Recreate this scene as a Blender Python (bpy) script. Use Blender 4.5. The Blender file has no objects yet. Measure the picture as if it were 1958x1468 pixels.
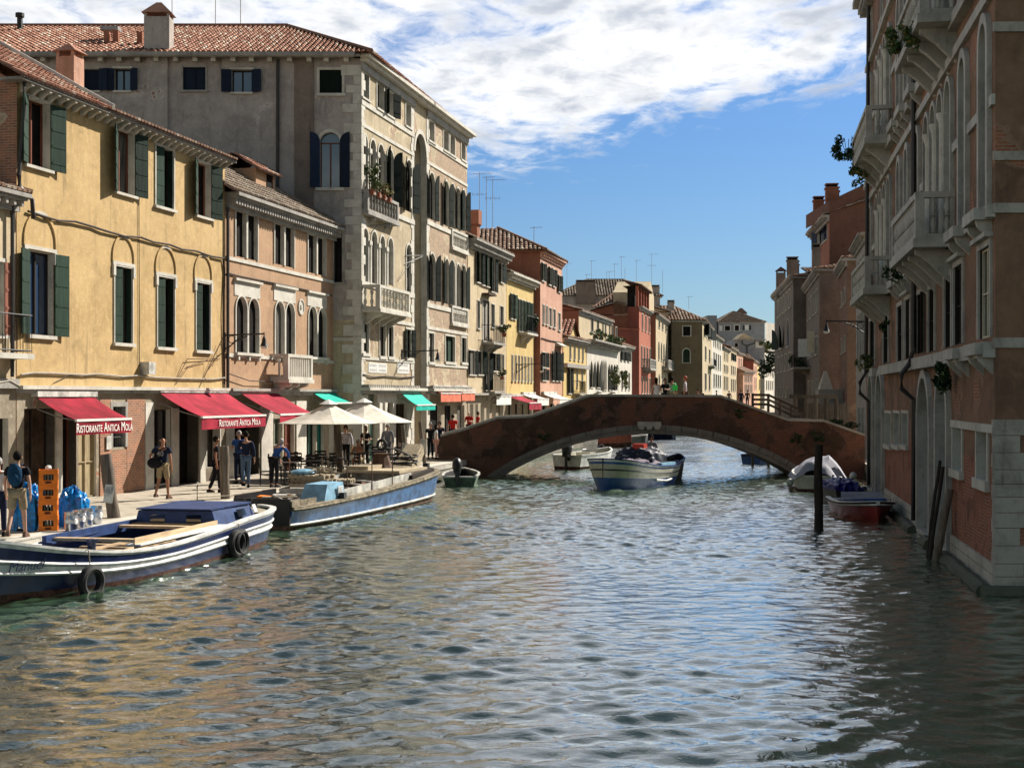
import bpy, math, random
import numpy as np
from mathutils import Matrix, Vector
R = math.radians
random.seed(7)
SC = bpy.context.scene
COL = SC.collection

# ---------------------------------------------------------------- camera
FPX, CX, HY, EYE = 2700.0, 979.0, 757.0, 3.7
cd = bpy.data.cameras.new('camera'); cam = bpy.data.objects.new('camera', cd); COL.objects.link(cam)
cam.location = (0, 0, EYE); cam.rotation_euler = (R(90), 0, 0)
cd.sensor_width = 36; cd.lens = FPX / 1958 * 36; cd.shift_y = 23 / 1958
cd.clip_start = 0.1; cd.clip_end = 5000
SC.camera = cam

# ---------------------------------------------------------------- light
SUN_EL, SUN_AZ = R(37.5), R(47.5)      # azimuth to the right of the view direction (+Y)
sd = bpy.data.lights.new('sun', 'SUN'); sun = bpy.data.objects.new('sun', sd); COL.objects.link(sun)
sd.energy = 5.0; sd.angle = R(0.53); sd.color = (1.0, .93, .82)
sv = Vector((math.sin(SUN_AZ) * math.cos(SUN_EL), math.cos(SUN_AZ) * math.cos(SUN_EL), math.sin(SUN_EL)))
sun.rotation_euler = sv.to_track_quat('Z', 'Y').to_euler(); sun.location = sv * 80
SC.view_settings.view_transform = 'Standard'; SC.view_settings.look = 'None'
SC.view_settings.exposure = 0.80; SC.view_settings.gamma = 1
SC.render.engine = 'CYCLES'
SC.cycles.max_bounces = 6; SC.cycles.diffuse_bounces = 2; SC.cycles.glossy_bounces = 3; SC.cycles.transmission_bounces = 3
SC.cycles.caustics_reflective = False; SC.cycles.caustics_refractive = False


class G:
    """tiny node-tree helper"""
    def __init__(s, nt): s.nt = nt
    def __call__(s, t, p=None, **kw):
        n = s.nt.nodes.new(t)
        for k, v in (p or {}).items(): setattr(n, k, v)
        for k, v in kw.items(): s.set(n.inputs[k.replace('_', ' ')], v)
        return n
    def set(s, sock, v):
        if isinstance(v, bpy.types.NodeSocket): s.nt.links.new(v, sock)
        elif isinstance(v, bpy.types.Node): s.nt.links.new(v.outputs[0], sock)
        else:
            if sock.type == 'RGBA' and len(v) == 3: v = (*v, 1)
            sock.default_value = v
    def math(s, op, a, b=0.0, c=None, clamp=False):
        n = s.nt.nodes.new('ShaderNodeMath'); n.operation = op; n.use_clamp = clamp
        s.set(n.inputs[0], a); s.set(n.inputs[1], b)
        if c is not None: s.set(n.inputs[2], c)
        return n.outputs[0]
    def mix(s, f, a, b, blend='MIX'):
        n = s.nt.nodes.new('ShaderNodeMix'); n.data_type = 'RGBA'; n.blend_type = blend
        s.set(n.inputs[0], f); s.set(n.inputs[6], a); s.set(n.inputs[7], b)
        return n.outputs[2]
    def ramp(s, f, a, b, lo=0.0, hi=1.0, smooth=True):
        n = s.nt.nodes.new('ShaderNodeMapRange'); n.interpolation_type = 'SMOOTHSTEP' if smooth else 'LINEAR'
        s.set(n.inputs[0], f); s.set(n.inputs[1], a); s.set(n.inputs[2], b); s.set(n.inputs[3], lo); s.set(n.inputs[4], hi)
        return n.outputs[0]
    def noise(s, vec, scale, detail=4.0, rough=.55, dist=0.0):
        return s('ShaderNodeTexNoise', Vector=vec, Scale=scale, Detail=detail, Roughness=rough, Distortion=dist).outputs[0]
    def scale(s, vec, v):
        return s('ShaderNodeMapping', Vector=vec, Scale=v).outputs[0]


# ---------------------------------------------------------------- sky
W = bpy.data.worlds.new("World"); SC.world = W; W.use_nodes = True
wt = W.node_tree; wt.nodes.clear(); g = G(wt)
sky = g('ShaderNodeTexSky', dict(sky_type='NISHITA', sun_disc=False, sun_elevation=SUN_EL, sun_rotation=SUN_AZ,
                                 altitude=10, air_density=1.0, dust_density=.4, ozone_density=2.5))
tc = g('ShaderNodeTexCoord').outputs['Generated']
sx = g('ShaderNodeSeparateXYZ', Vector=tc); X, Y, Z = sx.outputs
zc = g.math('MAXIMUM', Z, .01)
zz = g.math('ADD', zc, .03)
pv = g('ShaderNodeCombineXYZ', X=g.math('DIVIDE', X, zz), Y=g.math('DIVIDE', Y, zz), Z=0.0).outputs[0]
pr = g('ShaderNodeMapping', Vector=pv, Rotation=(0, 0, R(-20)), Scale=(1.25, .8, 1)).outputs[0]
edge = g.math('SUBTRACT', g.math('SUBTRACT', Z, g.math('MULTIPLY', Y, .163)), g.math('MULTIPLY', X, .19))
n1 = g.noise(pr, 1.1, 3, .5, .3); n2 = g.noise(pr, 5.2, 8, .62, .35); n3 = g.noise(pr, 2.6, 5, .6, .2)
dens = g.math('ADD', g.math('MULTIPLY', n1, .5), g.math('MULTIPLY', n2, .8))
dens = g.math('SUBTRACT', dens, .10)
dens = g.math('ADD', dens, g.ramp(edge, -.045, .035, -.34, .15, False))
dens = g.math('ADD', dens, g.ramp(edge, .30, .62, 0, -.22, False))
dens = g.math('ADD', dens, g.ramp(Y, .1, -.3, 0, -.14, False))
cov = g.ramp(dens, .46, .76)
shade = g.ramp(g.math('ADD', g.math('MULTIPLY', n3, .6), g.math('MULTIPLY', n2, .5)), .49, .74)
ccol = g.mix(shade, (1.08, 1.08, 1.08), (.56, .61, .70))
skyc = g.mix(1.0, sky, g.mix(g.ramp(Z, 0, .30), (.46, .60, .76), (.42, .64, .92)), 'MULTIPLY')
skyc = g.mix(g.math('MAXIMUM', g.ramp(Z, .30, .6), g.ramp(Y, .35, -.05)), skyc, g.mix(1.0, skyc, (2.2, 1.35, .72), 'MULTIPLY'))
bg1 = g('ShaderNodeBackground', Color=skyc, Strength=.068)
bg2 = g('ShaderNodeBackground', Color=ccol, Strength=.585)
ms = g('ShaderNodeMixShader', Fac=cov)
wt.links.new(bg1.outputs[0], ms.inputs[1]); wt.links.new(bg2.outputs[0], ms.inputs[2])
wo = g('ShaderNodeOutputWorld', Surface=ms.outputs[0])

# ---------------------------------------------------------------- materials
MATS = {}
def newmat(name):
    m = bpy.data.materials.new(name); m.use_nodes = True
    nt = m.node_tree; b = nt.nodes['Principled BSDF']; MATS[name] = m
    return m, G(nt), b

def plain(name, col, rough=.6, spec=.4, metal=0., var=.12, scale=6., bump=0., bscale=40., emit=None, coat=0., stretch=None):
    m, g, b = newmat(name)
    oc = g('ShaderNodeTexCoord').outputs['Object']
    if stretch: oc = g.scale(oc, stretch)
    if var:
        f = g.noise(oc, scale, 5, .6)
        lo = tuple(c * (1 - var * 1.6) for c in col); hi = tuple(min(1, c * (1 + var)) for c in col)
        g.set(b.inputs['Base Color'], g.mix(g.ramp(f, .3, .7), lo, hi))
    else: b.inputs['Base Color'].default_value = (*col, 1)
    b.inputs['Roughness'].default_value = rough; b.inputs['Specular IOR Level'].default_value = spec
    b.inputs['Metallic'].default_value = metal
    if coat: b.inputs['Coat Weight'].default_value = coat; b.inputs['Coat Roughness'].default_value = .1
    if bump:
        h = g.noise(oc, bscale, 3, .6)
        g.set(b.inputs['Normal'], g('ShaderNodeBump', Height=h, Strength=bump, Distance=.02).outputs[0])
    return m

def wallvec(g, oc):
    s = g('ShaderNodeSeparateXYZ', Vector=oc)
    return g('ShaderNodeCombineXYZ', X=g.math('ADD', s.outputs[0], s.outputs[1]), Y=s.outputs[2], Z=0.0).outputs[0], s

def stucco(name, col, col2=None, stain=.35, brick=0., bcol=(.30, .13, .08), mortar=(.33, .28, .22), bscale=1., zlow=None, lowcol=None, patch=.55, streak=.3, spots=0.):
    """painted plaster with stains; where the plaster has fallen off, brickwork shows (brick = share)"""
    m, g, b = newmat(name)
    oc = g('ShaderNodeTexCoord').outputs['Object']
    wv, s = wallvec(g, oc)
    col2 = col2 or tuple(c * .72 for c in col)
    f1 = g.noise(oc, .5, 6, .65, .4)
    c = g.mix(g.ramp(f1, .35, .68), col, col2)
    fb = g.noise(oc, 5.0, 6, .7)
    c = g.mix(g.math('MULTIPLY', g.ramp(fb, .45, .7), .5), c, tuple(x * 1.25 for x in col))
    c = g.mix(g.math('MULTIPLY', g.ramp(g.noise(oc, 1.3, 7, .7, .6), .5, .72), .5), c, tuple(x * .6 for x in col2))
    st = g.noise(g.scale(wv, (2.2, .22, 1)), 1.6, 5, .6)
    c = g.mix(g.math('MULTIPLY', g.ramp(st, .52, .78), stain), c, (.07, .055, .045))
    fine = g.noise(oc, 22., 5, .7)
    c = g.mix(g.math('MULTIPLY', g.ramp(fine, .35, .75), .22), c, (.12, .10, .08))
    hgt = g.math('ADD', g.math('MULTIPLY', fine, .5), fb)
    if lowcol:
        zl = g.math('ADD', s.outputs[2], g.math('MULTIPLY', g.noise(oc, 2.0, 4, .6), .7))
        c = g.mix(g.ramp(zl, zlow + .2, zlow + .45), lowcol, c)
    if brick > 0:
        bt = g('ShaderNodeTexBrick', Vector=wv, Color1=bcol, Color2=tuple(x * .62 for x in bcol), Mortar=mortar,
               Scale=bscale, Mortar_Size=.012, Bias=-.1, Brick_Width=.25, Row_Height=.07, Mortar_Smooth=.2)
        bc = g.mix(g.math('MULTIPLY', g.ramp(g.noise(oc, 3.0, 4, .6), .35, .7), .5), bt.outputs[0], tuple(x * 1.5 for x in bcol))
        pm = g.noise(oc, patch, 7, .62, .3)
        th = .78 - .48 * brick
        mask = g.ramp(pm, th, th + .015)
        edge = g.math('MULTIPLY', g.ramp(pm, th - .035, th), g.math('SUBTRACT', 1.0, mask))
        c = g.mix(g.math('MULTIPLY', edge, .55), c, tuple(min(.75, x * 1.35 + .04) for x in col))
        c = g.mix(mask, c, bc)
        hgt = g.math('SUBTRACT', hgt, g.math('MULTIPLY', mask, g.math('ADD', g.math('MULTIPLY', bt.outputs[1], .6), .8)))
    g.set(b.inputs['Base Color'], c)
    b.inputs['Roughness'].default_value = .92; b.inputs['Specular IOR Level'].default_value = .15
    g.set(b.inputs['Normal'], g('ShaderNodeBump', Height=hgt, Strength=.55, Distance=.02).outputs[0])
    return m

def stone(name, col, dark=.5, blocks=True, bw=.8, bh=.32):
    m, g, b = newmat(name)
    oc = g('ShaderNodeTexCoord').outputs['Object']; wv, s = wallvec(g, oc)
    f = g.noise(oc, 1.4, 7, .7, .3); f2 = g.noise(g.scale(wv, (4, .5, 1)), 2., 5, .65); f3 = g.noise(oc, 18, 4, .7)
    c = g.mix(g.ramp(f, .38, .7), col, tuple(x * (1 - dark * .6) for x in col))
    c = g.mix(g.math('MULTIPLY', g.ramp(f2, .55, .78), dark), c, (.045, .042, .04))
    c = g.mix(g.math('MULTIPLY', g.ramp(f3, .5, .8), .25), c, (.10, .09, .08))
    h = f3
    if blocks:
        bt = g('ShaderNodeTexBrick', Vector=wv, Color1=(1, 1, 1), Color2=(.82, .8, .78), Mortar=(.25, .22, .2),
               Scale=1., Mortar_Size=.01, Brick_Width=bw, Row_Height=bh, Mortar_Smooth=.1)
        c = g.mix(.8, c, bt.outputs[0], 'MULTIPLY')
        h = g.math('SUBTRACT', f3, bt.outputs[1])
    g.set(b.inputs['Base Color'], c); b.inputs['Roughness'].default_value = .8; b.inputs['Specular IOR Level'].default_value = .25
    g.set(b.inputs['Normal'], g('ShaderNodeBump', Height=h, Strength=.35, Distance=.02).outputs[0])
    return m

def tilemat(name, c1, c2, c3):
    m, g, b = newmat(name)
    at = g('ShaderNodeAttribute', dict(attribute_name='rnd')).outputs['Fac']
    oc = g('ShaderNodeTexCoord').outputs['Object']
    f = g.noise(oc, 1.1, 5, .6); f2 = g.noise(oc, 14, 4, .7)
    c = g.mix(g.ramp(at, .15, .75, smooth=False), c1, c2)
    c = g.mix(g.ramp(at, .82, .9), c, c3)
    c = g.mix(g.math('MULTIPLY', g.ramp(f, .45, .7), .45), c, tuple(x * .5 for x in c1))
    c = g.mix(g.math('MULTIPLY', g.ramp(f2, .5, .75), .4), c, (.09, .075, .055))
    g.set(b.inputs['Base Color'], c); b.inputs['Roughness'].default_value = .85; b.inputs['Specular IOR Level'].default_value = .2
    g.set(b.inputs['Normal'], g('ShaderNodeBump', Height=f2, Strength=.4, Distance=.015).outputs[0])
    return m

def woodmat(name, col, dark=.5, axis=2, rough=.75):
    m, g, b = newmat(name)
    oc = g('ShaderNodeTexCoord').outputs['Object']
    sc = [14, 14, 14]; sc[axis] = 1.2
    f = g.noise(g.scale(oc, tuple(sc)), 1., 6, .65, .6); f2 = g.noise(oc, 1.7, 4, .6)
    c = g.mix(g.ramp(f, .35, .7), col, tuple(x * (1 - dark) for x in col))
    c = g.mix(g.math('MULTIPLY', g.ramp(f2, .45, .7), .35), c, tuple(x * .45 for x in col))
    rv = g.ramp(g('ShaderNodeObjectInfo').outputs['Random'], 0, 1, .62, 1.3, False)
    c = g.mix(1.0, c, g('ShaderNodeCombineXYZ', X=rv, Y=rv, Z=rv).outputs[0], 'MULTIPLY')
    g.set(b.inputs['Base Color'], c); b.inputs['Roughness'].default_value = rough; b.inputs['Specular IOR Level'].default_value = .2
    g.set(b.inputs['Normal'], g('ShaderNodeBump', Height=f, Strength=.4, Distance=.01).outputs[0])
    return m

def glassmat(name, col, rough=.04):
    m, g, b = newmat(name)
    b.inputs['Base Color'].default_value = (*col, 1); b.inputs['Roughness'].default_value = rough
    b.inputs['Specular IOR Level'].default_value = 1.0; b.inputs['IOR'].default_value = 1.6
    return m

stucco('yellow_plaster', (.60, .425, .21), (.47, .325, .15), stain=.45, streak=.2)
stucco('ground_plaster', (.37, .32, .24), (.21, .175, .13), stain=.6, brick=.35, patch=.8, zlow=.5, lowcol=(.16, .13, .10))
stucco('brick_low', (.42, .33, .24), (.30, .22, .15), stain=.3, brick=.85, bcol=(.33, .15, .09), patch=.5)
stucco('tan_plaster', (.47, .30, .185), (.37, .235, .15), stain=.4)
stucco('grey_plaster', (.45, .40, .37), (.33, .295, .275), stain=.55, brick=.25, bcol=(.25, .13, .09), patch=.35)
stucco('palazzo_plaster', (.50, .42, .29), (.37, .30, .20), stain=.5, brick=.42, bcol=(.36, .25, .17), mortar=(.42, .36, .28), patch=.45)
stucco('palazzo_brick', (.47, .39, .27), (.36, .29, .2), stain=.45, brick=.72, bcol=(.37, .26, .18), mortar=(.42, .36, .28), patch=.45)
stucco('cream_plaster', (.60, .49, .33), (.47, .37, .24), stain=.4)
stucco('pale_yellow_plaster', (.66, .50, .22), (.56, .41, .17), stain=.25)
stucco('pink_plaster', (.62, .37, .27), (.50, .28, .20), stain=.35)
stucco('rust_plaster', (.33, .135, .085), (.24, .095, .06), stain=.4)
stucco('white_plaster', (.66, .62, .55), (.52, .48, .42), stain=.35)
stucco('red_plaster', (.42, .135, .085), (.33, .10, .065), stain=.35)
stucco('darkred_plaster', (.25, .075, .055), (.2, .06, .045), stain=.3)
stucco('sand_plaster', (.56, .46, .31), (.45, .36, .24), stain=.4)
stucco('sand_shade_plaster', (.20, .155, .10), (.15, .115, .075), stain=.3)  # sand plaster darkened: shade of the tan house's side wall painted in
stucco('bluegrey_plaster', (.28, .29, .31), (.22, .225, .24), stain=.35)
stucco('brown_plaster', (.24, .19, .16), (.17, .135, .115), stain=.6, brick=.15, bcol=(.19, .12, .09))
stucco('darkgrey_plaster', (.20, .175, .155), (.14, .12, .105), stain=.6)
stucco('orange_plaster', (.21, .125, .088), (.15, .095, .07), stain=.6, brick=.3, bcol=(.22, .11, .07))
stucco('terracotta_plaster', (.165, .08, .058), (.135, .065, .05), stain=.25)
stucco('palace_brown', (.27, .155, .10), (.16, .095, .065), stain=.6, streak=.5, brick=.42, bcol=(.30, .12, .07), mortar=(.32, .25, .2), patch=.45)
stucco('palace_red', (.31, .125, .08), (.17, .08, .055), stain=.55, brick=.62, bcol=(.30, .11, .065), mortar=(.3, .22, .17), patch=.9)
stucco('bridge_plaster', (.095, .050, .036), (.038, .025, .020), stain=.85, brick=.55, bcol=(.15, .06, .04), mortar=(.13, .10, .08), patch=.7, zlow=.9, lowcol=(.125, .065, .047))
stone('istria', (.60, .57, .50), .5, False)
stone('istria_blocks', (.58, .55, .48), .55, True, .9, .36)
stone('old_stone', (.36, .34, .31), .65, False)
stone('worn_stone', (.44, .405, .35), .85, False)
stone('balcony_stone', (.50, .475, .43), .62, False)
stone('dark_stone', (.17, .165, .15), .6, False)
stone('arch_stone', (.21, .195, .175), .5, False)
stone('quay_wall', (.27, .25, .21), .7, True, 1.1, .35)
stone('algae_stone', (.10, .11, .075), .7, False)
tilemat('tiles_red', (.30, .13, .085), (.46, .24, .165), (.56, .44, .35))
tilemat('tiles_old', (.22, .125, .085), (.38, .25, .175), (.50, .42, .33))
tilemat('tiles_grey', (.18, .135, .10), (.31, .24, .18), (.44, .39, .31))
plain('tile_bed', (.10, .055, .04), .95, .1)
woodmat('green_paint', (.016, .048, .028), .4)
woodmat('green_worn', (.028, .058, .04), .6, rough=.9)
woodmat('dark_green_paint', (.006, .015, .011), .4, rough=.9)
woodmat('navy_paint', (.012, .022, .05), .35)
woodmat('redbrown_wood', (.22, .075, .045), .5)
woodmat('pinkred_paint', (.33, .13, .09), .35)
woodmat('brown_wood', (.12, .07, .045), .5)
woodmat('dark_wood', (.03, .022, .018), .4)
woodmat('pale_wood', (.55, .40, .25), .35, 0)
woodmat('raw_plank', (.52, .43, .30), .45, 0)
woodmat('post_wood', (.22, .175, .135), .6)
woodmat('post_dark', (.045, .036, .03), .5)
woodmat('old_door', (.50, .40, .24), .5)
woodmat('teal_paint', (.03, .22, .18), .3)
woodmat('cream_wood', (.60, .54, .40), .2)
glassmat('glass_dark', (.012, .014, .018))
glassmat('glass_blue', (.03, .06, .12))
glassmat('glass_green', (.03, .09, .07))
plain('shaded_reveal', (.09, .08, .065), .9, .1)  # dark tone stands in for the shade inside openings under the awnings
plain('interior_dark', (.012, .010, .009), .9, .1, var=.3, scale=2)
plain('interior_brown', (.06, .04, .028), .9, .1, var=.4, scale=2)
plain('curtain_dim', (.13, .12, .105), .9, .1, var=.4, scale=9, stretch=(1, 1, .1))
plain('curtain', (.36, .33, .29), .9, .1, var=.3, scale=9, stretch=(1, 1, .1))
plain('iron', (.02, .02, .022), .6, .4)
plain('rust_iron', (.10, .055, .035), .8, .3)
plain('pipe_dark', (.035, .03, .028), .5, .4)
plain('zinc', (.30, .29, .28), .5, .5, metal=.4)
plain('white_paint', (.72, .71, .68), .5, .4, var=.08)
plain('dirty_white', (.52, .51, .47), .55, .4, var=.3, scale=3, bump=.1)
plain('leaf_green', (.055, .105, .025), .6, .3, var=.5, scale=9)
plain('leaf_dark', (.022, .05, .018), .6, .3, var=.5, scale=9)
plain('leaf_dry', (.24, .20, .07), .7, .2, var=.5, scale=9)
plain('flower_red', (.5, .05, .05), .6, .3, var=.3)
plain('clay', (.28, .10, .06), .8, .2)
plain('awning_red', (.27, .012, .028), .85, .15, var=.25, scale=1.3, bump=.5, bscale=5)
plain('awning_crimson', (.33, .02, .042), .85, .15, var=.22, scale=1.3, bump=.5, bscale=5)
plain('awning_teal', (.0, .42, .33), .75, .2, var=.08, scale=3)
plain('awning_orange', (.62, .165, .10), .8, .2, var=.15, scale=3)
plain('canvas_white', (.74, .73, .69), .8, .2, var=.06, scale=2, bump=.15, bscale=5)
plain('parasol_cloth', (.66, .62, .54), .85, .15, var=.12, scale=2, bump=.4, bscale=5)
plain('letter_white', (.85, .83, .78), .6, .3, var=0)
plain('letter_grey', (.32, .31, .29), .8, .2, var=0)
plain('letter_blue', (.02, .03, .08), .6, .3, var=0)
plain('cable', (.075, .06, .05), .8, .2)
plain('cable_pale', (.35, .32, .27), .8, .2)
# boats
plain('hull_navy', (.008, .018, .075), .28, .5, var=.25, scale=3, coat=.3)
plain('hull_white', (.78, .78, .76), .35, .5, var=.16, scale=4)
plain('hull_grey', (.34, .36, .38), .45, .5, var=.25, scale=5)
plain('hull_antifoul', (.10, .045, .035), .8, .2, var=.5, scale=6)
plain('hull_blue', (.016, .10, .27), .45, .45, var=.35, scale=3, bump=.15, bscale=12)
plain('hull_rust', (.18, .10, .075), .85, .2, var=.5, scale=5)
plain('deck_blue', (.02, .05, .16), .5, .4, var=.2, scale=4)
plain('deck_pale_blue', (.22, .42, .58), .5, .4, var=.2, scale=4)
plain('deck_dusty', (.25, .215, .155), .9, .2, var=.4, scale=5, bump=.3, bscale=30)
plain('hull_cream', (.55, .53, .42), .4, .45, var=.12, scale=3)
plain('hull_green', (.06, .11, .065), .5, .4, var=.4, scale=5)
plain('hull_red', (.20, .010, .010), .35, .5, var=.2, scale=4)
plain('hull_salmon', (.60, .17, .12), .5, .4, var=.15)
plain('hull_yellow', (.50, .44, .05), .5, .4, var=.15)
plain('boat_blue', (.02, .09, .30), .35, .5, var=.2)
plain('boat_black', (.012, .012, .015), .4, .5, var=.2)
plain('rubber', (.012, .012, .012), .7, .4, var=.2)
plain('tarp_grey', (.34, .34, .40), .8, .3, var=.15, scale=3, bump=.3, bscale=6)
plain('tarp_navy', (.012, .017, .04), .6, .4, var=.3, scale=4)
plain('tarp_mauve', (.20, .17, .21), .8, .2, var=.3, scale=5)
plain('plastic_blue', (.0, .22, .58), .3, .5, var=.35, scale=9, bump=1., bscale=9)
plain('deep_blue', (.005, .01, .16), .45, .5, var=.1)
plain('crate_orange', (.90, .22, .01), .5, .4, var=.1)
plain('crate_dark', (.12, .03, .01), .7, .3, var=.2)
plain('bottle_glass', (.03, .02, .012), .15, .7, var=.1)
plain('steel', (.55, .55, .56), .28, .5, metal=.9, var=.12, scale=8)
plain('rope', (.42, .37, .28), .9, .1, var=.2, scale=20)
plain('neon_green', (.05, .80, .12), .6, .3, var=0)
plain('bucket_red', (.55, .04, .02), .5, .4, var=.1)
# people
plain('skin', (.48, .27, .18), .6, .3, var=.06)
plain('skin_tan', (.36, .17, .10), .6, .3, var=.06)
plain('hair_dark', (.012, .009, .007), .85, .1, var=.3, scale=30)
plain('hair_grey', (.38, .36, .34), .7, .3, var=.3, scale=30)
plain('hair_red', (.40, .07, .02), .6, .3, var=.3, scale=30)
plain('hair_brown', (.05, .028, .017), .85, .1, var=.3, scale=30)
for _n, _c in dict(black=(.012, .012, .016), navy=(.015, .022, .05), khaki=(.33, .26, .16), denim=(.09, .14, .22), white=(.72, .71, .69),
                   blue=(.035, .10, .32), red=(.50, .02, .02), orange=(.50, .13, .05), green=(.35, .48, .36), lilac=(.62, .58, .66),
                   pinkish=(.60, .35, .30), teal=(.012, .05, .10), brown=(.12, .07, .05), grey=(.22, .22, .24)).items():
    plain('cloth_' + _n, _c, .9, .15, var=.15, scale=6, bump=.3, bscale=14)

def _quay():
    m, g, b = newmat('paving')
    oc = g('ShaderNodeTexCoord').outputs['Object']
    pv = g('ShaderNodeMapping', Vector=oc, Rotation=(0, 0, R(12.4))).outputs[0]
    bt = g('ShaderNodeTexBrick', Vector=pv, Color1=(.52, .46, .37), Color2=(.40, .35, .28), Mortar=(.12, .10, .08),
           Scale=1., Mortar_Size=.012, Brick_Width=.55, Row_Height=.38)
    f = g.noise(oc, 1.2, 6, .7); f2 = g.noise(oc, 12, 5, .7)
    c = g.mix(g.math('MULTIPLY', g.ramp(f, .42, .72), .45), bt.outputs[0], (.17, .14, .11))
    c = g.mix(g.math('MULTIPLY', g.ramp(f2, .5, .75), .4), c, (.60, .54, .44))
    g.set(b.inputs['Base Color'], c); b.inputs['Roughness'].default_value = .85; b.inputs['Specular IOR Level'].default_value = .25
    g.set(b.inputs['Normal'], g('ShaderNodeBump', Height=g.math('SUBTRACT', f2, bt.outputs[1]), Strength=.4, Distance=.02).outputs[0])
_quay()
def _water():
    m, g, b = newmat('canal_water'); nt = m.node_tree
    oc = g('ShaderNodeTexCoord').outputs['Object']
    h2 = g.noise(g.scale(oc, (.8, 1.15, 1)), 5.0, 4, .55, .6)
    cy = g('ShaderNodeSeparateXYZ', Vector=oc).outputs[1]
    nb = g('ShaderNodeBump', Height=g.math('MULTIPLY', h2, g.ramp(cy, 20, 120, .14, .5)), Strength=1.0, Distance=.10).outputs[0]
    b.inputs['Base Color'].default_value = (.030, .072, .034, 1); b.inputs['Roughness'].default_value = .5; b.inputs['Specular IOR Level'].default_value = .2
    g.set(b.inputs['Normal'], nb)
    gl = g('ShaderNodeBsdfGlossy', Color=(.95, .98, .97), Roughness=.01, Normal=nb)
    fr = g('ShaderNodeFresnel', IOR=1.34, Normal=nb)
    fac = g.ramp(fr.outputs[0], .02, .46, .11, .93, False)
    mx = g('ShaderNodeMixShader', Fac=fac); nt.links.new(b.outputs[0], mx.inputs[1]); nt.links.new(gl.outputs[0], mx.inputs[2])
    nt.links.new(mx.outputs[0], nt.nodes['Material Output'].inputs[0])
_water()


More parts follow.
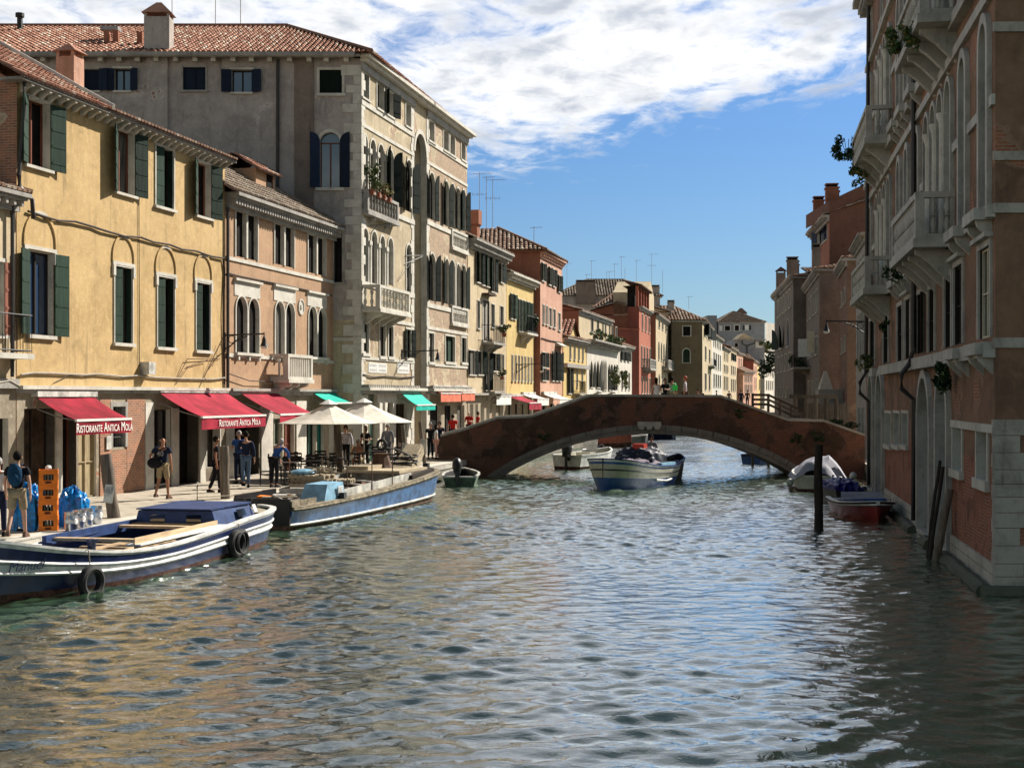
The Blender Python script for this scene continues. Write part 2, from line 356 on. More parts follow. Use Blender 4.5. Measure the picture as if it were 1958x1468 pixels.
# ---------------------------------------------------------------- mesh helpers
class MB:
    def __init__(s, T=None): s.v = []; s.f = []; s.m = []; s.r = []; s.T = T; s.mats = []
    def mi(s, name):
        if name not in s.mats: s.mats.append(name)
        return s.mats.index(name)
    def add(s, vs, fs, m, r=0.):
        o = len(s.v); T = s.T
        if T is not None: vs = [T @ Vector(v) for v in vs]
        s.v.extend([tuple(v) for v in vs]); k = s.mi(m)
        for f in fs: s.f.append([i + o for i in f]); s.m.append(k); s.r.append(r)
        return s
    def box(s, a, b, m, T=None):
        x0, y0, z0 = a; x1, y1, z1 = b
        vs = [(x0, y0, z0), (x1, y0, z0), (x1, y1, z0), (x0, y1, z0), (x0, y0, z1), (x1, y0, z1), (x1, y1, z1), (x0, y1, z1)]
        if T is not None: vs = [T @ Vector(v) for v in vs]
        return s.add(vs, [(0, 3, 2, 1), (4, 5, 6, 7), (0, 1, 5, 4), (1, 2, 6, 5), (2, 3, 7, 6), (3, 0, 4, 7)], m)
    def prism(s, pts, d, m):
        """closed 3-D outline pts extruded by vector d"""
        n = len(pts); d = Vector(d); vs = [Vector(p) for p in pts] + [Vector(p) + d for p in pts]
        fs = [tuple(range(n)), tuple(range(2 * n - 1, n - 1, -1))] + [(i, i + n, (i + 1) % n + n, (i + 1) % n) for i in range(n)]
        return s.add(vs, fs, m)
    def tube(s, path, r, m, n=8, cap=True):
        path = [Vector(p) for p in path]; k = len(path)
        rs = r if isinstance(r, (list, tuple)) else [r] * k
        vs = []; up0 = Vector((0, 0, 1))
        for i, p in enumerate(path):
            t = (path[min(i + 1, k - 1)] - path[max(i - 1, 0)])
            t = t.normalized() if t.length > 1e-9 else Vector((0, 0, 1))
            a = t.cross(up0)
            if a.length < .05: a = t.cross(Vector((1, 0, 0)))
            a.normalize(); b = t.cross(a)
            for j in range(n):
                w = 2 * math.pi * j / n
                vs.append(p + (a * math.cos(w) + b * math.sin(w)) * rs[i])
        fs = [(i * n + j, i * n + (j + 1) % n, (i + 1) * n + (j + 1) % n, (i + 1) * n + j) for i in range(k - 1) for j in range(n)]
        if cap: fs += [tuple(range(n - 1, -1, -1)), tuple((k - 1) * n + j for j in range(n))]
        return s.add(vs, fs, m)
    def lathe(s, c, prof, m, n=12, axis=None):
        """prof: (radius, height) pairs about the vertical through c"""
        cx, cy, cz = c; vs = []; k = len(prof)
        for r, h in prof:
            for j in range(n):
                w = 2 * math.pi * j / n; vs.append((cx + r * math.cos(w), cy + r * math.sin(w), cz + h))
        fs = [(i * n + j, i * n + (j + 1) % n, (i + 1) * n + (j + 1) % n, (i + 1) * n + j) for i in range(k - 1) for j in range(n)]
        fs += [tuple(range(n - 1, -1, -1)), tuple((k - 1) * n + j for j in range(n))]
        return s.add(vs, fs, m)
    def blob(s, c, rad, m, n=10, k=7, jit=0.):
        cx, cy, cz = c; rx, ry, rz = rad; vs = []; fs = []
        for i in range(k + 1):
            t = math.pi * i / k
            for j in range(n):
                w = 2 * math.pi * j / n; q = 1 + random.uniform(-jit, jit)
                vs.append((cx + rx * q * math.sin(t) * math.cos(w), cy + ry * q * math.sin(t) * math.sin(w), cz + rz * q * math.cos(t)))
        fs = [(i * n + j, (i + 1) * n + j, (i + 1) * n + (j + 1) % n, i * n + (j + 1) % n) for i in range(k) for j in range(n)]
        return s.add(vs, fs, m)
    def build(s, name, parent=None, smooth=False, loc=None):
        me = bpy.data.meshes.new(name)
        vs = s.v
        if loc is not None: vs = [(x - loc[0], y - loc[1], z - loc[2]) for x, y, z in vs]
        me.from_pydata(vs, [], s.f)
        for k in s.mats: me.materials.append(MATS[k])
        me.polygons.foreach_set('material_index', s.m)
        if any(s.r):
            at = me.attributes.new('rnd', 'FLOAT', 'FACE'); at.data.foreach_set('value', s.r)
        me.validate(); me.update()
        if smooth:
            me.polygons.foreach_set('use_smooth', [True] * len(me.polygons))
            try: me.set_sharp_from_angle(angle=R(38))
            except Exception: pass
        o = bpy.data.objects.new(name, me); COL.objects.link(o)
        if loc is not None: o.location = loc
        if parent is not None: o.parent = parent
        return o

def tag(o, label=None, cat=None, group=None, kind=None):
    if label: o['label'] = label
    if cat: o['category'] = cat
    if group: o['group'] = group
    if kind: o['kind'] = kind
    return o
def empty(name, loc, rz=0., label=None, cat=None, group=None):
    o = bpy.data.objects.new(name, None); COL.objects.link(o); o.empty_display_size = .3
    o.location = loc; o.rotation_euler = (0, 0, rz)
    return tag(o, label, cat, group)
def copy_tree(o, parent=None):
    c = o.copy(); COL.objects.link(c); c.parent = parent
    for ch in list(o.children): copy_tree(ch, c)
    return c
def gp(px, D): return ((px - CX) / FPX * D, D)
def zp(py, D): return EYE + (HY - py) * D / FPX
def at(px, py, D): x, y = gp(px, D); return (x, y, zp(py, D))

class Fr:
    """vertical facade plane through plan points P, Q; x along, y into the building, z up"""
    def __init__(s, P, Q):
        s.P = Vector(P); s.Q = Vector(Q); s.d = (s.Q - s.P); s.L = s.d.length; s.d.normalize()
        s.rz = math.atan2(s.d.y, s.d.x)
        s.M = Matrix.Translation((P[0], P[1], 0)) @ Matrix.Rotation(s.rz, 4, 'Z')
        s.ops = []; s.out = Vector((s.d.y, -s.d.x))
    def u(s, px):
        a = (px - CX) / FPX
        return (a * s.P.y - s.P.x) / (s.d.x - a * s.d.y)
    def D(s, px): return s.P.y + s.u(px) * s.d.y
    def z(s, px, py): return zp(py, s.D(px))
    def pt(s, u, out=0., z=0.):
        p = s.P + s.d * u + s.out * out; return (p.x, p.y, z)

def arcpts(x0, x1, zs, kind, n=10):
    """arch line from left springing to right springing"""
    w = x1 - x0; c = (x0 + x1) / 2
    if kind == 'gothic':
        pts = []
        for i in range(n + 1):
            t = i / n
            if t <= .5:
                a = math.acos(max(-1, min(1, 1 - t))); pts.append((x0 + w * t, zs + w * .95 * math.sin(a)))
            else:
                a = math.acos(max(-1, min(1, t))); pts.append((x0 + w * t, zs + w * .95 * math.sin(a)))
        return pts
    return [(c - w / 2 * math.cos(math.pi * i / n), zs + w / 2 * math.sin(math.pi * i / n)) for i in range(n + 1)]

class Bld:
    def __init__(s, name, label, fr, cat='building', zb=.7, group=None):
        s.fr = fr; s.zb = zb
        s.root = empty(name, (fr.P.x, fr.P.y, zb), fr.rz, label, cat, group)
        s.inv = (Matrix.Translation((fr.P.x, fr.P.y, zb)) @ Matrix.Rotation(fr.rz, 4, 'Z')).inverted()
        s.wall = s.mb(fr)
    def mb(s, fr=None):
        return MB(s.inv @ (fr.M if fr else Matrix.Identity(4)))
    def part(s, mb, name, parent=None, smooth=False):
        return mb.build(name, parent or s.root, smooth)
    # wall plane with real openings
    def face(s, fr, z0, z1, mat, x0=0., x1=None, zones=None):
        """zones: list of (ztop, material) from the ground up"""
        x1 = fr.L if x1 is None else x1
        zones = zones or [(z1, mat)]
        mb = s.wall; mb.T = s.inv @ fr.M
        xs = sorted({round(v, 4) for v in [x0, x1] + [c for o in fr.ops for c in (o[0], o[1])] if x0 - 1e-6 <= v <= x1 + 1e-6})
        zs = sorted({round(v, 4) for v in [z0, z1] + [c for o in fr.ops for c in (o[2], o[3])] + [q[0] for q in zones] if z0 - 1e-6 <= v <= z1 + 1e-6})
        for i in range(len(xs) - 1):
            for j in range(len(zs) - 1):
                cx = (xs[i] + xs[i + 1]) / 2; cz = (zs[j] + zs[j + 1]) / 2
                if any(o[0] < cx < o[1] and o[2] < cz < o[3] for o in fr.ops): continue
                mt = next((q[1] for q in zones if cz < q[0]), zones[-1][1])
                mb.add([(xs[i], 0, zs[j]), (xs[i + 1], 0, zs[j]), (xs[i + 1], 0, zs[j + 1]), (xs[i], 0, zs[j + 1])], [(0, 1, 2, 3)], mt)
        for (a, b, c, d, arch, dep, rm) in fr.ops:
            if arch:
                zsp = d - (b - a) / 2 if arch != 'gothic' else d - (b - a) * .95 * .866
                pts = arcpts(a, b, zsp, arch); n = len(pts) // 2
                mt = next((q[1] for q in zones if d - .05 < q[0]), zones[-1][1])
                L = pts[:n + 1]; Rr = pts[n:]
                for i in range(len(L) - 1):
                    mb.add([(L[i][0], 0, L[i][1]), (L[i + 1][0], 0, L[i + 1][1]), (L[i + 1][0], 0, d), (L[i][0], 0, d)], [(0, 1, 2, 3)], mt)
                for i in range(len(Rr) - 1):
                    mb.add([(Rr[i][0], 0, Rr[i][1]), (Rr[i + 1][0], 0, Rr[i + 1][1]), (Rr[i + 1][0], 0, d), (Rr[i][0], 0, d)], [(0, 1, 2, 3)], mt)
                line = [(a, c)] + pts + [(b, c)]
            else: line = [(a, c), (a, d), (b, d), (b, c)]
            line = line + [line[0]]
            for i in range(len(line) - 1):
                p, q = line[i], line[i + 1]
                mb.add([(p[0], 0, p[1]), (q[0], 0, q[1]), (q[0], dep, q[1]), (p[0], dep, p[1])], [(0, 1, 2, 3)], rm)
        mb.T = s.inv @ s.fr.M
    def body(s, fr, depth, z0, z1, mat, near=True, far=True, sidemat=None):
        """plain side, back and top planes for a facade frame (sides are left out where a face() is made)"""
        mb = s.wall; mb.T = s.inv @ fr.M; L = fr.L; sm = sidemat or mat
        if near: mb.add([(0, 0, z0), (0, depth, z0), (0, depth, z1), (0, 0, z1)], [(0, 3, 2, 1)][::-1], sm)
        if far: mb.add([(L, 0, z0), (L, depth, z0), (L, depth, z1), (L, 0, z1)], [(0, 1, 2, 3)], sm)
        mb.add([(0, depth, z0), (L, depth, z0), (L, depth, z1), (0, depth, z1)], [(0, 3, 2, 1)], mat)
        mb.add([(0, .3, z1), (L, .3, z1), (L, depth, z1), (0, depth, z1)], [(0, 1, 2, 3)], mat)
        mb.T = s.inv @ s.fr.M
    def finish(s): return s.part(s.wall, 'wall')
    def boxes(s, name, items, m, fr=None, T=None):
        """one part per box"""
        for a, c in items:
            mb = s.mb(fr or s.fr)
            if T is not None: mb.T = T
            mb.box(a, c, m); s.part(mb, name)
    def loc(s, px, D, fr=None):
        v = (fr or s.fr).M.inverted() @ Vector((*gp(px, D), 0)); return v.x, v.y
    # window with surround, sill, pane and shutters
    def win(s, fr, x0, x1, zt, zb, arch=None, sw=.09, proj=.04, sm='istria', sill=.09, sh=None, shm='green_paint', ang=12,
            pane='glass_dark', dep=.22, rm=None, mull=1, frame='dark_wood', name='window', top=0., minpart=False, label=None, grille=False, lw=None, curtain=False):
        fr.ops.append((round(x0, 4), round(x1, 4), round(zb, 4), round(zt, 4), arch, dep, rm or sm))
        mb = s.mb(fr); w = x1 - x0
        if arch: zsp = zt - w / 2 if arch != 'gothic' else zt - w * .95 * .866
        else: zsp = zt
        if sw > 0:
            mb.box((x0 - sw, -proj, zb), (x0, .0, zsp), sm); mb.box((x1, -proj, zb), (x1 + sw, .0, zsp), sm)
            if arch:
                ia = arcpts(x0, x1, zsp, arch, 12); c = (x0 + x1) / 2
                oa = [(c + (p[0] - c) * (1 + 2 * sw / w), zsp + (p[1] - zsp) * (1 + 2 * sw / w)) for p in ia]
                for i in range(len(ia) - 1):
                    q = [ia[i], ia[i + 1], oa[i + 1], oa[i]]
                    mb.prism([(a, -proj, b) for a, b in q], (0, proj, 0), sm)
            else: mb.box((x0 - sw, -proj, zt), (x1 + sw, .0, zt + sw), sm)
        if top: mb.box((x0 - sw - .08, -proj - top, zt + sw + .002), (x1 + sw + .08, 0, zt + sw + .09), sm)
        if sill: mb.box((x0 - sw - .05, -.10, zb - sill), (x1 + sw + .05, 0., zb), sm)
        if not mb.v: mb.box((x0, -.01, zb - .03), (x1, dep * .6, zb), sm)
        W_ = s.part(mb, name)
        if label: W_['label'] = label
        if pane == 'interior_dark' and not grille and random.random() < .14: pane = 'curtain_dim'
        pb = s.mb(fr)
        pb.add([(x0, dep, zb), (x1, dep, zb), (x1, dep, zt), (x0, dep, zt)], [(0, 1, 2, 3)], pane)
        if mull:
            fy = dep - .05; t = .045
            pb.box((x0, fy, zb), (x0 + t, dep - .002, zsp), frame); pb.box((x1 - t, fy, zb), (x1, dep - .002, zsp), frame)
            pb.box((x0 + t, fy, zb), (x1 - t, dep - .002, zb + t), frame); pb.box((x0 + t, fy, zsp - t), (x1 - t, dep - .002, zsp), frame)
            pb.box(((x0 + x1) / 2 - t * .6, fy - .005, zb + t), ((x0 + x1) / 2 + t * .6, dep - .003, zsp - t), frame)
            for k in range(1, mull):
                zk = zb + (zsp - zb) * k / mull; pb.box((x0 + t, fy + .002, zk - .015), (x1 - t, dep - .004, zk + .015), frame)
        if curtain:
            pb.box((x0 + .05, dep - .02, zb + .05), (x0 + w * .3, dep - .004, zt - .05), 'curtain')
        if grille:
            for k in range(1, 6): pb.tube([(x0 + w * k / 6, .05, zb), (x0 + w * k / 6, .05, zt)], .012, 'iron', 4)
            for k in range(1, 4): zk = zb + (zt - zb) * k / 4; pb.tube([(x0, .05, zk), (x1, .05, zk)], .012, 'iron', 4)
        s.part(pb, 'pane', W_)
        if sh:
            hw = lw or w / 2
            def prof(side):
                if not arch: return [(0, zb), (hw, zb), (hw, zt), (0, zt)]
                pts = arcpts(x0, x1, zsp, arch, 12); half = pts[:7]
                return [(0, zb), (hw, zb)] + [((p[0] - x0) * hw / (w / 2), p[1]) for p in reversed(half)]
            for side in (0, 1):
                mode = sh if isinstance(sh, str) else sh[side]
                if not mode: continue
                if mode == 'open': a = 180 - (ang if isinstance(ang, (int, float)) else ang[side]) - random.uniform(-4, 9); yy = -.035
                elif mode == 'wide': a = 100; yy = -.02
                elif mode == 'in': a = -80; yy = .02          # folded back into the reveal
                else: a = 4; yy = .04
                hb = s.mb(fr)
                ca, sa = math.cos(R(a)), math.sin(R(a))
                sg = 1 if side == 0 else -1; hx = x0 if side == 0 else x1
                P_ = [(hx + sg * r * ca, yy - r * sa, z) for r, z in prof(side)]
                nrm = (sg * sa * .035, ca * .035, 0)
                hb.prism(P_, nrm, shm)
                nn = 4 if (zt - zb) > 1.2 else 2
                for k in range(nn):
                    z_ = zb + (zt - zb) * (k + .5) / nn
                    if arch and z_ > zsp: continue
                    q = [(hx + sg * r * ca - nrm[0] * .3, yy - r * sa - nrm[1] * .3, z) for r, z in [(.03, z_ - .035), (hw - .03, z_ - .035), (hw - .03, z_ + .035), (.03, z_ + .035)]]
                    hb.prism(q, (nrm[0] * 1.6, nrm[1] * 1.6, 0), shm)
                s.part(hb, 'shutter', W_)
        return W_
    def wpx(s, fr, xa, xb, ya, yb, **k):
        """window given by its outline in the photograph, put on the facade plane"""
        xm = (xa + xb) / 2; D = fr.D(xm)
        u0, u1 = sorted((fr.u(xa), fr.u(xb)))
        return s.win(fr, u0, u1, zp(ya, D), zp(yb, D), **k)
    def band(s, fr, z0, z1, proj=.06, m='istria', x0=0., x1=None, name='string_course', mb=None):
        x1 = fr.L if x1 is None else x1; own = mb is None
        mb = mb or s.mb(fr); mb.box((x0, -proj, z0), (x1, 0, z1), m)
        return s.part(mb, name) if own else None
    def cornice(s, fr, z, proj=.35, m='old_stone', x0=0., x1=None, h=.3, dent=.3, dm=None, dh=.16, dw=.1):
        x1 = fr.L if x1 is None else x1; mb = s.mb(fr)
        mb.box((x0 - .05, -proj, z - h * .35), (x1 + .05, 0, z), m)
        mb.box((x0 - .03, -proj * .8, z - h * .6), (x1 + .03, 0, z - h * .35), m)
        mb.box((x0, -proj * .3, z - h - dh), (x1, 0, z - h * .6), m)
        if dent:
            n = max(1, int((x1 - x0) / dent))
            for i in range(n):
                xc = x0 + (i + .5) * (x1 - x0) / n
                mb.box((xc - dw / 2, -proj * .72, z - h * .6 - dh), (xc + dw / 2, -proj * .3, z - h * .6 - .001), dm or m)
        return s.part(mb, 'cornice')
    def roof(s, quads, tm='tiles_old', tw=.24, tl=.42, name='roof', world=False):
        """each quad: eave-left, eave-right, ridge-right, ridge-left (frame coordinates)"""
        mb = s.mb(None if world else s.fr)
        for q in quads: tile_quad(mb, q, tm, tw, tl)
        return s.part(mb, name)
    def hip(s, fr, z, depth, rise, over=.35, tm='tiles_old', x0=0., x1=None, hips=(True, True), tw=.24, gable=False):
        x1 = fr.L if x1 is None else x1; a, b = x0 - over, x1 + over; f, k = -over, depth + over; w = (k - f) / 2
        zr = z + rise; m = (f + k) / 2
        ra = a + (w * .9 if hips[0] else 0); rb = b - (w * .9 if hips[1] else 0)
        if rb < ra: ra = rb = (ra + rb) / 2
        mb = s.mb(fr)
        tile_quad(mb, [(a, f, z), (b, f, z), (rb, m, zr), (ra, m, zr)], tm, tw)
        tile_quad(mb, [(b, k, z), (a, k, z), (ra, m, zr), (rb, m, zr)], tm, tw)
        if hips[0]: tile_quad(mb, [(a, k, z), (a, f, z), (ra, m, zr), (ra, m, zr)], tm, tw)
        else: s.wall.T = s.inv @ fr.M; s.wall.add([(x0, 0, z), (x0, depth, z), (x0, m, zr - .1)], [(0, 1, 2)], gable or 'ground_plaster')
        if hips[1]: tile_quad(mb, [(b, f, z), (b, k, z), (rb, m, zr), (rb, m, zr)], tm, tw)
        else: s.wall.T = s.inv @ fr.M; s.wall.add([(x1, 0, z), (x1, depth, z), (x1, m, zr - .1)], [(0, 1, 2)], gable or 'ground_plaster')
        s.wall.T = s.inv @ s.fr.M
        mb.tube([(ra, m, zr + .05), (rb, m, zr + .05)], .11, tm, 6)
        for on, e, r_ in ((hips[0], a, ra), (hips[1], b, rb)):
            if on:
                mb.tube([(e, f, z + .05), (r_, m, zr + .05)], .10, tm, 6); mb.tube([(e, k, z + .05), (r_, m, zr + .05)], .10, tm, 6)
        return s.part(mb, 'roof')
    def balcony(s, fr, x0, x1, z, h=1.0, proj=.8, style='stone', m='istria', nb=None, cons=3, slab=.14, consm=None, ch=.45):
        mb = s.mb(fr); mb.box((x0 - .05, -proj - .05, z - slab), (x1 + .05, -.002, z), m)
        B_ = s.part(mb, 'balcony')
        for k in range(cons):
            c = x0 + (k + .5) * (x1 - x0) / cons if cons > 1 else (x0 + x1) / 2
            cb = s.mb(fr)
            prof = [(0, z - slab - .002), (-proj * .92, z - slab - .002), (-proj * .92, z - slab - .1), (-proj * .75, z - slab - .16), (-proj * .5, z - slab - ch * .45), (-proj * .25, z - slab - ch * .75), (0, z - slab - ch)]
            cb.prism([(c - .11, y, zz) for y, zz in prof], (.22, 0, 0), consm or m)
            s.part(cb, 'bracket', B_)
        rb = s.mb(fr)
        if style == 'stone':
            rb.box((x0, -proj, z + h - .13), (x1, -proj + .2, z + h), m); rb.box((x0, -proj, z), (x1, -proj + .18, z + .1), m)
            for xx in (x0, x1 - .2):
                rb.box((xx, -proj + .2, z + h - .13), (xx + .2, -.002, z + h), m); rb.box((xx, -proj + .18, z), (xx + .2, -.002, z + .1), m)
                rb.box((xx, -proj + .002, z + .1), (xx + .2, -proj + .2, z + h - .13), m)
            hh = h - .23
            pr = [(.035, 0), (.06, .03), (.05, .1 * hh), (.085, .28 * hh), (.035, .47 * hh), (.08, .5 * hh), (.035, .53 * hh), (.085, .75 * hh), (.045, .93 * hh), (.06, hh)]
            nb = nb or max(2, int((x1 - x0) / .26))
            for i in range(nb): rb.lathe((x0 + .2 + (i + .5) * (x1 - x0 - .4) / nb, -proj + .1, z + .1), pr, m, 8)
            ns = max(1, int((proj - .25) / .26))
            for xx in (x0 + .1, x1 - .1):
                for i in range(ns): rb.lathe((xx, -proj + .25 + (i + .5) * (proj - .25) / ns, z + .1), pr, m, 8)
        elif style == 'iron':
            P_ = [(x0, -.002), (x0, -proj), (x1, -proj), (x1, -.002)]
            for zz in (z + .08, z + h):
                rb.tube([(a, b, zz) for a, b in P_], .018, m if m == 'iron' else 'iron', 5)
            n = max(3, int((x1 - x0) / .13))
            for i in range(n + 1): xx = x0 + (x1 - x0) * i / n; rb.tube([(xx, -proj, z + .02), (xx, -proj, z + h)], .009, 'iron', 4)
            for i in range(1, int(proj / .13)):
                for xx in (x0, x1): rb.tube([(xx, -proj + i * .13, z + .02), (xx, -proj + i * .13, z + h)], .009, 'iron', 4)
        elif style == 'bars':
            rb.box((x0, -proj, z + h - .12), (x1, -proj + .16, z + h), m); rb.box((x0, -proj, z), (x1, -proj + .16, z + .1), m)
            for xx in (x0, x1 - .16):
                rb.box((xx, -proj + .16, z + h - .12), (xx + .16, -.002, z + h), m); rb.box((xx, -proj + .16, z), (xx + .16, -.002, z + .1), m)
                rb.box((xx, -proj + .002, z + .1), (xx + .16, -proj + .16, z + h - .12), m)
            n = nb or int((x1 - x0) / .2)
            for i in range(1, n): xx = x0 + (x1 - x0) * i / n; rb.box((xx - .035, -proj + .04, z + .1), (xx + .035, -proj + .12, z + h - .12), m)
            for i in range(1, max(2, int(proj / .2))):
                for xx in (x0 + .08, x1 - .08): rb.box((xx - .035, -proj + i * .2 - .035, z + .1), (xx + .035, -proj + i * .2 + .035, z + h - .12), m)
        s.part(rb, 'balustrade', B_, smooth=True)
        return B_
    def chimney(s, x, y, z0, z1, w=.5, d=.5, m='grey_plaster', cap='tiles_old', fr=None, style='cap'):
        mb = s.mb(fr or s.fr); mb.box((x - w / 2, y - d / 2, z0), (x + w / 2, y + d / 2, z1), m)
        C_ = s.part(mb, 'chimney')
        cb = s.mb(fr or s.fr); e = .1
        if style == 'cap':
            for sx_ in (-1, 1):
                for sy_ in (-1, 1):
                    cb.box((x + sx_ * (w / 2 - .06) - .05, y + sy_ * (d / 2 - .06) - .05, z1), (x + sx_ * (w / 2 - .06) + .05, y + sy_ * (d / 2 - .06) + .05, z1 + .16), m)
            zz = z1 + .16
            cb.add([(x - w / 2 - e, y - d / 2 - e, zz), (x + w / 2 + e, y - d / 2 - e, zz), (x + w / 2 + e, y + d / 2 + e, zz), (x - w / 2 - e, y + d / 2 + e, zz), (x - w * .1, y, zz + w * .5), (x + w * .1, y, zz + w * .5)],
                   [(0, 1, 5, 4), (1, 2, 5), (2, 3, 4, 5), (3, 0, 4), (3, 2, 1, 0)], cap, .5)
        else:
            cb.box((x - w / 2 - .06, y - d / 2 - .06, z1), (x + w / 2 + .06, y + d / 2 + .06, z1 + .12), m)
            cb.box((x - w / 2 + .04, y - d / 2 + .04, z1 + .12), (x + w / 2 - .04, y + d / 2 - .04, z1 + .3), 'interior_dark')
            cb.box((x - w / 2 - .04, y - d / 2 - .04, z1 + .3), (x + w / 2 + .04, y + d / 2 + .04, z1 + .38), m)
        s.part(cb, 'chimney_cap', C_)
        return C_
    def antenna(s, p, h, kind=0):
        """TV mast at world point p"""
        mb = s.mb(None); x, y, z = p
        mb.tube([(x, y, z), (x, y, z + h)], .022, 'zinc', 5)
        if kind >= 1:
            zz = z + h - .1; L_ = .9 if kind == 1 else 1.4
            mb.tube([(x - L_ * .3, y, zz), (x + L_ * .7, y, zz + .05)], .014, 'zinc', 4)
            for i in range(6): xx = x - L_ * .3 + i * L_ / 6; mb.tube([(xx, y - .25, zz), (xx, y + .25, zz)], .01, 'zinc', 4)
        if kind >= 2:
            zz = z + h * .62; mb.tube([(x - .55, y, zz), (x + .55, y, zz)], .014, 'zinc', 4)
            for i in range(4): mb.tube([(x - .5 + i * .33, y, zz - .14), (x - .5 + i * .33, y, zz + .14)], .01, 'zinc', 4)
        s.part(mb, 'antenna')
    def pipe(s, fr, path, r=.06, m='pipe_dark', name='downpipe'):
        mb = s.mb(fr); mb.tube(path, r, m, 8); s.part(mb, name, smooth=True)

def tile_quad(mb, q, tm, tw=.24, tl=.42):
    q = [Vector(p) for p in q]
    ex = (q[1] - q[0]); L = ex.length; ex.normalize()
    nrm = (q[1] - q[0]).cross(q[3] - q[0]); 
    if nrm.length < 1e-6: nrm = (q[1] - q[0]).cross(q[2] - q[0])
    nrm.normalize(); ey = nrm.cross(ex)
    P = [((p - q[0]).dot(ex), (p - q[0]).dot(ey)) for p in q]
    pts = q if (q[2] - q[3]).length > 1e-4 else q[:3]
    mb.add([p - nrm * .03 for p in pts], [tuple(range(len(pts)))], 'tile_bed')
    s0, s1 = min(p[0] for p in P), max(p[0] for p in P)
    n = max(1, int((s1 - s0) / tw)); w = (s1 - s0) / n
    for i in range(n):
        s = s0 + (i + .5) * w
        # height range of the polygon at s
        ts = []
        for a in range(4):
            p1, p2 = P[a], P[(a + 1) % 4]
            if abs(p1[0] - p2[0]) < 1e-6: continue
            if min(p1[0], p2[0]) - 1e-6 <= s <= max(p1[0], p2[0]) + 1e-6:
                ts.append(p1[1] + (p2[1] - p1[1]) * (s - p1[0]) / (p2[0] - p1[0]))
        if len(ts) < 2: continue
        t0, t1 = min(ts), max(ts)
        rows = max(1, int(round((t1 - t0) / tl)))
        for k in range(rows):
            ta = t0 + k * tl; tb = min(ta + tl * 1.05, t1)
            if tb - ta < .05: continue
            jt = random.uniform(-.012, .012); jr = random.uniform(.92, 1.05)
            vs = []
            for t, r_, up in ((ta, w * .40 * jr, .035), (tb, w * .33 * jr, .008)):
                for j in range(5):
                    a = math.pi * j / 4
                    vs.append(q[0] + ex * (s + jt - r_ * math.cos(a)) + ey * t + nrm * (up + r_ * .85 * math.sin(a)))
            fs = [(j, j + 1, j + 6, j + 5) for j in range(4)]
            if k == 0: fs.append((4, 3, 2, 1, 0))
            mb.add(vs, fs, tm, random.uniform(.02, 1))

def text_mesh(name, s, size, M, m, parent=None, ext=.004, caps=False, shear=0., sx=1.):
    cu = bpy.data.curves.new(name, 'FONT'); cu.body = s; cu.size = size; cu.extrude = ext; cu.align_x = 'CENTER'; cu.align_y = 'CENTER'
    cu.shear = shear; cu.resolution_u = 3
    if caps:
        cu.small_caps_scale = .76
        for f in cu.body_format: f.use_small_caps = True
    t = bpy.data.objects.new('tmp', cu); COL.objects.link(t)
    dg = bpy.context.evaluated_depsgraph_get(); me = bpy.data.meshes.new_from_object(t.evaluated_get(dg))
    bpy.data.objects.remove(t)
    me.transform(M @ Matrix.Diagonal((sx, 1, 1, 1))); me.materials.clear(); me.materials.append(MATS[m]); me.name = name
    o = bpy.data.objects.new(name, me); COL.objects.link(o)
    if parent is not None: o.parent = parent
    return o

def leaves(mb, c, rad, n, size=.06, m='leaf_green', m2=None):
    cl = [(Vector((random.uniform(-1, 1), random.uniform(-1, 1), random.uniform(-1, 1))) * .72, random.uniform(.22, .48)) for _ in range(9)]
    for _ in range(n):
        while True:
            p = Vector((random.uniform(-1, 1), random.uniform(-1, 1), random.uniform(-1, 1)))
            if p.length < 1: break
        k_, r_ = random.choice(cl); p = k_ + p * r_
        q = Vector((c[0] + p.x * rad[0], c[1] + p.y * rad[1], c[2] + p.z * rad[2]))
        a = Vector((random.uniform(-1, 1), random.uniform(-1, 1), random.uniform(-1, 1))).normalized()
        b = a.cross(Vector((random.uniform(-1, 1), random.uniform(-1, 1), random.uniform(-1, 1)))).normalized()
        s_ = size * random.uniform(.6, 1.4)
        mb.add([q - a * s_, q + b * s_ * .45, q + a * s_, q - b * s_ * .45], [(0, 1, 2, 3)], m2 if (m2 and random.random() < .3) else m)
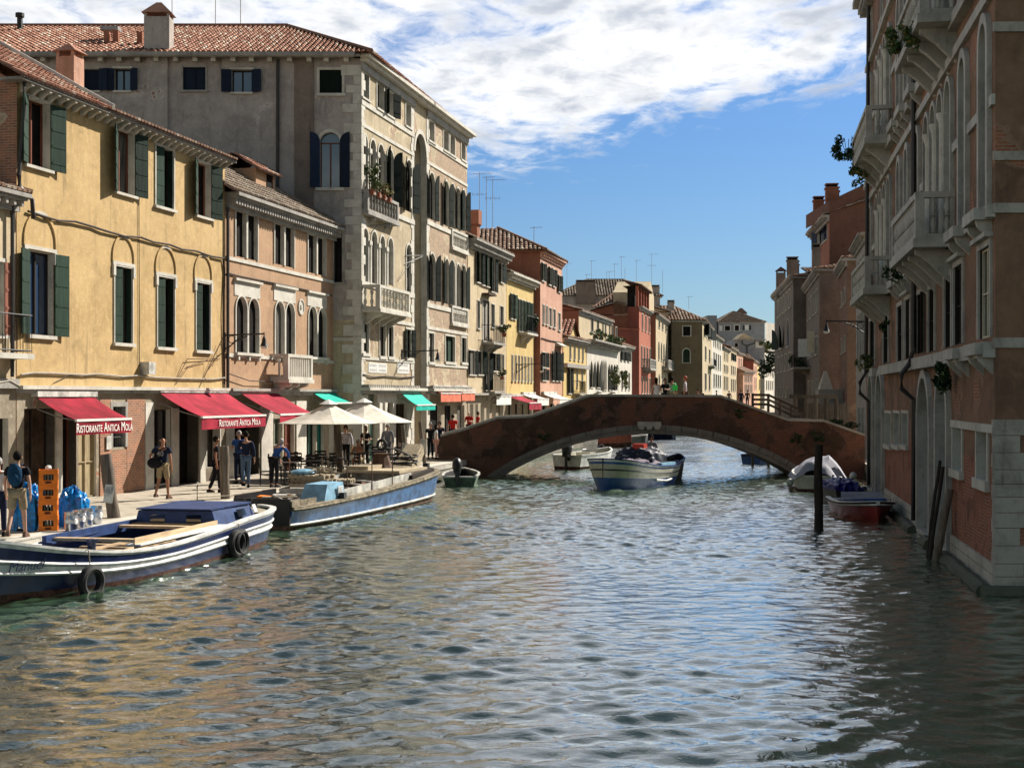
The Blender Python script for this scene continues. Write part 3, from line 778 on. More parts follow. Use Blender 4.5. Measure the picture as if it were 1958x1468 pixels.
# ================================================================ SETTING
QZ = .75
def quay_x(D):
    if D < 66: return -7.75 + .222 * (D - 39.6)
    return -1.89 + .217 * (D - 66)
def build_water():
    x0, x1, y0, y1, st = -15., 19., 9., 80., .062
    XA, XB, YA, YB = x0, x1, y0, 200.
    nx = int((x1 - x0) / st) + 1; ny = int((y1 - y0) / st) + 1
    xs = np.linspace(x0, x1, nx); ys = np.linspace(y0, y1, ny)
    Xg, Yg = np.meshgrid(xs, ys)
    rng = np.random.RandomState(11); H = np.zeros_like(Xg)
    # patches of calmer and rougher water
    amp = 1 + .38 * np.sin(.23 * Xg + .11 * Yg + 1.) * np.sin(.09 * Xg - .19 * Yg) + .25 * np.sin(.5 * Xg + .31 * Yg + 2.)
    for k in range(90):
        lam = .26 * (2.0 / .26) ** (rng.rand() ** 1.0); ang = rng.normal(math.pi / 2 + .10, .5)
        if rng.rand() < .16: ang = rng.uniform(0, math.pi)
        kk = 2 * math.pi / lam; a = .0092 * lam ** .85 / math.sqrt(9) * (1.15 if lam < .7 else .9 if lam < 1.0 else .6 if lam < 1.3 else .42)
        ph = rng.uniform(0, 6.28)
        w = np.sin(kk * (math.cos(ang) * Xg + math.sin(ang) * Yg) + ph + .35 * np.sin(.8 * Xg + ph) + .3 * np.sin(.63 * Yg - ph))
        H += a * (w + .25 * w * w)
    H *= amp
    ed = np.minimum(1, (y1 - Yg) / 4.); H = (H - H.mean()) * ed
    v = np.stack([Xg, Yg, H], -1).reshape(-1, 3)
    i = np.arange(ny - 1)[:, None] * nx + np.arange(nx - 1)[None]
    f = np.stack([i, i + 1, i + nx + 1, i + nx], -1).reshape(-1, 4)
    # calm water all round the rippled part, out to the horizon
    s2 = .28; xs2 = np.arange(-3, 40.01, s2); ys2 = np.arange(y1, 190, s2); X2, Y2 = np.meshgrid(xs2, ys2); H2 = np.zeros_like(X2)
    for k in range(26):
        lam = rng.uniform(1.0, 3.2); ang = rng.normal(math.pi / 2, .6); kk = 2 * math.pi / lam
        H2 += .0075 * lam * np.sin(kk * (math.cos(ang) * X2 + math.sin(ang) * Y2) + rng.uniform(0, 6.28)) / 2.2
    H2 *= np.clip((Y2 - y1) / 4., 0, 1) * np.clip((190 - Y2) / 8., 0, 1)
    o = len(v); n2x, n2y = len(xs2), len(ys2)
    v = np.concatenate([v, np.stack([X2, Y2, H2 + .001], -1).reshape(-1, 3)])
    i = np.arange(n2y - 1)[:, None] * n2x + np.arange(n2x - 1)[None] + o
    f = np.concatenate([f, np.stack([i, i + 1, i + n2x + 1, i + n2x], -1).reshape(-1, 4)])
    o = len(v); B = 1500.
    ring = [(-B, -30), (B, -30), (B, B), (-B, B), (x0, y0), (x1, y0), (x1, y1 - .1), (x0, y1 - .1)]
    v = np.concatenate([v, np.array([(a, b, -.002) for a, b in ring])]) - np.array([0, 0, .02]) * (np.arange(len(v) + 8) >= len(v))[:, None]
    fr_ = [(0, 1, 5, 4), (1, 2, 6, 5), (2, 3, 7, 6), (3, 0, 4, 7)]
    f = np.concatenate([f, np.array(fr_) + o])
    me = bpy.data.meshes.new('water')
    me.vertices.add(len(v)); me.vertices.foreach_set('co', v.ravel())
    me.loops.add(f.size); me.loops.foreach_set('vertex_index', f.ravel().astype(np.int32))
    me.polygons.add(len(f)); me.polygons.foreach_set('loop_start', np.arange(0, f.size, 4, dtype=np.int32))
    me.polygons.foreach_set('use_smooth', [True] * len(f))
    me.update(calc_edges=True); me.materials.append(MATS['canal_water'])
    o = bpy.data.objects.new('water', me); COL.objects.link(o); tag(o, kind='structure')
build_water()

def build_quay():
    mb = MB(); Ds = [6, 20, 39.6, 52, 66, 100, 150, 200, 300, 420]
    E = [(quay_x(d), d) for d in Ds]
    for i in range(len(E) - 1):
        (xa, ya), (xb, yb) = E[i], E[i + 1]
        mb.add([(xa - .5, ya, QZ), (xb - .5, yb, QZ), (-220, yb, QZ), (-220, ya, QZ)], [(0, 1, 2, 3)], 'paving')
        mb.add([(xa, ya, QZ + .004), (xb, yb, QZ + .004), (xb - .5, yb, QZ + .004), (xa - .5, ya, QZ + .004)], [(0, 1, 2, 3)], 'istria')
        mb.add([(xa + .03, ya, QZ + .004), (xa + .03, ya, QZ - .22), (xb + .03, yb, QZ - .22), (xb + .03, yb, QZ + .004)], [(0, 1, 2, 3)], 'istria_blocks')
        mb.add([(xa + .03, ya, QZ + .004), (xb + .03, yb, QZ + .004), (xb, yb, QZ + .004), (xa, ya, QZ + .004)], [(0, 1, 2, 3)], 'istria')
        mb.add([(xa, ya, QZ - .22), (xa, ya, -1.5), (xb, yb, -1.5), (xb, yb, QZ - .22)], [(0, 1, 2, 3)], 'quay_wall')
        mb.add([(xa + .012, ya, .22), (xa + .012, ya, -1.5), (xb + .012, yb, -1.5), (xb + .012, yb, .22)], [(0, 1, 2, 3)], 'algae_stone')
    tag(mb.build('quay_pavement'), kind='structure')
    mb = MB()
    mb.add([(14.6, 55.8, .6), (10.0, 26.8, .6), (200, 26.8, .6), (200, 140, .6), (26, 140, .6), (18.2, 76, .6)], [(0, 1, 2, 3, 4, 5)], 'paving')
    tag(mb.build('ground'), kind='structure')
    mb = MB(); mb.box((48, 262, -1), (400, 700, .7), 'paving'); mb.box((-220, 420.5, -1), (47.9, 700, .7), 'paving')
    tag(mb.build('far_ground'), kind='structure')
build_quay()

# ================================================================ LEFT ROW
def FL(px): return gp(px, 57500 / (1575 - px))
def PL(px): return gp(px, 61.3 * 875 / (1565 - px))

# ---- house at the left edge
fr = Fr(FL(-330), FL(30)); b = Bld('cream_house', 'cream house with pinkish shutters and iron balcony at the far left edge', fr)
zc = 8.95
b.wpx(fr, -14, 6, 500, 640, sw=.1, sh=(None, 'open'), shm='pinkred_paint', pane='interior_brown', ang=8)
b.wpx(fr, -90, -60, 470, 640, sw=.1, sh='open', shm='pinkred_paint')
b.wpx(fr, -30, 16, 800, 975, sw=0, sill=0, pane='interior_dark', name='doorway')
b.face(fr, -.5, zc, 'cream_plaster', zones=[(4.0, 'ground_plaster'), (zc, 'cream_plaster')])
b.body(fr, 9, -.5, zc, 'cream_plaster')
b.cornice(fr, zc + .05, .45, h=.3, dent=.35)
u1 = fr.u(32)
b.balcony(fr, fr.u(-60), fr.L - .05, fr.z(10, 676), 1.0, .5, 'iron', cons=0)
b.pipe(fr, [(fr.L - .35, -.12, zc - .3), (fr.L - .35, -.12, 4.2)], .05)
b.hip(fr, zc + .08, 9, 1.5, .3, 'tiles_old')
b.band(fr, 3.9, 4.15, .12, 'old_stone')
mb = b.mb(fr); mb.tube([(fr.u(-200), -.08, 3.95), (fr.u(-60), -.10, 3.9), (fr.u(10), -.12, 4.1), (fr.L, -.12, 3.95)], .03, 'cable_pale', 5); b.part(mb, 'cable')
b.finish()

# ---- yellow house
fr = Fr(FL(32), FL(430)); b = Bld('yellow_house', 'long ochre yellow house with green shutters and blind arches above the red restaurant awnings', fr)
ZT = 11.95; LED = 3.98
kw = dict(sh='open', shm='green_worn', pane='interior_dark', curtain=True, frame='redbrown_wood', dep=.25, sw=.07, sill=.08)
b.wpx(fr, 50, 94, 192, 320, ang=(14, 10), lw=.62, **kw)
b.wpx(fr, 222, 256, 250, 371, ang=(14, 10), lw=.6, **kw)
b.wpx(fr, 375, 402, 312, 415, ang=(14, 10), lw=.58, **kw)
b.wpx(fr, 297, 331, 283, 397, sw=.07, sh=('closed', 'in'), shm='green_worn', pane='interior_dark')
b.wpx(fr, 53, 102, 482, 641, sw=0, sh='open', ang=(8, 6), lw=.6, shm='green_paint', pane='glass_blue', frame='dark_wood', sill=.1)
for xa, xb, ya, yb in ((218, 252, 511, 656), (300, 332.5, 531, 664), (374, 401, 542, 670)):
    b.wpx(fr, xa, xb, ya, yb, sw=.05, sh=('closed', 'in'), shm='green_worn' if xa > 300 else 'green_worn', pane='interior_dark', sill=.1)
for xa, xb, ya in ((47, 104, 478), (216, 254, 507), (298, 334, 527), (372, 403, 538)):
    D = fr.D((xa + xb) / 2); u0, u1 = fr.u(xa), fr.u(xb); z0 = zp(ya, D); w = u1 - u0
    mb = b.mb(fr); mb.box((u0 - .06, -.05, z0 - .02), (u1 + .06, 0, z0 + .08), 'istria')
    for sx_ in (u0, u1): mb.box((sx_ - .07, -.07, z0 - .35), (sx_ + .07, 0, z0 - .021), 'istria')
    pts = [(u0, z0 + .08)] + arcpts(u0, u1, z0 + .22, 'round', 16) + [(u1, z0 + .08)]
    c = (u0 + u1) / 2; t = .085
    def off(p):
        if p[1] <= z0 + .22: return (p[0] + (-t if p[0] < c else t), p[1])
        v = Vector((p[0] - c, p[1] - z0 - .22)).normalized(); return (p[0] + v.x * t, p[1] + v.y * t)
    for i in range(len(pts) - 1):
        q = [pts[i], pts[i + 1], off(pts[i + 1]), off(pts[i])]
        mb.prism([(a, -.045, d) for a, d in q], (0, .045, 0), 'istria' if 6 < i < 11 else 'yellow_plaster')
    b.part(mb, 'blind_arch')
# ground floor
gk = dict(sw=0, sill=0, name='shop_opening')
def gop(xa, xb, ya, yb=None, **k):
    xm = (xa + xb) / 2; D = fr.D(xm); u0, u1 = fr.u(xa), fr.u(xb)
    kk = dict(gk); kk.update(k)
    return b.win(fr, u0, u1, zp(ya, D), QZ + .02 if yb is None else zp(yb, D), **kk)
gop(46, 104, 781, pane='interior_brown', frame='dark_wood', dep=.3, mull=1, rm='shaded_reveal')
gop(118, 146, 781, pane='interior_dark', dep=.3, rm='shaded_reveal', mull=1, frame='redbrown_wood')
gop(150, 184, 815, pane='old_door', dep=.12, mull=2, frame='old_door', name='door')
gop(214, 238, 777, 855, sw=.14, pane='interior_dark', dep=.3, mull=0, grille=True, name='grille_window', sm='old_stone')
gop(293, 325, 783, 925, pane='glass_dark', dep=.2, mull=1, name='door')
gop(342, 379, 774, pane='interior_dark', dep=.4, mull=0, name='doorway', rm='shaded_reveal')
gop(394, 419, 790, 893, sw=.06, pane='interior_dark', dep=.3, name='shop_window')
b.face(fr, -.5, ZT, 'yellow_plaster', zones=[(LED, 'ground_plaster'), (ZT, 'yellow_plaster')], x1=fr.L)
b.body(fr, 10.5, -.5, ZT, 'yellow_plaster', sidemat='brick_low')
# brick piers of the ground floor, set proud of the plaster
b.boxes('brick_pier', [((fr.u(190), -.03, QZ), (fr.u(212), 0, 3.6)), ((fr.u(241), -.035, QZ), (fr.u(275), 0, 3.6)), ((fr.u(212), -.028, QZ), (fr.u(241), 0, fr.z(226, 860)))], 'brick_low')
b.boxes('pilaster', [((fr.u(106), -.06, QZ), (fr.u(116), 0, 3.3)), ((fr.u(276), -.05, QZ), (fr.u(292), 0, 3.5)), ((fr.u(327), -.05, QZ), (fr.u(340), 0, 3.3)), ((fr.u(381), -.05, QZ), (fr.u(391), 0, 3.4))], 'istria')
mb = b.mb(fr); mb.box((-.05, -.22, LED - .1), (fr.L + .05, 0, LED), 'istria'); mb.box((-.05, -.14, LED - .2), (fr.L + .05, 0, LED - .1), 'old_stone'); b.part(mb, 'ledge')
# cornice: board on shaped brackets
mb = b.mb(fr); mb.box((-.35, -.40, ZT + .02), (fr.L + .1, .3, ZT + .1), 'old_stone')
b.part(mb, 'cornice')
mb = b.mb(fr)
n = 30
for i in range(n):
    x = .2 + (fr.L - .4) * i / (n - 1)
    prof = [(0, ZT + .018), (-.36, ZT + .018), (-.36, ZT - .05), (-.22, ZT - .09), (-.1, ZT - .19), (0, ZT - .22)]
    mb = b.mb(fr); mb.prism([(x - .06, a, c) for a, c in prof], (.12, 0, 0), 'istria'); b.part(mb, 'eaves_bracket')
mb = b.mb(fr); uv_ = fr.u(187)
tile_quad(mb, [(-.45, -.45, ZT + .1), (uv_, -.45, ZT + .1), (uv_, 6, ZT + 3.7), (-.45, 6, ZT + 3.7)], 'tiles_red', .22)
tile_quad(mb, [(uv_ + .02, -.45, ZT + .1), (fr.L + .1, -.45, ZT + .1), (fr.L + .1, 6, ZT + 1.5), (uv_ + .02, 6, ZT + 1.5)], 'tiles_old', .22)
mb.add([(-.45, 6, ZT + 3.68), (uv_, 6, ZT + 3.68), (uv_, 10.6, ZT), (-.45, 10.6, ZT)], [(0, 1, 2, 3)], 'tile_bed'); mb.add([(uv_, 6, ZT + 1.5), (fr.L, 6, ZT + 1.5), (fr.L, 10.6, ZT), (uv_, 10.6, ZT)], [(0, 1, 2, 3)], 'tile_bed')
mb.tube([(uv_, -.5, ZT + .2), (uv_, 6, ZT + 3.82)], .09, 'istria', 6); b.part(mb, 'roof')
b.wall.T = b.inv @ fr.M; b.wall.add([(0, 0, ZT), (0, 6, ZT + 3.6), (0, 10.5, ZT)], [(0, 1, 2)], 'brick_low'); b.wall.add([(uv_, 0, ZT), (uv_, 6, ZT + 3.6), (uv_, 10.5, ZT)], [(0, 1, 2)], 'brick_low')
x_, y_ = b.loc(134, 44.5); b.chimney(x_, y_, ZT, zp(112, 44.5), .62, .62, 'pink_plaster', 'tiles_red')
mb = b.mb(fr)   # sagging cable bundle along the wall
pts = [(50, 404), (85, 416), (107, 422), (140, 424), (175, 434), (195, 441), (235, 452), (265, 454), (290, 463), (320, 468), (345, 477), (370, 480), (400, 490), (424, 494)]
mb.tube([(fr.u(x), -.06 - .02 * (i % 2), fr.z(x, y)) for i, (x, y) in enumerate(pts)], .035, 'cable', 6)
mb.tube([(fr.u(x), -.05, fr.z(x, y)) for x, y in ((424, 494), (427, 520), (424, 600), (427, 735))], .03, 'cable', 5)
b.part(mb, 'cable')
mb = b.mb(fr)
pts = [(36, 716), (60, 713), (100, 714), (160, 717), (180, 715), (230, 720), (262, 718), (300, 722), (350, 724), (405, 725), (428, 722)]
mb.tube([(fr.u(x), -.06, fr.z(x, y)) for x, y in pts], .03, 'cable_pale', 5)
mb.tube([(fr.u(x), -.03, fr.z(x, y)) for x, y in ((264, 390), (265, 700))], .012, 'cable', 4)
mb.tube([(fr.u(x), -.04, fr.z(x, y)) for x, y in ((100, 732), (130, 718), (150, 720))], .012, 'cable', 4)
b.part(mb, 'cable')
mb = b.mb(fr); mb.box((fr.u(268), -.3, fr.z(272, 716)), (fr.u(281), 0, fr.z(272, 692)), 'dirty_white'); b.part(mb, 'alarm_box')
b.pipe(fr, [(-.05, -.25, ZT), (-.05, -.25, ZT - .6), (-.12, -.14, 9.5), (-.05, -.12, 9.2), (.25, -.3, 8.9), (.3, -.3, 8.4)], .06)
b.pipe(fr, [(fr.L + .03, -.1, 10.4), (fr.L + .03, -.1, LED)], .06)
mb = b.mb(fr)
for (x0_, y0_), (x1_, y1_) in (((353, 686), (336, 725)), ((353, 686), (418, 686)), ((392, 688), (354, 702)), ((354, 702), (334, 735)), ((416, 655), (384, 730))):
    mb.tube([(fr.u(x0_), -.1, fr.z(x0_, y0_)), (fr.u(x1_), -.04, fr.z(x1_, y1_))], .015, 'rust_iron', 4)
b.part(mb, 'iron_bracket')
b.finish(); YEL = fr

# ---- tan house with paired windows
fr = Fr(FL(431), FL(637)); b = Bld('tan_house', 'pinkish tan house with paired white framed windows, between the yellow house and the palazzo', fr)
ZT = 10.85; LED = 3.98
def pair(xa, xb, ya, yb, arch):
    D = fr.D((xa + xb) / 2); u0, u1 = fr.u(xa), fr.u(xb); m = (u0 + u1) / 2; g_ = .075
    for p, q in ((u0, m - g_), (m + g_, u1)):
        b.win(fr, p, q, zp(ya, D), zp(yb, D), arch=arch, sw=.075, sm='istria', sill=0, pane='interior_dark', dep=.12, mull=0, proj=.05, name='arched_window' if arch else 'window')
for xa, xb, ya, yb in ((449.5, 491, 408, 494), (524, 561, 431.5, 508), (588, 621, 452, 524)): pair(xa, xb, ya, yb, None)
for xa, xb, ya, yb in ((450, 494, 569, 675), (525, 562, 578, 679), (589, 622, 588, 683)):
    pair(xa, xb, ya, yb, 'round')
    D = fr.D((xa + xb) / 2); u0, u1 = fr.u(xa), fr.u(xb)
    mb = b.mb(fr); zt_ = zp(ya, D); r = (u1 - u0) / 4
    mb.box((u0 - .12, -.028, zt_ - r), (u1 + .12, 0, zt_ + .55), 'istria'); mb.box((u0 - .18, -.13, zt_ + .55), (u1 + .18, 0, zt_ + .64), 'istria')
    # stone field only above the arches: cut by laying it behind the arch bands
    mb2 = b.mb(fr)
    mb2.box((u0 - .15, -.16, zp(yb, D) - .1), (u1 + .15, 0, zp(yb, D)), 'istria')
    for q in (u0 + .1, (u0 + u1) / 2, u1 - .1): mb2.box((q - .06, -.12, zp(yb, D) - .28), (q + .06, 0, zp(yb, D) - .1), 'istria')
    b.part(mb2, 'sill')
    mb = b.mb(fr); mb.box((u0 - .12, -.028, zt_ + .02), (u1 + .12, 0, zt_ + .55), 'istria'); mb.box((u0 - .18, -.13, zt_ + .55), (u1 + .18, 0, zt_ + .64), 'istria')
    b.part(mb, 'window_head')
zs = fr.z(545, 515); b.band(fr, zs - .14, zs - .01, .05)
zs2 = fr.z(460, 677); b.band(fr, zs2 - .13, zs2, .05)
def gop2(xa, xb, ya, **k):
    D = fr.D((xa + xb) / 2); kk = dict(sw=0, sill=0, name='shop_opening', dep=.2); kk.update(k)
    return b.win(fr, fr.u(xa), fr.u(xb), zp(ya, D), QZ + .02, **kk)
gop2(449, 495, 812, pane='interior_dark', mull=0, dep=.5, rm='shaded_reveal')
gop2(522, 540, 800, pane='glass_green', mull=2, frame='cream_wood')
gop2(543, 562, 800, pane='redbrown_wood', mull=2, frame='redbrown_wood', name='door')
gop2(586, 604, 790, pane='glass_green', mull=1, frame='dark_wood'); gop2(606, 620, 790, pane='teal_paint', mull=1, frame='teal_paint', name='door')
b.face(fr, -.5, ZT, 'tan_plaster', zones=[(LED, 'ground_plaster'), (ZT, 'tan_plaster')])
b.body(fr, 9, -.5, ZT, 'tan_plaster')
b.boxes('pilaster', [((fr.u(xa), -.05, QZ), (fr.u(xb), 0, 3.5)) for xa, xb in ((432, 446), (498, 520), (565, 584), (625, 636))], 'white_plaster')
mb = b.mb(fr); mb.box((0, -.3, LED - .1), (fr.L, 0, LED), 'old_stone'); mb.box((0, -.18, LED - .25), (fr.L, 0, LED - .1), 'old_stone'); b.part(mb, 'ledge')
b.cornice(fr, ZT + .1, .55, 'old_stone', h=.34, dent=.24, dh=.2, dw=.12)
b.hip(fr, ZT + .12, 9, 3.0, .5, 'tiles_grey', hips=(False, True), gable='tan_plaster')
yD = lambda D: (D - fr.P.y) / fr.d.y
b.balcony(fr, yD(54.3), yD(56.9), 4.35, .97, .75, 'bars', cons=3)
D = fr.D(575); mb = b.mb(fr); u_ = fr.u(575); z_ = zp(587, D)
mb.T = mb.T @ Matrix.Translation((u_, 0, z_)) @ Matrix.Rotation(R(90), 4, 'X')
mb.lathe((0, 0, 0), [(.33, 0), (.33, .05), (.27, .055), (.26, .02), (0.1, .02), (.1, .06), (0.01, .08)], 'istria', 20); b.part(mb, 'medallion')
mb = b.mb(fr); mb.tube([(fr.u(x), -.05, fr.z(x, y)) for x, y in ((432, 522), (455, 528), (500, 537), (545, 546), (590, 556), (632, 565))], .03, 'cable', 5)
mb.tube([(fr.u(x), -.15, fr.z(x, y)) for x, y in ((432, 715), (470, 728), (520, 730), (560, 745))], .02, 'cable', 4); b.part(mb, 'cable')
# roof dormer
ud, yd = b.loc(472, 58); mb = b.mb(fr)
mb.box((ud - 1.2, yd - .9, ZT + .8), (ud + .8, yd + .9, ZT + 2.0), 'tan_plaster'); D_ = b.part(mb, 'dormer')
mb = b.mb(fr); mb.box((ud - .1, yd - .93, ZT + 1.25), (ud + .5, yd - .9, ZT + 1.9), 'interior_dark'); mb.build('dormer_window', D_)
mb = b.mb(fr); tile_quad(mb, [(ud - 1.5, yd - 1.15, ZT + 1.9), (ud + 1.0, yd - 1.15, ZT + 1.9), (ud + 1.0, yd, ZT + 2.6), (ud - 1.5, yd, ZT + 2.6)], 'tiles_red', .22)
tile_quad(mb, [(ud + 1.0, yd + 1.15, ZT + 1.9), (ud - 1.5, yd + 1.15, ZT + 1.9), (ud - 1.5, yd, ZT + 2.6), (ud + 1.0, yd, ZT + 2.6)], 'tiles_red', .22); mb.build('dormer_roof', D_)
b.finish(); TAN = fr

# ---- the palazzo
frS = Fr((-42, 61.3), PL(690)); frA = Fr(PL(690), PL(791)); frB = Fr(PL(815), PL(893))
b = Bld('palazzo', 'tallest palazzo, grey side wall and cream front, with arched windows and red hip roof', frA)
ZT = 18.35
wk = dict(sm='old_stone')
# shaded side towards the camera
b.wpx(frS, 155, 190, 132, 174, sw=0, sh=(None, 'open'), shm='navy_paint', pane='navy_paint', sill=.08, mull=0)
b.wpx(frS, 219, 250, 132, 174, sw=0, sh='open', shm='navy_paint', pane='glass_blue', sill=.08, top=.05)
b.wpx(frS, 350, 393, 129, 173, sw=.08, pane='navy_paint', sm='old_stone', mull=1, frame='navy_paint', dep=.1)
b.wpx(frS, 443, 482, 134, 177, sw=0, sh='open', shm='navy_paint', pane='glass_blue', sill=.08, top=.05)
b.wpx(frS, 611, 654, 134, 179, sw=.11, sh='closed', shm='dark_green_paint', pane='navy_paint', sill=.12)
b.wpx(frS, 612, 650, 253, 359, arch='round', sw=.14, sh='open', shm='navy_paint', pane='glass_blue', frame='redbrown_wood', mull=1, sill=.13, ang=6)
b.wpx(frS, 639, 654, 434, 540, arch='round', sw=.14, pane='interior_dark', grille=True, sm='old_stone')
b.face(frS, -.5, ZT, 'grey_plaster', zones=[(7.0, 'palazzo_plaster'), (ZT, 'grey_plaster')])
# facade A
AR = dict(arch='round', sm='istria', sill=0, mull=0, pane='interior_dark', dep=.13, sw=.1, name='arched_window')
for xa, xb, ya, yb in ((692, 704.5, 141, 189), (720, 733, 159, 210), (775, 785, 199, 243)):
    b.wpx(frA, xa, xb, ya, yb, sw=.1, pane='interior_dark', mull=0, sm='istria', sh=('closed', None) if xa < 700 else None, shm='green_worn')
b.wpx(frA, 739, 751, 176, 222, sw=.1, sh='open', shm='dark_green_paint', pane='interior_dark', mull=0, ang=20)
for xa, xb, ya, yb in ((692.5, 702, 259, 372), (707.5, 717.5, 268, 378), (722.5, 733, 277, 384)): b.wpx(frA, xa, xb, ya, yb, **AR)
b.wpx(frA, 739, 751.5, 286, 392, **{**AR, 'sh': 'open', 'shm': 'dark_green_paint', 'ang': 25})
b.wpx(frA, 775, 788, 307, 405, **{**AR, 'sh': 'open', 'shm': 'dark_green_paint', 'ang': 20})
for xa, xb, ya, yb in ((693, 703, 437, 540), (709.5, 720, 443, 543), (726, 735, 452, 546), (741, 751, 456, 545), (776, 786.5, 468, 564)):
    b.wpx(frA, xa, xb, ya, yb, **{**AR, 'pane': 'curtain' if xa > 738 and xa < 760 else 'curtain_dim'})
for xa, xb, ya, yb in ((693, 704, 614, 675), (725.5, 735.5, 621, 681), (742, 751, 624, 682), (776, 786, 630, 684)):
    b.wpx(frA, xa, xb, ya, yb, sw=.1, sm='istria', pane='curtain_dim' if xa < 740 else 'interior_dark', mull=1, dep=.12, sill=.14, sh='open' if xa > 770 else None, shm='dark_green_paint', lw=.35)
def gop3(fr_, xa, xb, ya, **k):
    D = fr_.D((xa + xb) / 2); kk = dict(sw=0, sill=0, name='shop_opening', dep=.2); kk.update(k)
    return b.win(fr_, fr_.u(xa), fr_.u(xb), zp(ya, D), QZ + .02, **kk)
gop3(frA, 701, 722, 752, pane='glass_green', mull=3, frame='cream_wood')
gop3(frA, 740, 752, 770, pane='interior_dark', mull=0, name='doorway'); gop3(frA, 757, 778, 772, pane='interior_brown', mull=1, frame='brown_wood')
ZA = dict(zones=[(3.95, 'white_plaster'), (ZT, 'palazzo_plaster')])
b.face(frA, -.5, ZT, 'palazzo_plaster', **ZA)
# facade B
for xa, xb, ya, yb in ((819, 829.5, 232, 271), (847.5, 857, 250, 289), (860, 869, 259, 297), (881.5, 889, 272, 307)):
    b.wpx(frB, xa, xb, ya, yb, sw=.1, pane='curtain' if xa < 830 else 'interior_dark', mull=0, sm='istria')
D2 = {**AR, 'sh': 'open', 'shm': 'dark_green_paint', 'ang': 14, 'lw': .42}
b.wpx(frB, 819, 831, 331, 420, **D2)
for xa, xb, ya, yb in ((848, 858, 347, 432), (861.5, 869, 353, 436), (872, 879, 360, 439), (882, 890, 364, 440)): b.wpx(frB, xa, xb, ya, yb, **(D2 if xa in (848,) or xa > 870 else AR))
b.wpx(frB, 819.5, 832, 485, 575, **D2)
for xa, xb, ya, yb in ((849.5, 858, 495, 581), (862, 869, 500, 586), (872, 879, 505, 588), (882.5, 890.5, 508, 590)): b.wpx(frB, xa, xb, ya, yb, **(D2 if xa < 860 or xa > 881 else AR))
for xa, xb, ya, yb in ((819, 829, 637, 692), (851, 869, 643, 692), (882, 891, 646, 693)):
    b.wpx(frB, xa, xb, ya, yb, sw=.1, sm='istria', pane='green_paint' if xa > 840 else 'curtain', mull=1, dep=.15, sill=.14)
gop3(frB, 822, 843, 775, pane='interior_dark', mull=0); gop3(frB, 850, 866, 775, pane='interior_dark', mull=1); gop3(frB, 874, 888, 775, pane='interior_dark', mull=0)
b.face(frB, -.5, ZT, 'palazzo_brick', zones=[(3.95, 'ground_plaster'), (ZT, 'palazzo_brick')])
# recess between the two halves, spanned by an arch
uA = frA.L; uB = (frB.P - frA.P).dot(frA.d); mbw = b.wall; mbw.T = b.inv @ frA.M
mbw.add([(uA, 0, -.5), (uA, .3, -.5), (uA, .3, ZT), (uA, 0, ZT)], [(0, 1, 2, 3)], 'palazzo_plaster')
mbw.add([(uB, 0, -.5), (uB, .3, -.5), (uB, .3, ZT), (uB, 0, ZT)], [(0, 3, 2, 1)], 'palazzo_plaster')
mbw.add([(uA, 3, -.5), (uB, .3, -.5), (uB, .3, ZT), (uA, 3, ZT)], [(0, 1, 2, 3)], 'sand_plaster')
frG = Fr(frA.Q, frB.P); z_top = frG.z(803, 252)
frG.ops.append((0.05, frG.L - .05, -.5, z_top, 'round', .28, 'istria')); b.face(frG, -.5, ZT, 'palazzo_plaster')
mb = b.mb(frG); ia = arcpts(.12, frG.L - .12, z_top - frG.L / 2, 'round', 14); c = frG.L / 2
for i in range(14):
    k1 = [(c + (p[0] - c) * 1.22, z_top - frG.L / 2 + (p[1] - z_top + frG.L / 2) * 1.22) for p in (ia[i], ia[i + 1])]
    mb.prism([(ia[i][0], -.06, ia[i][1]), (ia[i + 1][0], -.06, ia[i + 1][1]), (k1[1][0], -.06, k1[1][1]), (k1[0][0], -.06, k1[0][1])], (0, .06, 0), 'istria')
b.part(mb, 'great_arch')
def body_poly():
    """back of the palazzo"""
    mbw.T = b.inv
    pts = [(-42, 61.3), (-42, 82), (frB.Q.x - 4.0, 84), (frB.Q.x, frB.Q.y)]
    for i in range(3):
        p, q = pts[i], pts[i + 1]
        mbw.add([(p[0], p[1], -.5), (q[0], q[1], -.5), (q[0], q[1], ZT), (p[0], p[1], ZT)], [(0, 1, 2, 3)], 'grey_plaster')
body_poly()
# quoins and strings
mb = b.mb(frA)
z = .75; i = 0
rnd = random.Random(3)
while z < ZT - .5:
    h = rnd.uniform(.3, .5); w = (.55 if i % 2 else .32) * rnd.uniform(.9, 1.15); w2 = (.35 if i % 2 else .6)
    mb.box((-.035, -.035, z), (w, .0, z + h - .012), 'istria'); 
    mb.box((-.04, -.0, z), (0, .001, z + h - .012), 'istria')
    z += h; i += 1
b.part(mb, 'quoins')
mb = b.mb(frS); z = .75; i = 0
while z < ZT - .5:
    h = rnd.uniform(.3, .5); w = (.35 if i % 2 else .75) * rnd.uniform(.8, 1.2)
    mb.box((frS.L - w, -.035, z), (frS.L + .035, .0, z + h - .012), 'istria'); z += h; i += 1
b.part(mb, 'quoins')
for fr_, e in ((frA, 'near'), (frA, 'far'), (frB, 'near')):
    mb = b.mb(fr_); z = .75; i = 0
    if e == 'near' and fr_ is frA: continue
    while z < ZT - .5:
        h = rnd.uniform(.35, .6); w = (.55 if i % 2 else .38)
        a = (fr_.L - w, fr_.L) if e == 'far' else (-.02, w)
        mb.box((a[0], -.03, z), (a[1], 0, z + h - .01), 'istria'); z += h; i += 1
    b.part(mb, 'quoins')
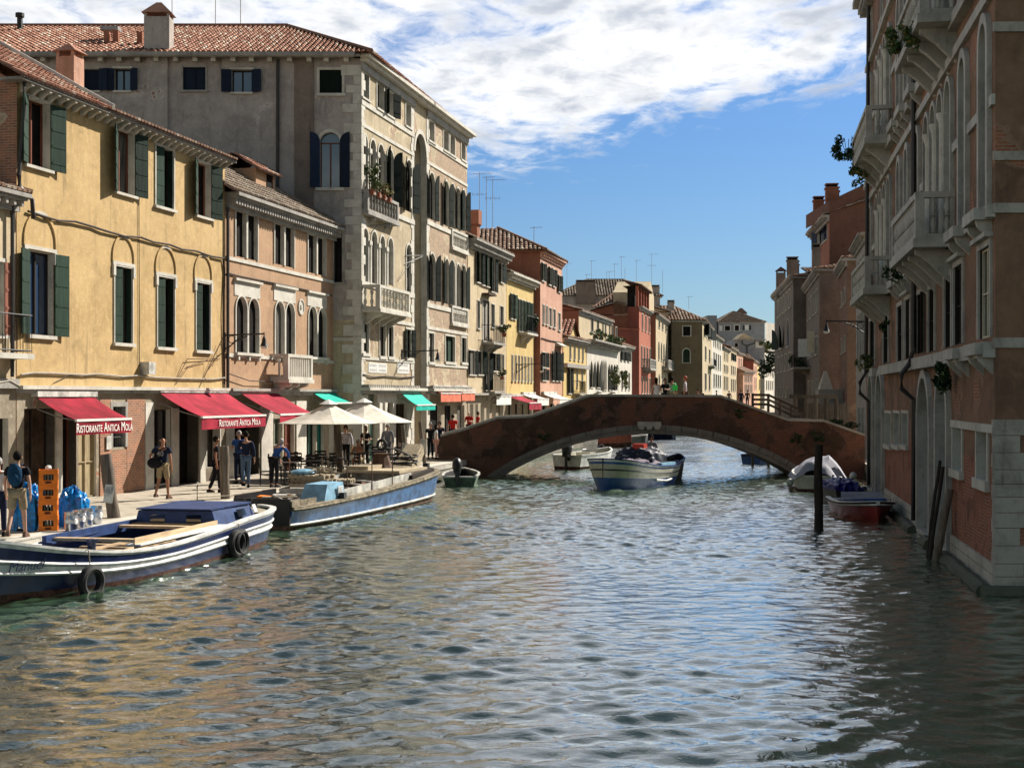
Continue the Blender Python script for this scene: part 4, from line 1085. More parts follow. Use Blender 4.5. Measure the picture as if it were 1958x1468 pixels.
for fr_, px in ((frA, 740), (frB, 855)):
    for y_, t, pr in ((222 if fr_ is frA else 290, .22, .05), (263 if fr_ is frA else 330 , .16, .04), (400 if fr_ is frA else 438, .22, .06), (549 if fr_ is frA else 588, .22, .06), (609 if fr_ is frA else 630, .16, .05), (685 if fr_ is frA else 697, .14, .05)):
        zz = fr_.z(px, y_); mb = b.mb(fr_); mb.box((0, -pr - .004, zz - t), (fr_.L, 0, zz), 'istria'); b.part(mb, 'string_course')
for fr_ in (frA, frB):
    mb = b.mb(fr_); mb.box((-.3, -.5, ZT), (fr_.L + (.0 if fr_ is frA else .3), .3, ZT + .16), 'istria'); mb.box((-.1, -.34, ZT - .14), (fr_.L, 0, ZT), 'istria')
    mb.box((-.05, -.12, ZT - .5), (fr_.L, 0, ZT - .14), 'old_stone'); b.part(mb, 'cornice')
    mb = b.mb(fr_); mb.box((-.1, -.45, 3.95), (fr_.L + (1.0 if fr_ is frA else .2), 0, 4.08), 'istria'); mb.box((-.05, -.3, 3.8), (fr_.L, 0, 3.95), 'old_stone')
    n = int(fr_.L / .3)
    for i in range(n): mb.box((i * .3, -.38, 4.08), (i * .3 + .18, -.05, 4.2), 'old_stone')
    b.part(mb, 'ledge')
mb = b.mb(frG); mb.box((0, -.5, ZT + .002), (frG.L, .3, ZT + .158), 'istria'); mb.box((0, -.34, ZT - .138), (frG.L, 0, ZT), 'istria'); b.part(mb, 'cornice')
# eaves of the shaded side: gutter and little blocks
mb = b.mb(frS); mb.box((0, -.45, ZT), (frS.L, .2, ZT + .1), 'old_stone'); mb.tube([(0, -.5, ZT + .06), (frS.L - .2, -.5, ZT + .06)], .12, 'old_stone', 8); b.part(mb, 'gutter')
n = int(frS.L / .82)
for i in range(n): x = .3 + i * .82 + rnd.uniform(-.06, .06); mb = b.mb(frS); mb.box((x, -.34, ZT - .2), (x + .2, 0, ZT - .002), 'istria'); b.part(mb, 'eaves_bracket')
mb = b.mb(frS)
mb.box((frS.u(282), -.16, -.5), (frS.u(322), 0, ZT), 'grey_plaster'); mb.box((frS.u(563), -.06, 4), (frS.u(600), 0, ZT), 'brown_plaster')
b.part(mb, 'wall_pier')
b.pipe(frS, [(frS.u(532), -.14, ZT - .1), (frS.u(532), -.14, 4)], .075)
b.boxes('string_course', [((frS.u(637), -.05, frS.z(650, 652)), (frS.u(688), 0, frS.z(650, 645)))], 'istria', frS)
b.boxes('pilaster', [((-.06, -.09, QZ), (frA.u(700), 0, 3.75)), ((frA.u(722.5), -.09, 1.9), (frA.u(727), 0, 3.4)), ((frA.u(733), -.09, QZ), (frA.u(738), 0, 3.4))], 'white_plaster', frA)
# roof: long hip towards the camera side
pc = Vector((frA.P.x + .5, 60.8)); zr = 21.8; y2 = 69.3; xr = -11.0
fq = frB.Q
mb = b.mb(None)
tile_quad(mb, [(-42, 60.75, ZT + .12), (pc.x, 60.75, ZT + .12), (xr, y2, zr), (-42, y2, zr)], 'tiles_red', .235, .42)
far_e = (fq.x + .3, fq.y + .3); zr2 = ZT + 1.9
tile_quad(mb, [(pc.x, 60.75, ZT + .14), (far_e[0], far_e[1], ZT + .14), (far_e[0] - 6.5, far_e[1] - 3.0, ZT + 1.6), (xr, y2, zr)], 'tiles_red', .3, .5)
mb.add([(-42, y2, zr), (xr, y2, zr), (far_e[0] - 6.5, far_e[1] - 3, ZT + 1.6), (far_e[0] - 6, 85, ZT), (-42, 82.5, ZT)], [(0, 1, 2), (0, 2, 3, 4)], 'tile_bed')
mb.tube([(-42, y2, zr + .05), (xr, y2, zr + .05)], .12, 'tiles_red', 6); mb.tube([(xr, y2, zr + .05), (pc.x, 60.75, ZT + .2)], .11, 'tiles_old', 6)
b.part(mb, 'roof')
# chimney on the wall pier and roof furniture
b.chimney(frS.u(300), .35, ZT, frS.z(300, 32), 1.1, .8, 'grey_plaster', 'tiles_red', fr=frS)
for px, D, y0_, y1_, kd in ((205, 63.5, 85, 62, 0), (222, 63.5, 85, 60, 0), (268, 63, 88, 62, 0)):
    x, y = gp(px, D); mb = b.mb(None); mb.box((x - .12, y - .12, zp(y0_, D) - .4), (x + .12, y + .12, zp(y1_, D)), 'rust_plaster'); b.part(mb, 'chimney')
x, y = gp(212, 64.5); mb = b.mb(None); mb.box((x - .4, y - .3, zp(60, 64.5)), (x + .4, y + .3, zp(53, 64.5)), 'zinc'); b.part(mb, 'skylight')
x, y = gp(38, 68); mb = b.mb(None); mb.tube([(x, y, zp(60, 68)), (x, y, zp(32, 68))], .14, 'iron', 8); mb.tube([(x, y, zp(33, 68)), (x, y, zp(26, 68))], .22, 'iron', 8); b.part(mb, 'flue')
for px, yb_ in ((329, 48), (412, 50), (460, 50)):
    p = at(px, yb_ + 6, 69.5); b.antenna(p, 4.5, 0)
for px, yb_, yt_ in ((418, 292, 242),):
    p = at(px, yb_, 58); b.antenna(p, (yb_ - yt_) * 58 / 2700, 0)
# balconies
uD = lambda f, D: (D - f.P.y) / f.d.y
B1 = b.balcony(frA, .05, frA.u(751), frA.z(720, 596), 1.05, .85, 'stone', 'istria', cons=4, ch=.5, nb=9)
B2 = b.balcony(frA, .05, frA.u(751), frA.z(720, 415), .95, .3, 'stone', 'old_stone', cons=2, ch=.3, nb=10)
b.balcony(frB, frB.u(861), frB.u(892), frB.z(876, 478), 1.0, .12, 'stone', 'istria', cons=0, nb=9)
b.balcony(frB, frB.u(861), frB.u(892), frB.z(876, 620), .95, .12, 'stone', 'istria', cons=0, nb=9)
# street name panels painted on the wall
for (xa, xb, ya, yb), rows in (((704, 739, 694, 713), (('FONDAMENTA', 'CANNAREGIO'), ('S. MARCILIAN', 'MISERICORDIA'))), ((759, 782, 693, 714), (('PONTE',), ('S. MARZIAL',)))):
    u0, u1 = frA.u(xa), frA.u(xb); D = frA.D((xa + xb) / 2); z0, z1 = zp(yb, D), zp(ya, D)
    mb = b.mb(frA); mb.box((u0, -.02, z0), (u1, 0, z1), 'white_paint'); P_ = b.part(mb, 'street_sign')
    for r_, row in enumerate(rows):
        for c_, s_ in enumerate(row):
            cw = (u1 - u0) / len(row); uc = u0 + cw * (c_ + .5); zc_ = z1 - (z1 - z0) * (.27 + .46 * r_)
            lb = b.mb(frA); x_ = uc - cw * .40      # small worn lettering, too faint to read, as in the photograph
            while x_ < uc + cw * .38:
                w_ = random.uniform(.02, .045); h_ = .055
                lb.box((x_, -.024, zc_ - h_), (x_ + .014, -.0205, zc_ + h_), 'letter_grey')
                if random.random() < .6: lb.box((x_ + .014, -.024, zc_ + h_ - .018), (x_ + .014 + w_ * .7, -.0205, zc_ + h_), 'letter_grey')
                if random.random() < .5: lb.box((x_ + .014, -.024, zc_ - h_), (x_ + .014 + w_ * .7, -.0205, zc_ - h_ + .018), 'letter_grey')
                x_ += w_ + .045
            b.part(lb, 'lettering', P_)
mb = b.mb(frA)   # iron awning brackets and cables on the wall
for (x0_, y0_), (x1_, y1_) in (((706, 447), (712, 430)), ((706, 431), (733, 431)), ((760, 537), (774, 505)), ((774, 489), (800, 489)), ((772, 505), (798, 491))):
    mb.tube([(frA.u(x0_), -.05, frA.z(x0_, y0_)), (frA.u(x1_), -.25, frA.z(x1_, y1_))], .02, 'iron', 4)
mb.tube([(frA.u(x), -.06, frA.z(x, y)) for x, y in ((692, 716), (710, 721), (735, 719), (765, 722), (790, 720))], .03, 'cable', 5)
b.part(mb, 'iron_bracket')
# carved capitals where the arches of the upper row meet
mb = b.mb(frA)
for x, y in ((705, 289), (720, 296), (736, 304)):
    u_ = frA.u(x); z_ = frA.z(x, y); mb.box((u_ - .17, -.12, z_ - .12), (u_ + .17, .1, z_ + .1), 'istria'); mb.lathe((u_, -.02, z_ - 2.1), [(.1, 0), (.08, .1), (.075, 1.9), (.12, 2.0)], 'istria', 10)
for x, y in ((706, 465), (723, 470), (738, 477)):
    u_ = frA.u(x); z_ = frA.z(x, y); mb.box((u_ - .17, -.1, z_ - .1), (u_ + .17, .1, z_ + .1), 'istria'); mb.lathe((u_, -.0, z_ - 1.9), [(.11, 0), (.09, .1), (.08, 1.7), (.13, 1.82)], 'istria', 10)
b.part(mb, 'columns', smooth=True)
b.finish(); PAL_A, PAL_B, PAL_S = frA, frB, frS

# plants on the upper palazzo balcony
def plant(name, c, rad, n, label, m='leaf_green', m2='leaf_dry', size=.07, pot=None, cat='plant', group=None, stem=True):
    r = empty(name, (c[0], c[1], c[2] - rad[2]), 0, label, cat, group)
    T = Matrix.Translation((-c[0], -c[1], -(c[2] - rad[2])))
    mb = MB(T); leaves(mb, c, rad, n, size, m, m2)
    if stem:
        for k in range(5):
            a = random.uniform(0, 6.28); mb.tube([(c[0], c[1], c[2] - rad[2]), (c[0] + math.cos(a) * rad[0] * .5, c[1] + math.sin(a) * rad[1] * .5, c[2] + rad[2] * .3)], .012, 'brown_wood', 4)
    mb.build('foliage', r)
    if pot:
        pb = MB(T); w, d, h = pot; z0 = c[2] - rad[2]
        pb.add([(c[0] - w * .85, c[1] - d * .85, z0 - h), (c[0] + w * .85, c[1] - d * .85, z0 - h), (c[0] + w * .85, c[1] + d * .85, z0 - h), (c[0] - w * .85, c[1] + d * .85, z0 - h),
                (c[0] - w, c[1] - d, z0), (c[0] + w, c[1] - d, z0), (c[0] + w, c[1] + d, z0), (c[0] - w, c[1] + d, z0)],
               [(0, 3, 2, 1), (4, 5, 6, 7), (0, 1, 5, 4), (1, 2, 6, 5), (2, 3, 7, 6), (3, 0, 4, 7)], 'clay'); pb.build('pot', r)
    return r
zb_ = PAL_A.z(720, 415) + .95
p = PAL_A.pt(.5, .25, zb_ + .65); plant('potted_bush', p, (.5, .55, .65), 520, 'tall green leafy bush at the near end of the upper palazzo balcony', pot=(.2, .3, .18))
for k, u_ in enumerate((1.7, 2.5, 3.3)):
    p = PAL_A.pt(u_, .2, zb_ + .34); plant('flower_box', p, (.38, .45, .3), 260, ['yellowish flowering plant in the clay box beside the tall bush on the palazzo balcony', 'middle flowering plant in the row of clay boxes on the palazzo balcony rail', 'low flowering plant at the far end of the palazzo balcony rail'][k], 'leaf_dry', 'leaf_green', .06, pot=(.16, .4, .2), group='flower boxes on the palazzo balcony')
# ================================================================ LEFT ROW, BEYOND THE PALAZZO
def rows(b, fr, specs, refx):
    """specs: (x0, x1, ytop, ybottom, n, options) at the photograph column refx; windows spread evenly along the wall"""
    for (xa, xb, ya, yb, n, k) in specs:
        ua, ub = fr.u(xa), fr.u(xb); D = fr.D(refx); z1, z0 = zp(ya, D), zp(yb, D); k = dict(k); wf = k.pop('wf', .5)
        for i in range(n):
            c = ua + (ub - ua) * (i + .5) / n; w = (ub - ua) / n * wf
            b.win(fr, c - w / 2, c + w / 2, z1, z0, **k)
SM = dict(sw=.07, mull=0, dep=.07, sill=.07, pane='interior_dark')
OP = {**SM, 'sh': 'open', 'shm': 'dark_green_paint', 'lw': .4, 'ang': 14}
GR = {**SM, 'sh': 'open', 'shm': 'green_paint', 'lw': .38, 'ang': 10}
NS = {**SM, 'sw': .05}

# cream house next to the palazzo
fr = Fr(PL(894.5), PL(968)); b = Bld('cream_townhouse', 'cream townhouse with dentilled cornice and a planted iron balcony, just past the palazzo', fr)
ZT = 12.55
b.wpx(fr, 911, 919, 483, 540, **OP); b.wpx(fr, 920.5, 927, 487, 545, **GR); b.wpx(fr, 929, 935, 490, 548, **GR); b.wpx(fr, 938, 946, 495, 558, **OP); b.wpx(fr, 956, 960, 505, 540, **{**OP, 'lw': .6})
b.wpx(fr, 912, 917, 575, 628, **NS); b.wpx(fr, 922, 935, 575, 652, **{**SM, 'pane': 'curtain', 'mull': 1, 'name': 'balcony_door'}); b.wpx(fr, 939, 945, 582, 626, **NS); b.wpx(fr, 956, 962, 586, 622, **NS)
b.wpx(fr, 896, 908, 670, 716, **{**OP, 'lw': .3}); b.wpx(fr, 913, 922, 672, 716, **OP); b.wpx(fr, 927, 935, 674, 745, **{**OP, 'name': 'balcony_door'}); b.wpx(fr, 942, 949, 676, 709, **OP); b.wpx(fr, 959, 963, 678, 718, **NS)
for xa, xb in ((899, 905), (909, 914), (919, 926), (930, 936), (941, 948), (953, 962)):
    D = fr.D(xa); b.win(fr, fr.u(xa), fr.u(xb), zp(772, D), QZ + .02, sw=0, sill=0, pane='interior_dark', mull=1, frame='cream_wood', name='shop_opening')
b.face(fr, -.5, ZT, 'cream_plaster', zones=[(3.8, 'ground_plaster'), (ZT, 'cream_plaster')]); b.body(fr, 9, -.5, ZT, 'cream_plaster')
b.cornice(fr, ZT + .1, .55, h=.34, dent=.3, dh=.22, dw=.15)
b.hip(fr, ZT + .12, 9, 2.2, .4, 'tiles_grey', hips=(False, False), gable='cream_plaster')
b.balcony(fr, fr.u(921), fr.u(944), fr.z(930, 655), 1.0, .7, 'iron', 'old_stone', cons=3); b.balcony(fr, fr.u(926), fr.u(946), fr.z(936, 748), 1.0, .6, 'iron', 'old_stone', cons=2)
mb = b.mb(fr); mb.box((fr.u(921), -.45, fr.z(928, 565)), (fr.u(936), 0, fr.z(928, 562)), 'brown_wood'); b.part(mb, 'door_canopy')
mb = b.mb(fr); mb.box((0, -.35, 3.75), (fr.L, 0, 3.87), 'old_stone'); b.part(mb, 'ledge')
x_, y_ = b.loc(905, 82.5); b.chimney(x_, y_, ZT - .3, zp(432, 82.5), .62, .62, 'rust_plaster', style='pot'); x_, y_ = b.loc(905, 82.5)
mb = b.mb(fr); z0 = zp(430, 82.5); mb.box((x_ - .42, y_ - .42, z0), (x_ + .42, y_ + .42, zp(403, 82.5)), 'rust_plaster'); b.part(mb, 'chimney_head')
b.finish(); CRM = fr
p = fr.pt(fr.u(941), .75, fr.z(941, 628)); plant('balcony_plant', p, (.5, .8, .3), 260, 'trailing green plant on the upper iron balcony of the cream townhouse', size=.09, pot=(.15, .6, .2))
p = fr.pt(fr.u(940), .65, fr.z(940, 712)); plant('balcony_plant', p, (.35, .7, .25), 160, 'small green plant on the lower iron balcony of the cream townhouse', size=.09, pot=(.12, .5, .18))

# bright yellow house
fr = Fr(PL(968.5), PL(1021)); b = Bld('bright_yellow_house', 'small bright yellow house with a row of green shutters, beside the tall pink house', fr)
ZT = 11.5
rows(b, fr, [(974, 986, 566, 612, 2, {**GR, 'wf': .4}), (989, 1016, 572, 632, 5, {**GR, 'wf': .5, 'lw': .3}), (976, 1019, 680, 728, 7, {**NS, 'wf': .36, 'pane': 'interior_brown'})], 990)
for xa, xb in ((972, 980), (985, 993), (998, 1005), (1010, 1017)):
    D = fr.D(xa); b.win(fr, fr.u(xa), fr.u(xb), zp(772, D), QZ + .02, sw=0, sill=0, pane='interior_dark', mull=1, name='shop_opening')
b.face(fr, -.5, ZT, 'pale_yellow_plaster', zones=[(3.6, 'ground_plaster'), (ZT, 'pale_yellow_plaster')]); b.body(fr, 8, -.5, ZT, 'pale_yellow_plaster')
b.cornice(fr, ZT + .1, .5, 'istria', h=.34, dent=.4)
b.hip(fr, ZT + .12, 8, 1.2, .3, 'tiles_grey', hips=(False, False), gable='pale_yellow_plaster')
b.balcony(fr, fr.u(991), fr.u(1011), fr.z(1000, 637), 1.1, .6, 'iron', 'istria', cons=2, ch=.6)
b.finish()
p = fr.pt(fr.u(1009), .55, fr.z(1009, 612)); plant('balcony_plant', p, (.3, .8, .6), 300, 'dark plants crowding the balcony of the bright yellow house', 'leaf_dark', 'leaf_green', .09)

# tall pink house
fr = Fr(gp(1033, 98.8), gp(1075, 107.5)); fs = Fr(gp(955, 98.8), gp(1033, 98.8))
b = Bld('pink_house', 'tall pink house with rust red side wall and brown tiled roof', fr)
ZT = 13.75
b.wpx(fr, 1035, 1040, 503, 537, **OP); rows(b, fr, [(1046, 1062, 513, 546, 2, {**OP, 'wf': .5}), (1064, 1073, 520, 552, 1, {**OP, 'wf': .4}), (1036, 1048, 588, 623, 2, {**SM, 'wf': .5, 'pane': 'curtain'}), (1048, 1063, 590, 625, 2, {**SM, 'wf': .6, 'pane': 'curtain'}), (1065, 1073, 594, 628, 1, {**SM, 'wf': .5, 'pane': 'curtain'})], 1054)
b.wpx(fr, 1036, 1044, 674, 702, **OP); b.wpx(fr, 1036, 1044, 706, 727, **OP)
rows(b, fr, [(1053, 1073, 672, 728, 3, {**OP, 'arch': 'round', 'wf': .45, 'lw': .5})], 1063)
b.wpx(fr, 1037, 1046, 772, 830, sw=0, sill=0, pane='interior_dark', name='doorway'); b.wpx(fr, 1052, 1060, 772, 830, sw=0, sill=0, pane='interior_dark', name='doorway'); b.wpx(fr, 1064, 1072, 772, 830, sw=0, sill=0, pane='interior_dark', name='doorway')
b.face(fr, -.5, ZT, 'pink_plaster'); b.face(fs, -.5, ZT, 'rust_plaster')
b.wall.T = b.inv; q = fr.Q
b.wall.add([(q.x, q.y, -.5), (q.x - 8, q.y + 3, -.5), (q.x - 8, q.y + 3, ZT), (q.x, q.y, ZT)], [(0, 1, 2, 3)], 'pink_plaster')
b.wall.T = b.inv @ fr.M
b.cornice(fr, ZT + .1, .35, 'pink_plaster', h=.3, dent=.6); mb = b.mb(fs); mb.box((0, -.3, ZT), (fs.L + .3, 0, ZT + .1), 'rust_plaster'); b.part(mb, 'cornice')
zr = zp(437, 104); xl, xr_ = gp(905, 104)[0], gp(952, 104)[0]
P0, P1, P2 = (gp(935, 98.4)[0], 98.4, ZT + .12), (fr.P.x + .4, 98.4, ZT + .12), (fr.Q.x + .4, fr.Q.y + .2, ZT + .12)
mb = b.mb(None)
tile_quad(mb, [P0, P1, (xr_, 104, zr), (xl, 104, zr)], 'tiles_old', .3, .5)
tile_quad(mb, [P1, P2, (xr_, 104, zr), (xr_, 104, zr)], 'tiles_old', .3, .5)
mb.add([(xl, 104, zr), (xr_, 104, zr), (P2[0], P2[1], ZT + .1), (xl, 112, ZT)], [(0, 1, 2, 3)], 'tile_bed')
mb.tube([(xr_, 104, zr + .05), (P1[0], P1[1], P1[2] + .05)], .13, 'tiles_old', 6); mb.tube([(xr_, 104, zr + .05), (P2[0], P2[1], P2[2] + .05)], .13, 'tiles_old', 6)
b.part(mb, 'roof')
for px, yt, D, k in ((917, 330, 104, 2), (930, 337, 104, 1), (942, 342, 104, 2), (1021, 433, 103, 1)):
    yb_ = 440 if px < 1000 else 467; b.antenna(at(px, yb_, D), (yb_ - yt) * D / 2700, k)
mb = b.mb(fr); mb.tube([(fr.u(x), -.06, fr.z(x, y)) for x, y in ((1034, 646), (1050, 651), (1073, 655))], .04, 'cable', 4); b.part(mb, 'cable')
mb = b.mb(fr); mb.prism([(fr.u(1062), 0, fr.z(1068, 655)), (fr.u(1062), -.5, fr.z(1068, 662)), (fr.u(1062), 0, fr.z(1068, 662))], (fr.u(1074) - fr.u(1062), 0, 0), 'istria'); b.part(mb, 'canopy')
b.finish()

def simple(name, label, x0, x1, ytop, mat, specs, refx=None, dx=0., depth=8, roof='tiles_old', rise=1.2, side=None, hips=(False, False), corn=True, D0=None, D1=None, low=None, gable=None, zt=None):
    """terrace house on the building line (or on its own line when D0 and D1 are given)"""
    P = PL(x0) if D0 is None else gp(x0, D0); Q = PL(x1) if D1 is None else gp(x1, D1)
    fr = Fr(P, Q); refx = refx or (x0 + x1) / 2; b = Bld(name, label, fr)
    z = zt or fr.z(refx, ytop)
    rows(b, fr, specs, refx)
    b.face(fr, -.5, z, mat, zones=[(3.4, low), (z, mat)] if low else None); b.body(fr, depth, -.5, z, mat, sidemat=side)
    if corn: b.cornice(fr, z + .08, .4, 'old_stone', h=.25, dent=.5, dh=.12)
    if rise: b.hip(fr, z + .1, depth, rise, .4, roof, hips=hips, tw=.34, gable=gable or side or mat)
    return b, fr, z

# yellow corner house with a gable dormer
b, fr, z = simple('low_yellow_house', 'low yellow house with a gabled dormer between the pink house and the white house', 1077, 1121, 652, 'pale_yellow_plaster',
    [(1086, 1118, 660, 688, 4, {**NS, 'wf': .35, 'pane': 'curtain'}), (1083, 1094, 706, 752, 1, {**OP, 'wf': .5}), (1098, 1118, 706, 740, 2, {**NS, 'wf': .25, 'pane': 'interior_brown'})], 1100, rise=1.4, depth=7)
zz = fr.z(1100, 697); b.band(fr, zz - .3, zz, .35, 'old_stone')
u0, u1 = fr.u(1086), fr.u(1102); zt_ = fr.z(1094, 613)
b.wall.T = b.inv @ fr.M; b.wall.prism([(u0, -.02, z), (u1, -.02, z), (u1, -.02, zt_ - 1.1), ((u0 + u1) / 2, -.02, zt_), (u0, -.02, zt_ - 1.1)], (0, 3, 0), 'pale_yellow_plaster')
mb = b.mb(fr); m_ = (u0 + u1) / 2
tile_quad(mb, [(u0 - .25, 3, zt_ - 1.2), (u0 - .25, -.3, zt_ - 1.2), (m_, -.3, zt_ + .08), (m_, 3, zt_ + .08)], 'tiles_red', .3); tile_quad(mb, [(u1 + .25, -.3, zt_ - 1.2), (u1 + .25, 3, zt_ - 1.2), (m_, 3, zt_ + .08), (m_, -.3, zt_ + .08)], 'tiles_red', .3)
b.part(mb, 'dormer_roof'); b.balcony(fr, fr.u(1094), fr.u(1106), fr.z(1100, 752), 1., .6, 'iron', 'old_stone', cons=1); b.finish()

# big house with the wide roofs behind
def block(name, label, xa, xb, D, ytop, mat, depth, roof, rise, hips=(True, True), wins=(), over=.4, tw=.36, ybot=None, sideR=None):
    """free-standing block whose front faces the camera"""
    fr = Fr(gp(xa, D), gp(xb, D)); b = Bld(name, label, fr); z = zp(ytop, D)
    for (x0, x1, y0, y1, k) in wins: b.wpx(fr, x0, x1, y0, y1, **k)
    b.face(fr, .6, z, mat); b.body(fr, depth, .6, z, mat, sidemat=sideR or mat)
    mb = b.mb(fr); mb.box((-.25, -.25, z - .2), (fr.L + .25, 0, z + .05), 'old_stone'); b.part(mb, 'cornice')
    if rise: b.hip(fr, z + .06, depth, rise, over, roof, hips=hips, tw=tw, gable=mat)
    return b, fr, z
b, fr, z = block('house_behind', 'wide grey house with a broad hipped roof and many aerials, behind the white house', 1062, 1262, 190, 567, 'grey_plaster', 10, 'tiles_grey', 2.6)
x_, y_ = b.loc(1120, 189.8); b.chimney(x_, y_, z - 1, zp(541, 189.8), 2.6, .8, 'brown_plaster', style='none'); x_, y_ = b.loc(1245, 190.5); b.chimney(x_, y_, z - .5, zp(550, 190), 2.2, .8, 'old_stone', style='pot')
for px, yt, yb_, k in ((1084, 503, 560, 1), (1122, 524, 545, 1), (1131, 498, 540, 1), (1160, 519, 540, 0), (1165, 518, 540, 1), (1175, 504, 540, 1), (1188, 490, 545, 1), (1195, 513, 545, 0), (1217, 497, 550, 1), (1246, 485, 545, 2), (1267, 516, 560, 0)):
    b.antenna(at(px, yb_, 194), (yb_ - yt) * 194 / 2700, k)
b.finish()
b, fr, z = block('white_walled_house', 'house with weathered white side wall under a brown hipped roof, behind the red house', 1138, 1222, 170, 590, 'white_plaster', 9, 'tiles_old', 2.1, hips=(True, True), wins=((1176, 1181, 605, 611, SM), (1188, 1195, 605, 612, SM)))
b.pipe(fr, [(fr.u(1213), -.1, z), (fr.u(1213), -.1, z - .8), (fr.u(1210), -.1, z - 1.2), (fr.u(1210), -.1, 7)], .08); b.finish()

b, fr, z = simple('white_gothic_house', 'white house with pointed windows below and a cream storey set back behind plants', 1122, 1182, 656, 'white_plaster',
    [(1126, 1136, 694, 741, 1, {**OP, 'arch': 'gothic', 'wf': .5}), (1138, 1148, 692, 741, 1, {**OP, 'arch': 'gothic', 'wf': .5}), (1149, 1160, 688, 745, 3, {**NS, 'arch': 'gothic', 'wf': .6}), (1162, 1178, 694, 745, 3, {**OP, 'arch': 'gothic', 'wf': .5, 'lw': .3})], 1150, rise=0, corn=False, low='white_plaster')
b.cornice(fr, z + .05, .8, 'old_stone', h=.4, dent=.35)
ft = Fr(fr.pt(0, -.7)[:2], fr.pt(fr.L, -.7)[:2]); zt_ = fr.z(1150, 604)
rows(b, ft, [(1126, 1138, 610, 640, 1, {**NS, 'wf': .35}), (1138, 1148, 612, 640, 1, {**NS, 'wf': .35}), (1150, 1160, 613, 642, 2, {**NS, 'wf': .45}), (1163, 1173, 614, 644, 2, {**NS, 'wf': .45}), (1175, 1181, 616, 646, 1, {**NS, 'wf': .5})], 1150)
b.face(ft, z, zt_, 'sand_plaster'); b.body(ft, 7, z - 1, zt_, 'sand_plaster', sidemat='rust_plaster'); b.cornice(ft, zt_ + .05, .35, h=.2, dent=0); b.hip(ft, zt_ + .06, 7, 1.0, .3, 'tiles_old', hips=(False, False), tw=.34, gable='rust_plaster')
b.finish(); WG = (fr, z)
for i, (px, r_) in enumerate(((1128, .7), (1137, .8), (1143, .8), (1155, .9), (1163, .8), (1172, .9), (1180, .6))):
    p = fr.pt(fr.u(px), .35, z + .5); plant('terrace_plant', p, (.45, r_ * 1.3, .5), 130, ['round green plant at the near end of the white house terrace', 'second plant on the white house terrace', 'third plant on the white house terrace, beside a white pot', 'middle tall plant on the white house terrace', 'bushy plant past the middle of the white house terrace', 'second last plant on the white house terrace', 'yellowish plant at the far end of the white house terrace'][i], 'leaf_dry' if i in (2, 6) else 'leaf_green', 'leaf_green', .14, pot=(.2, .6, .3), group='plants along the white house terrace')
p = fr.pt(fr.u(1155), .9, fr.z(1155, 722)); plant('hanging_plant', p, (.6, 1.5, 1.0), 420, 'larger hanging green plant on the nearer balcony of the white gothic house', size=.15)
p = fr.pt(fr.u(1175), .9, fr.z(1175, 720)); plant('hanging_plant', p, (.6, 1.7, 1.1), 420, 'hanging green plant on the farther balcony of the white gothic house', size=.15)

b, fr, z = simple('small_white_house', 'small plain white house with black shutters, between the gothic house and the red house', 1182.5, 1208, 664, 'white_plaster', [(1185, 1205, 673, 690, 3, {**OP, 'wf': .35, 'lw': .5}), (1186, 1206, 712, 745, 3, {**NS, 'wf': .35})], 1195, rise=1.2, depth=6); b.finish()

# red house with its terrace
b, fr, z = simple('red_house', 'brick red house with white framed windows and a roof box with red posts', 1222, 1246.5, 594, 'red_plaster',
    [(1225, 1244, 604, 634, 3, {**SM, 'wf': .35, 'pane': 'darkred_plaster'}), (1224, 1245, 664, 702, 4, {**SM, 'wf': .4, 'pane': 'dark_green_paint'}), (1225, 1245, 722, 752, 4, {**NS, 'wf': .45})], 1235, D0=152, D1=166, side='darkred_plaster', rise=0, depth=1.2)
b.balcony(fr, fr.u(1228), fr.u(1240), fr.z(1234, 706), 1.1, .9, 'stone', 'old_stone', cons=2)
mb = b.mb(fr)
u0, u1 = fr.u(1222.5), fr.u(1243)
for i in range(5): uu = u0 + (u1 - u0 - .3) * i / 4; mb.box((uu, .1, z), (uu + .3, .4, z + 2.3), 'red_plaster')
mb.box((u0, .5, z), (u1, 1.3, z + 2.3), 'interior_dark'); b.part(mb, 'roof_box')
mb = b.mb(fr); tile_quad(mb, [(u0 - .4, -.3, z + 2.3), (u1 + .4, -.3, z + 2.3), (u1 + .4, 1.8, z + 2.9), (u0 - .4, 1.8, z + 2.9)], 'tiles_old', .34); mb.add([(u0 - .4, -.3, z + 2.25), (u1 + .4, -.3, z + 2.25), (u1 + .4, 1.8, z + 2.25), (u0 - .4, 1.8, z + 2.25)], [(0, 1, 2, 3)], 'tile_bed'); b.part(mb, 'roof')
# terrace wing towards the camera
f2 = Fr(gp(1184, 150), gp(1222, 151.9)); b.face(f2, -.5, f2.z(1200, 630), 'darkred_plaster')
mb = b.mb(f2); zz = f2.z(1200, 630); mb.box((0, -.1, zz), (f2.L, .2, zz + .12), 'red_plaster'); b.part(mb, 'coping'); b.finish()

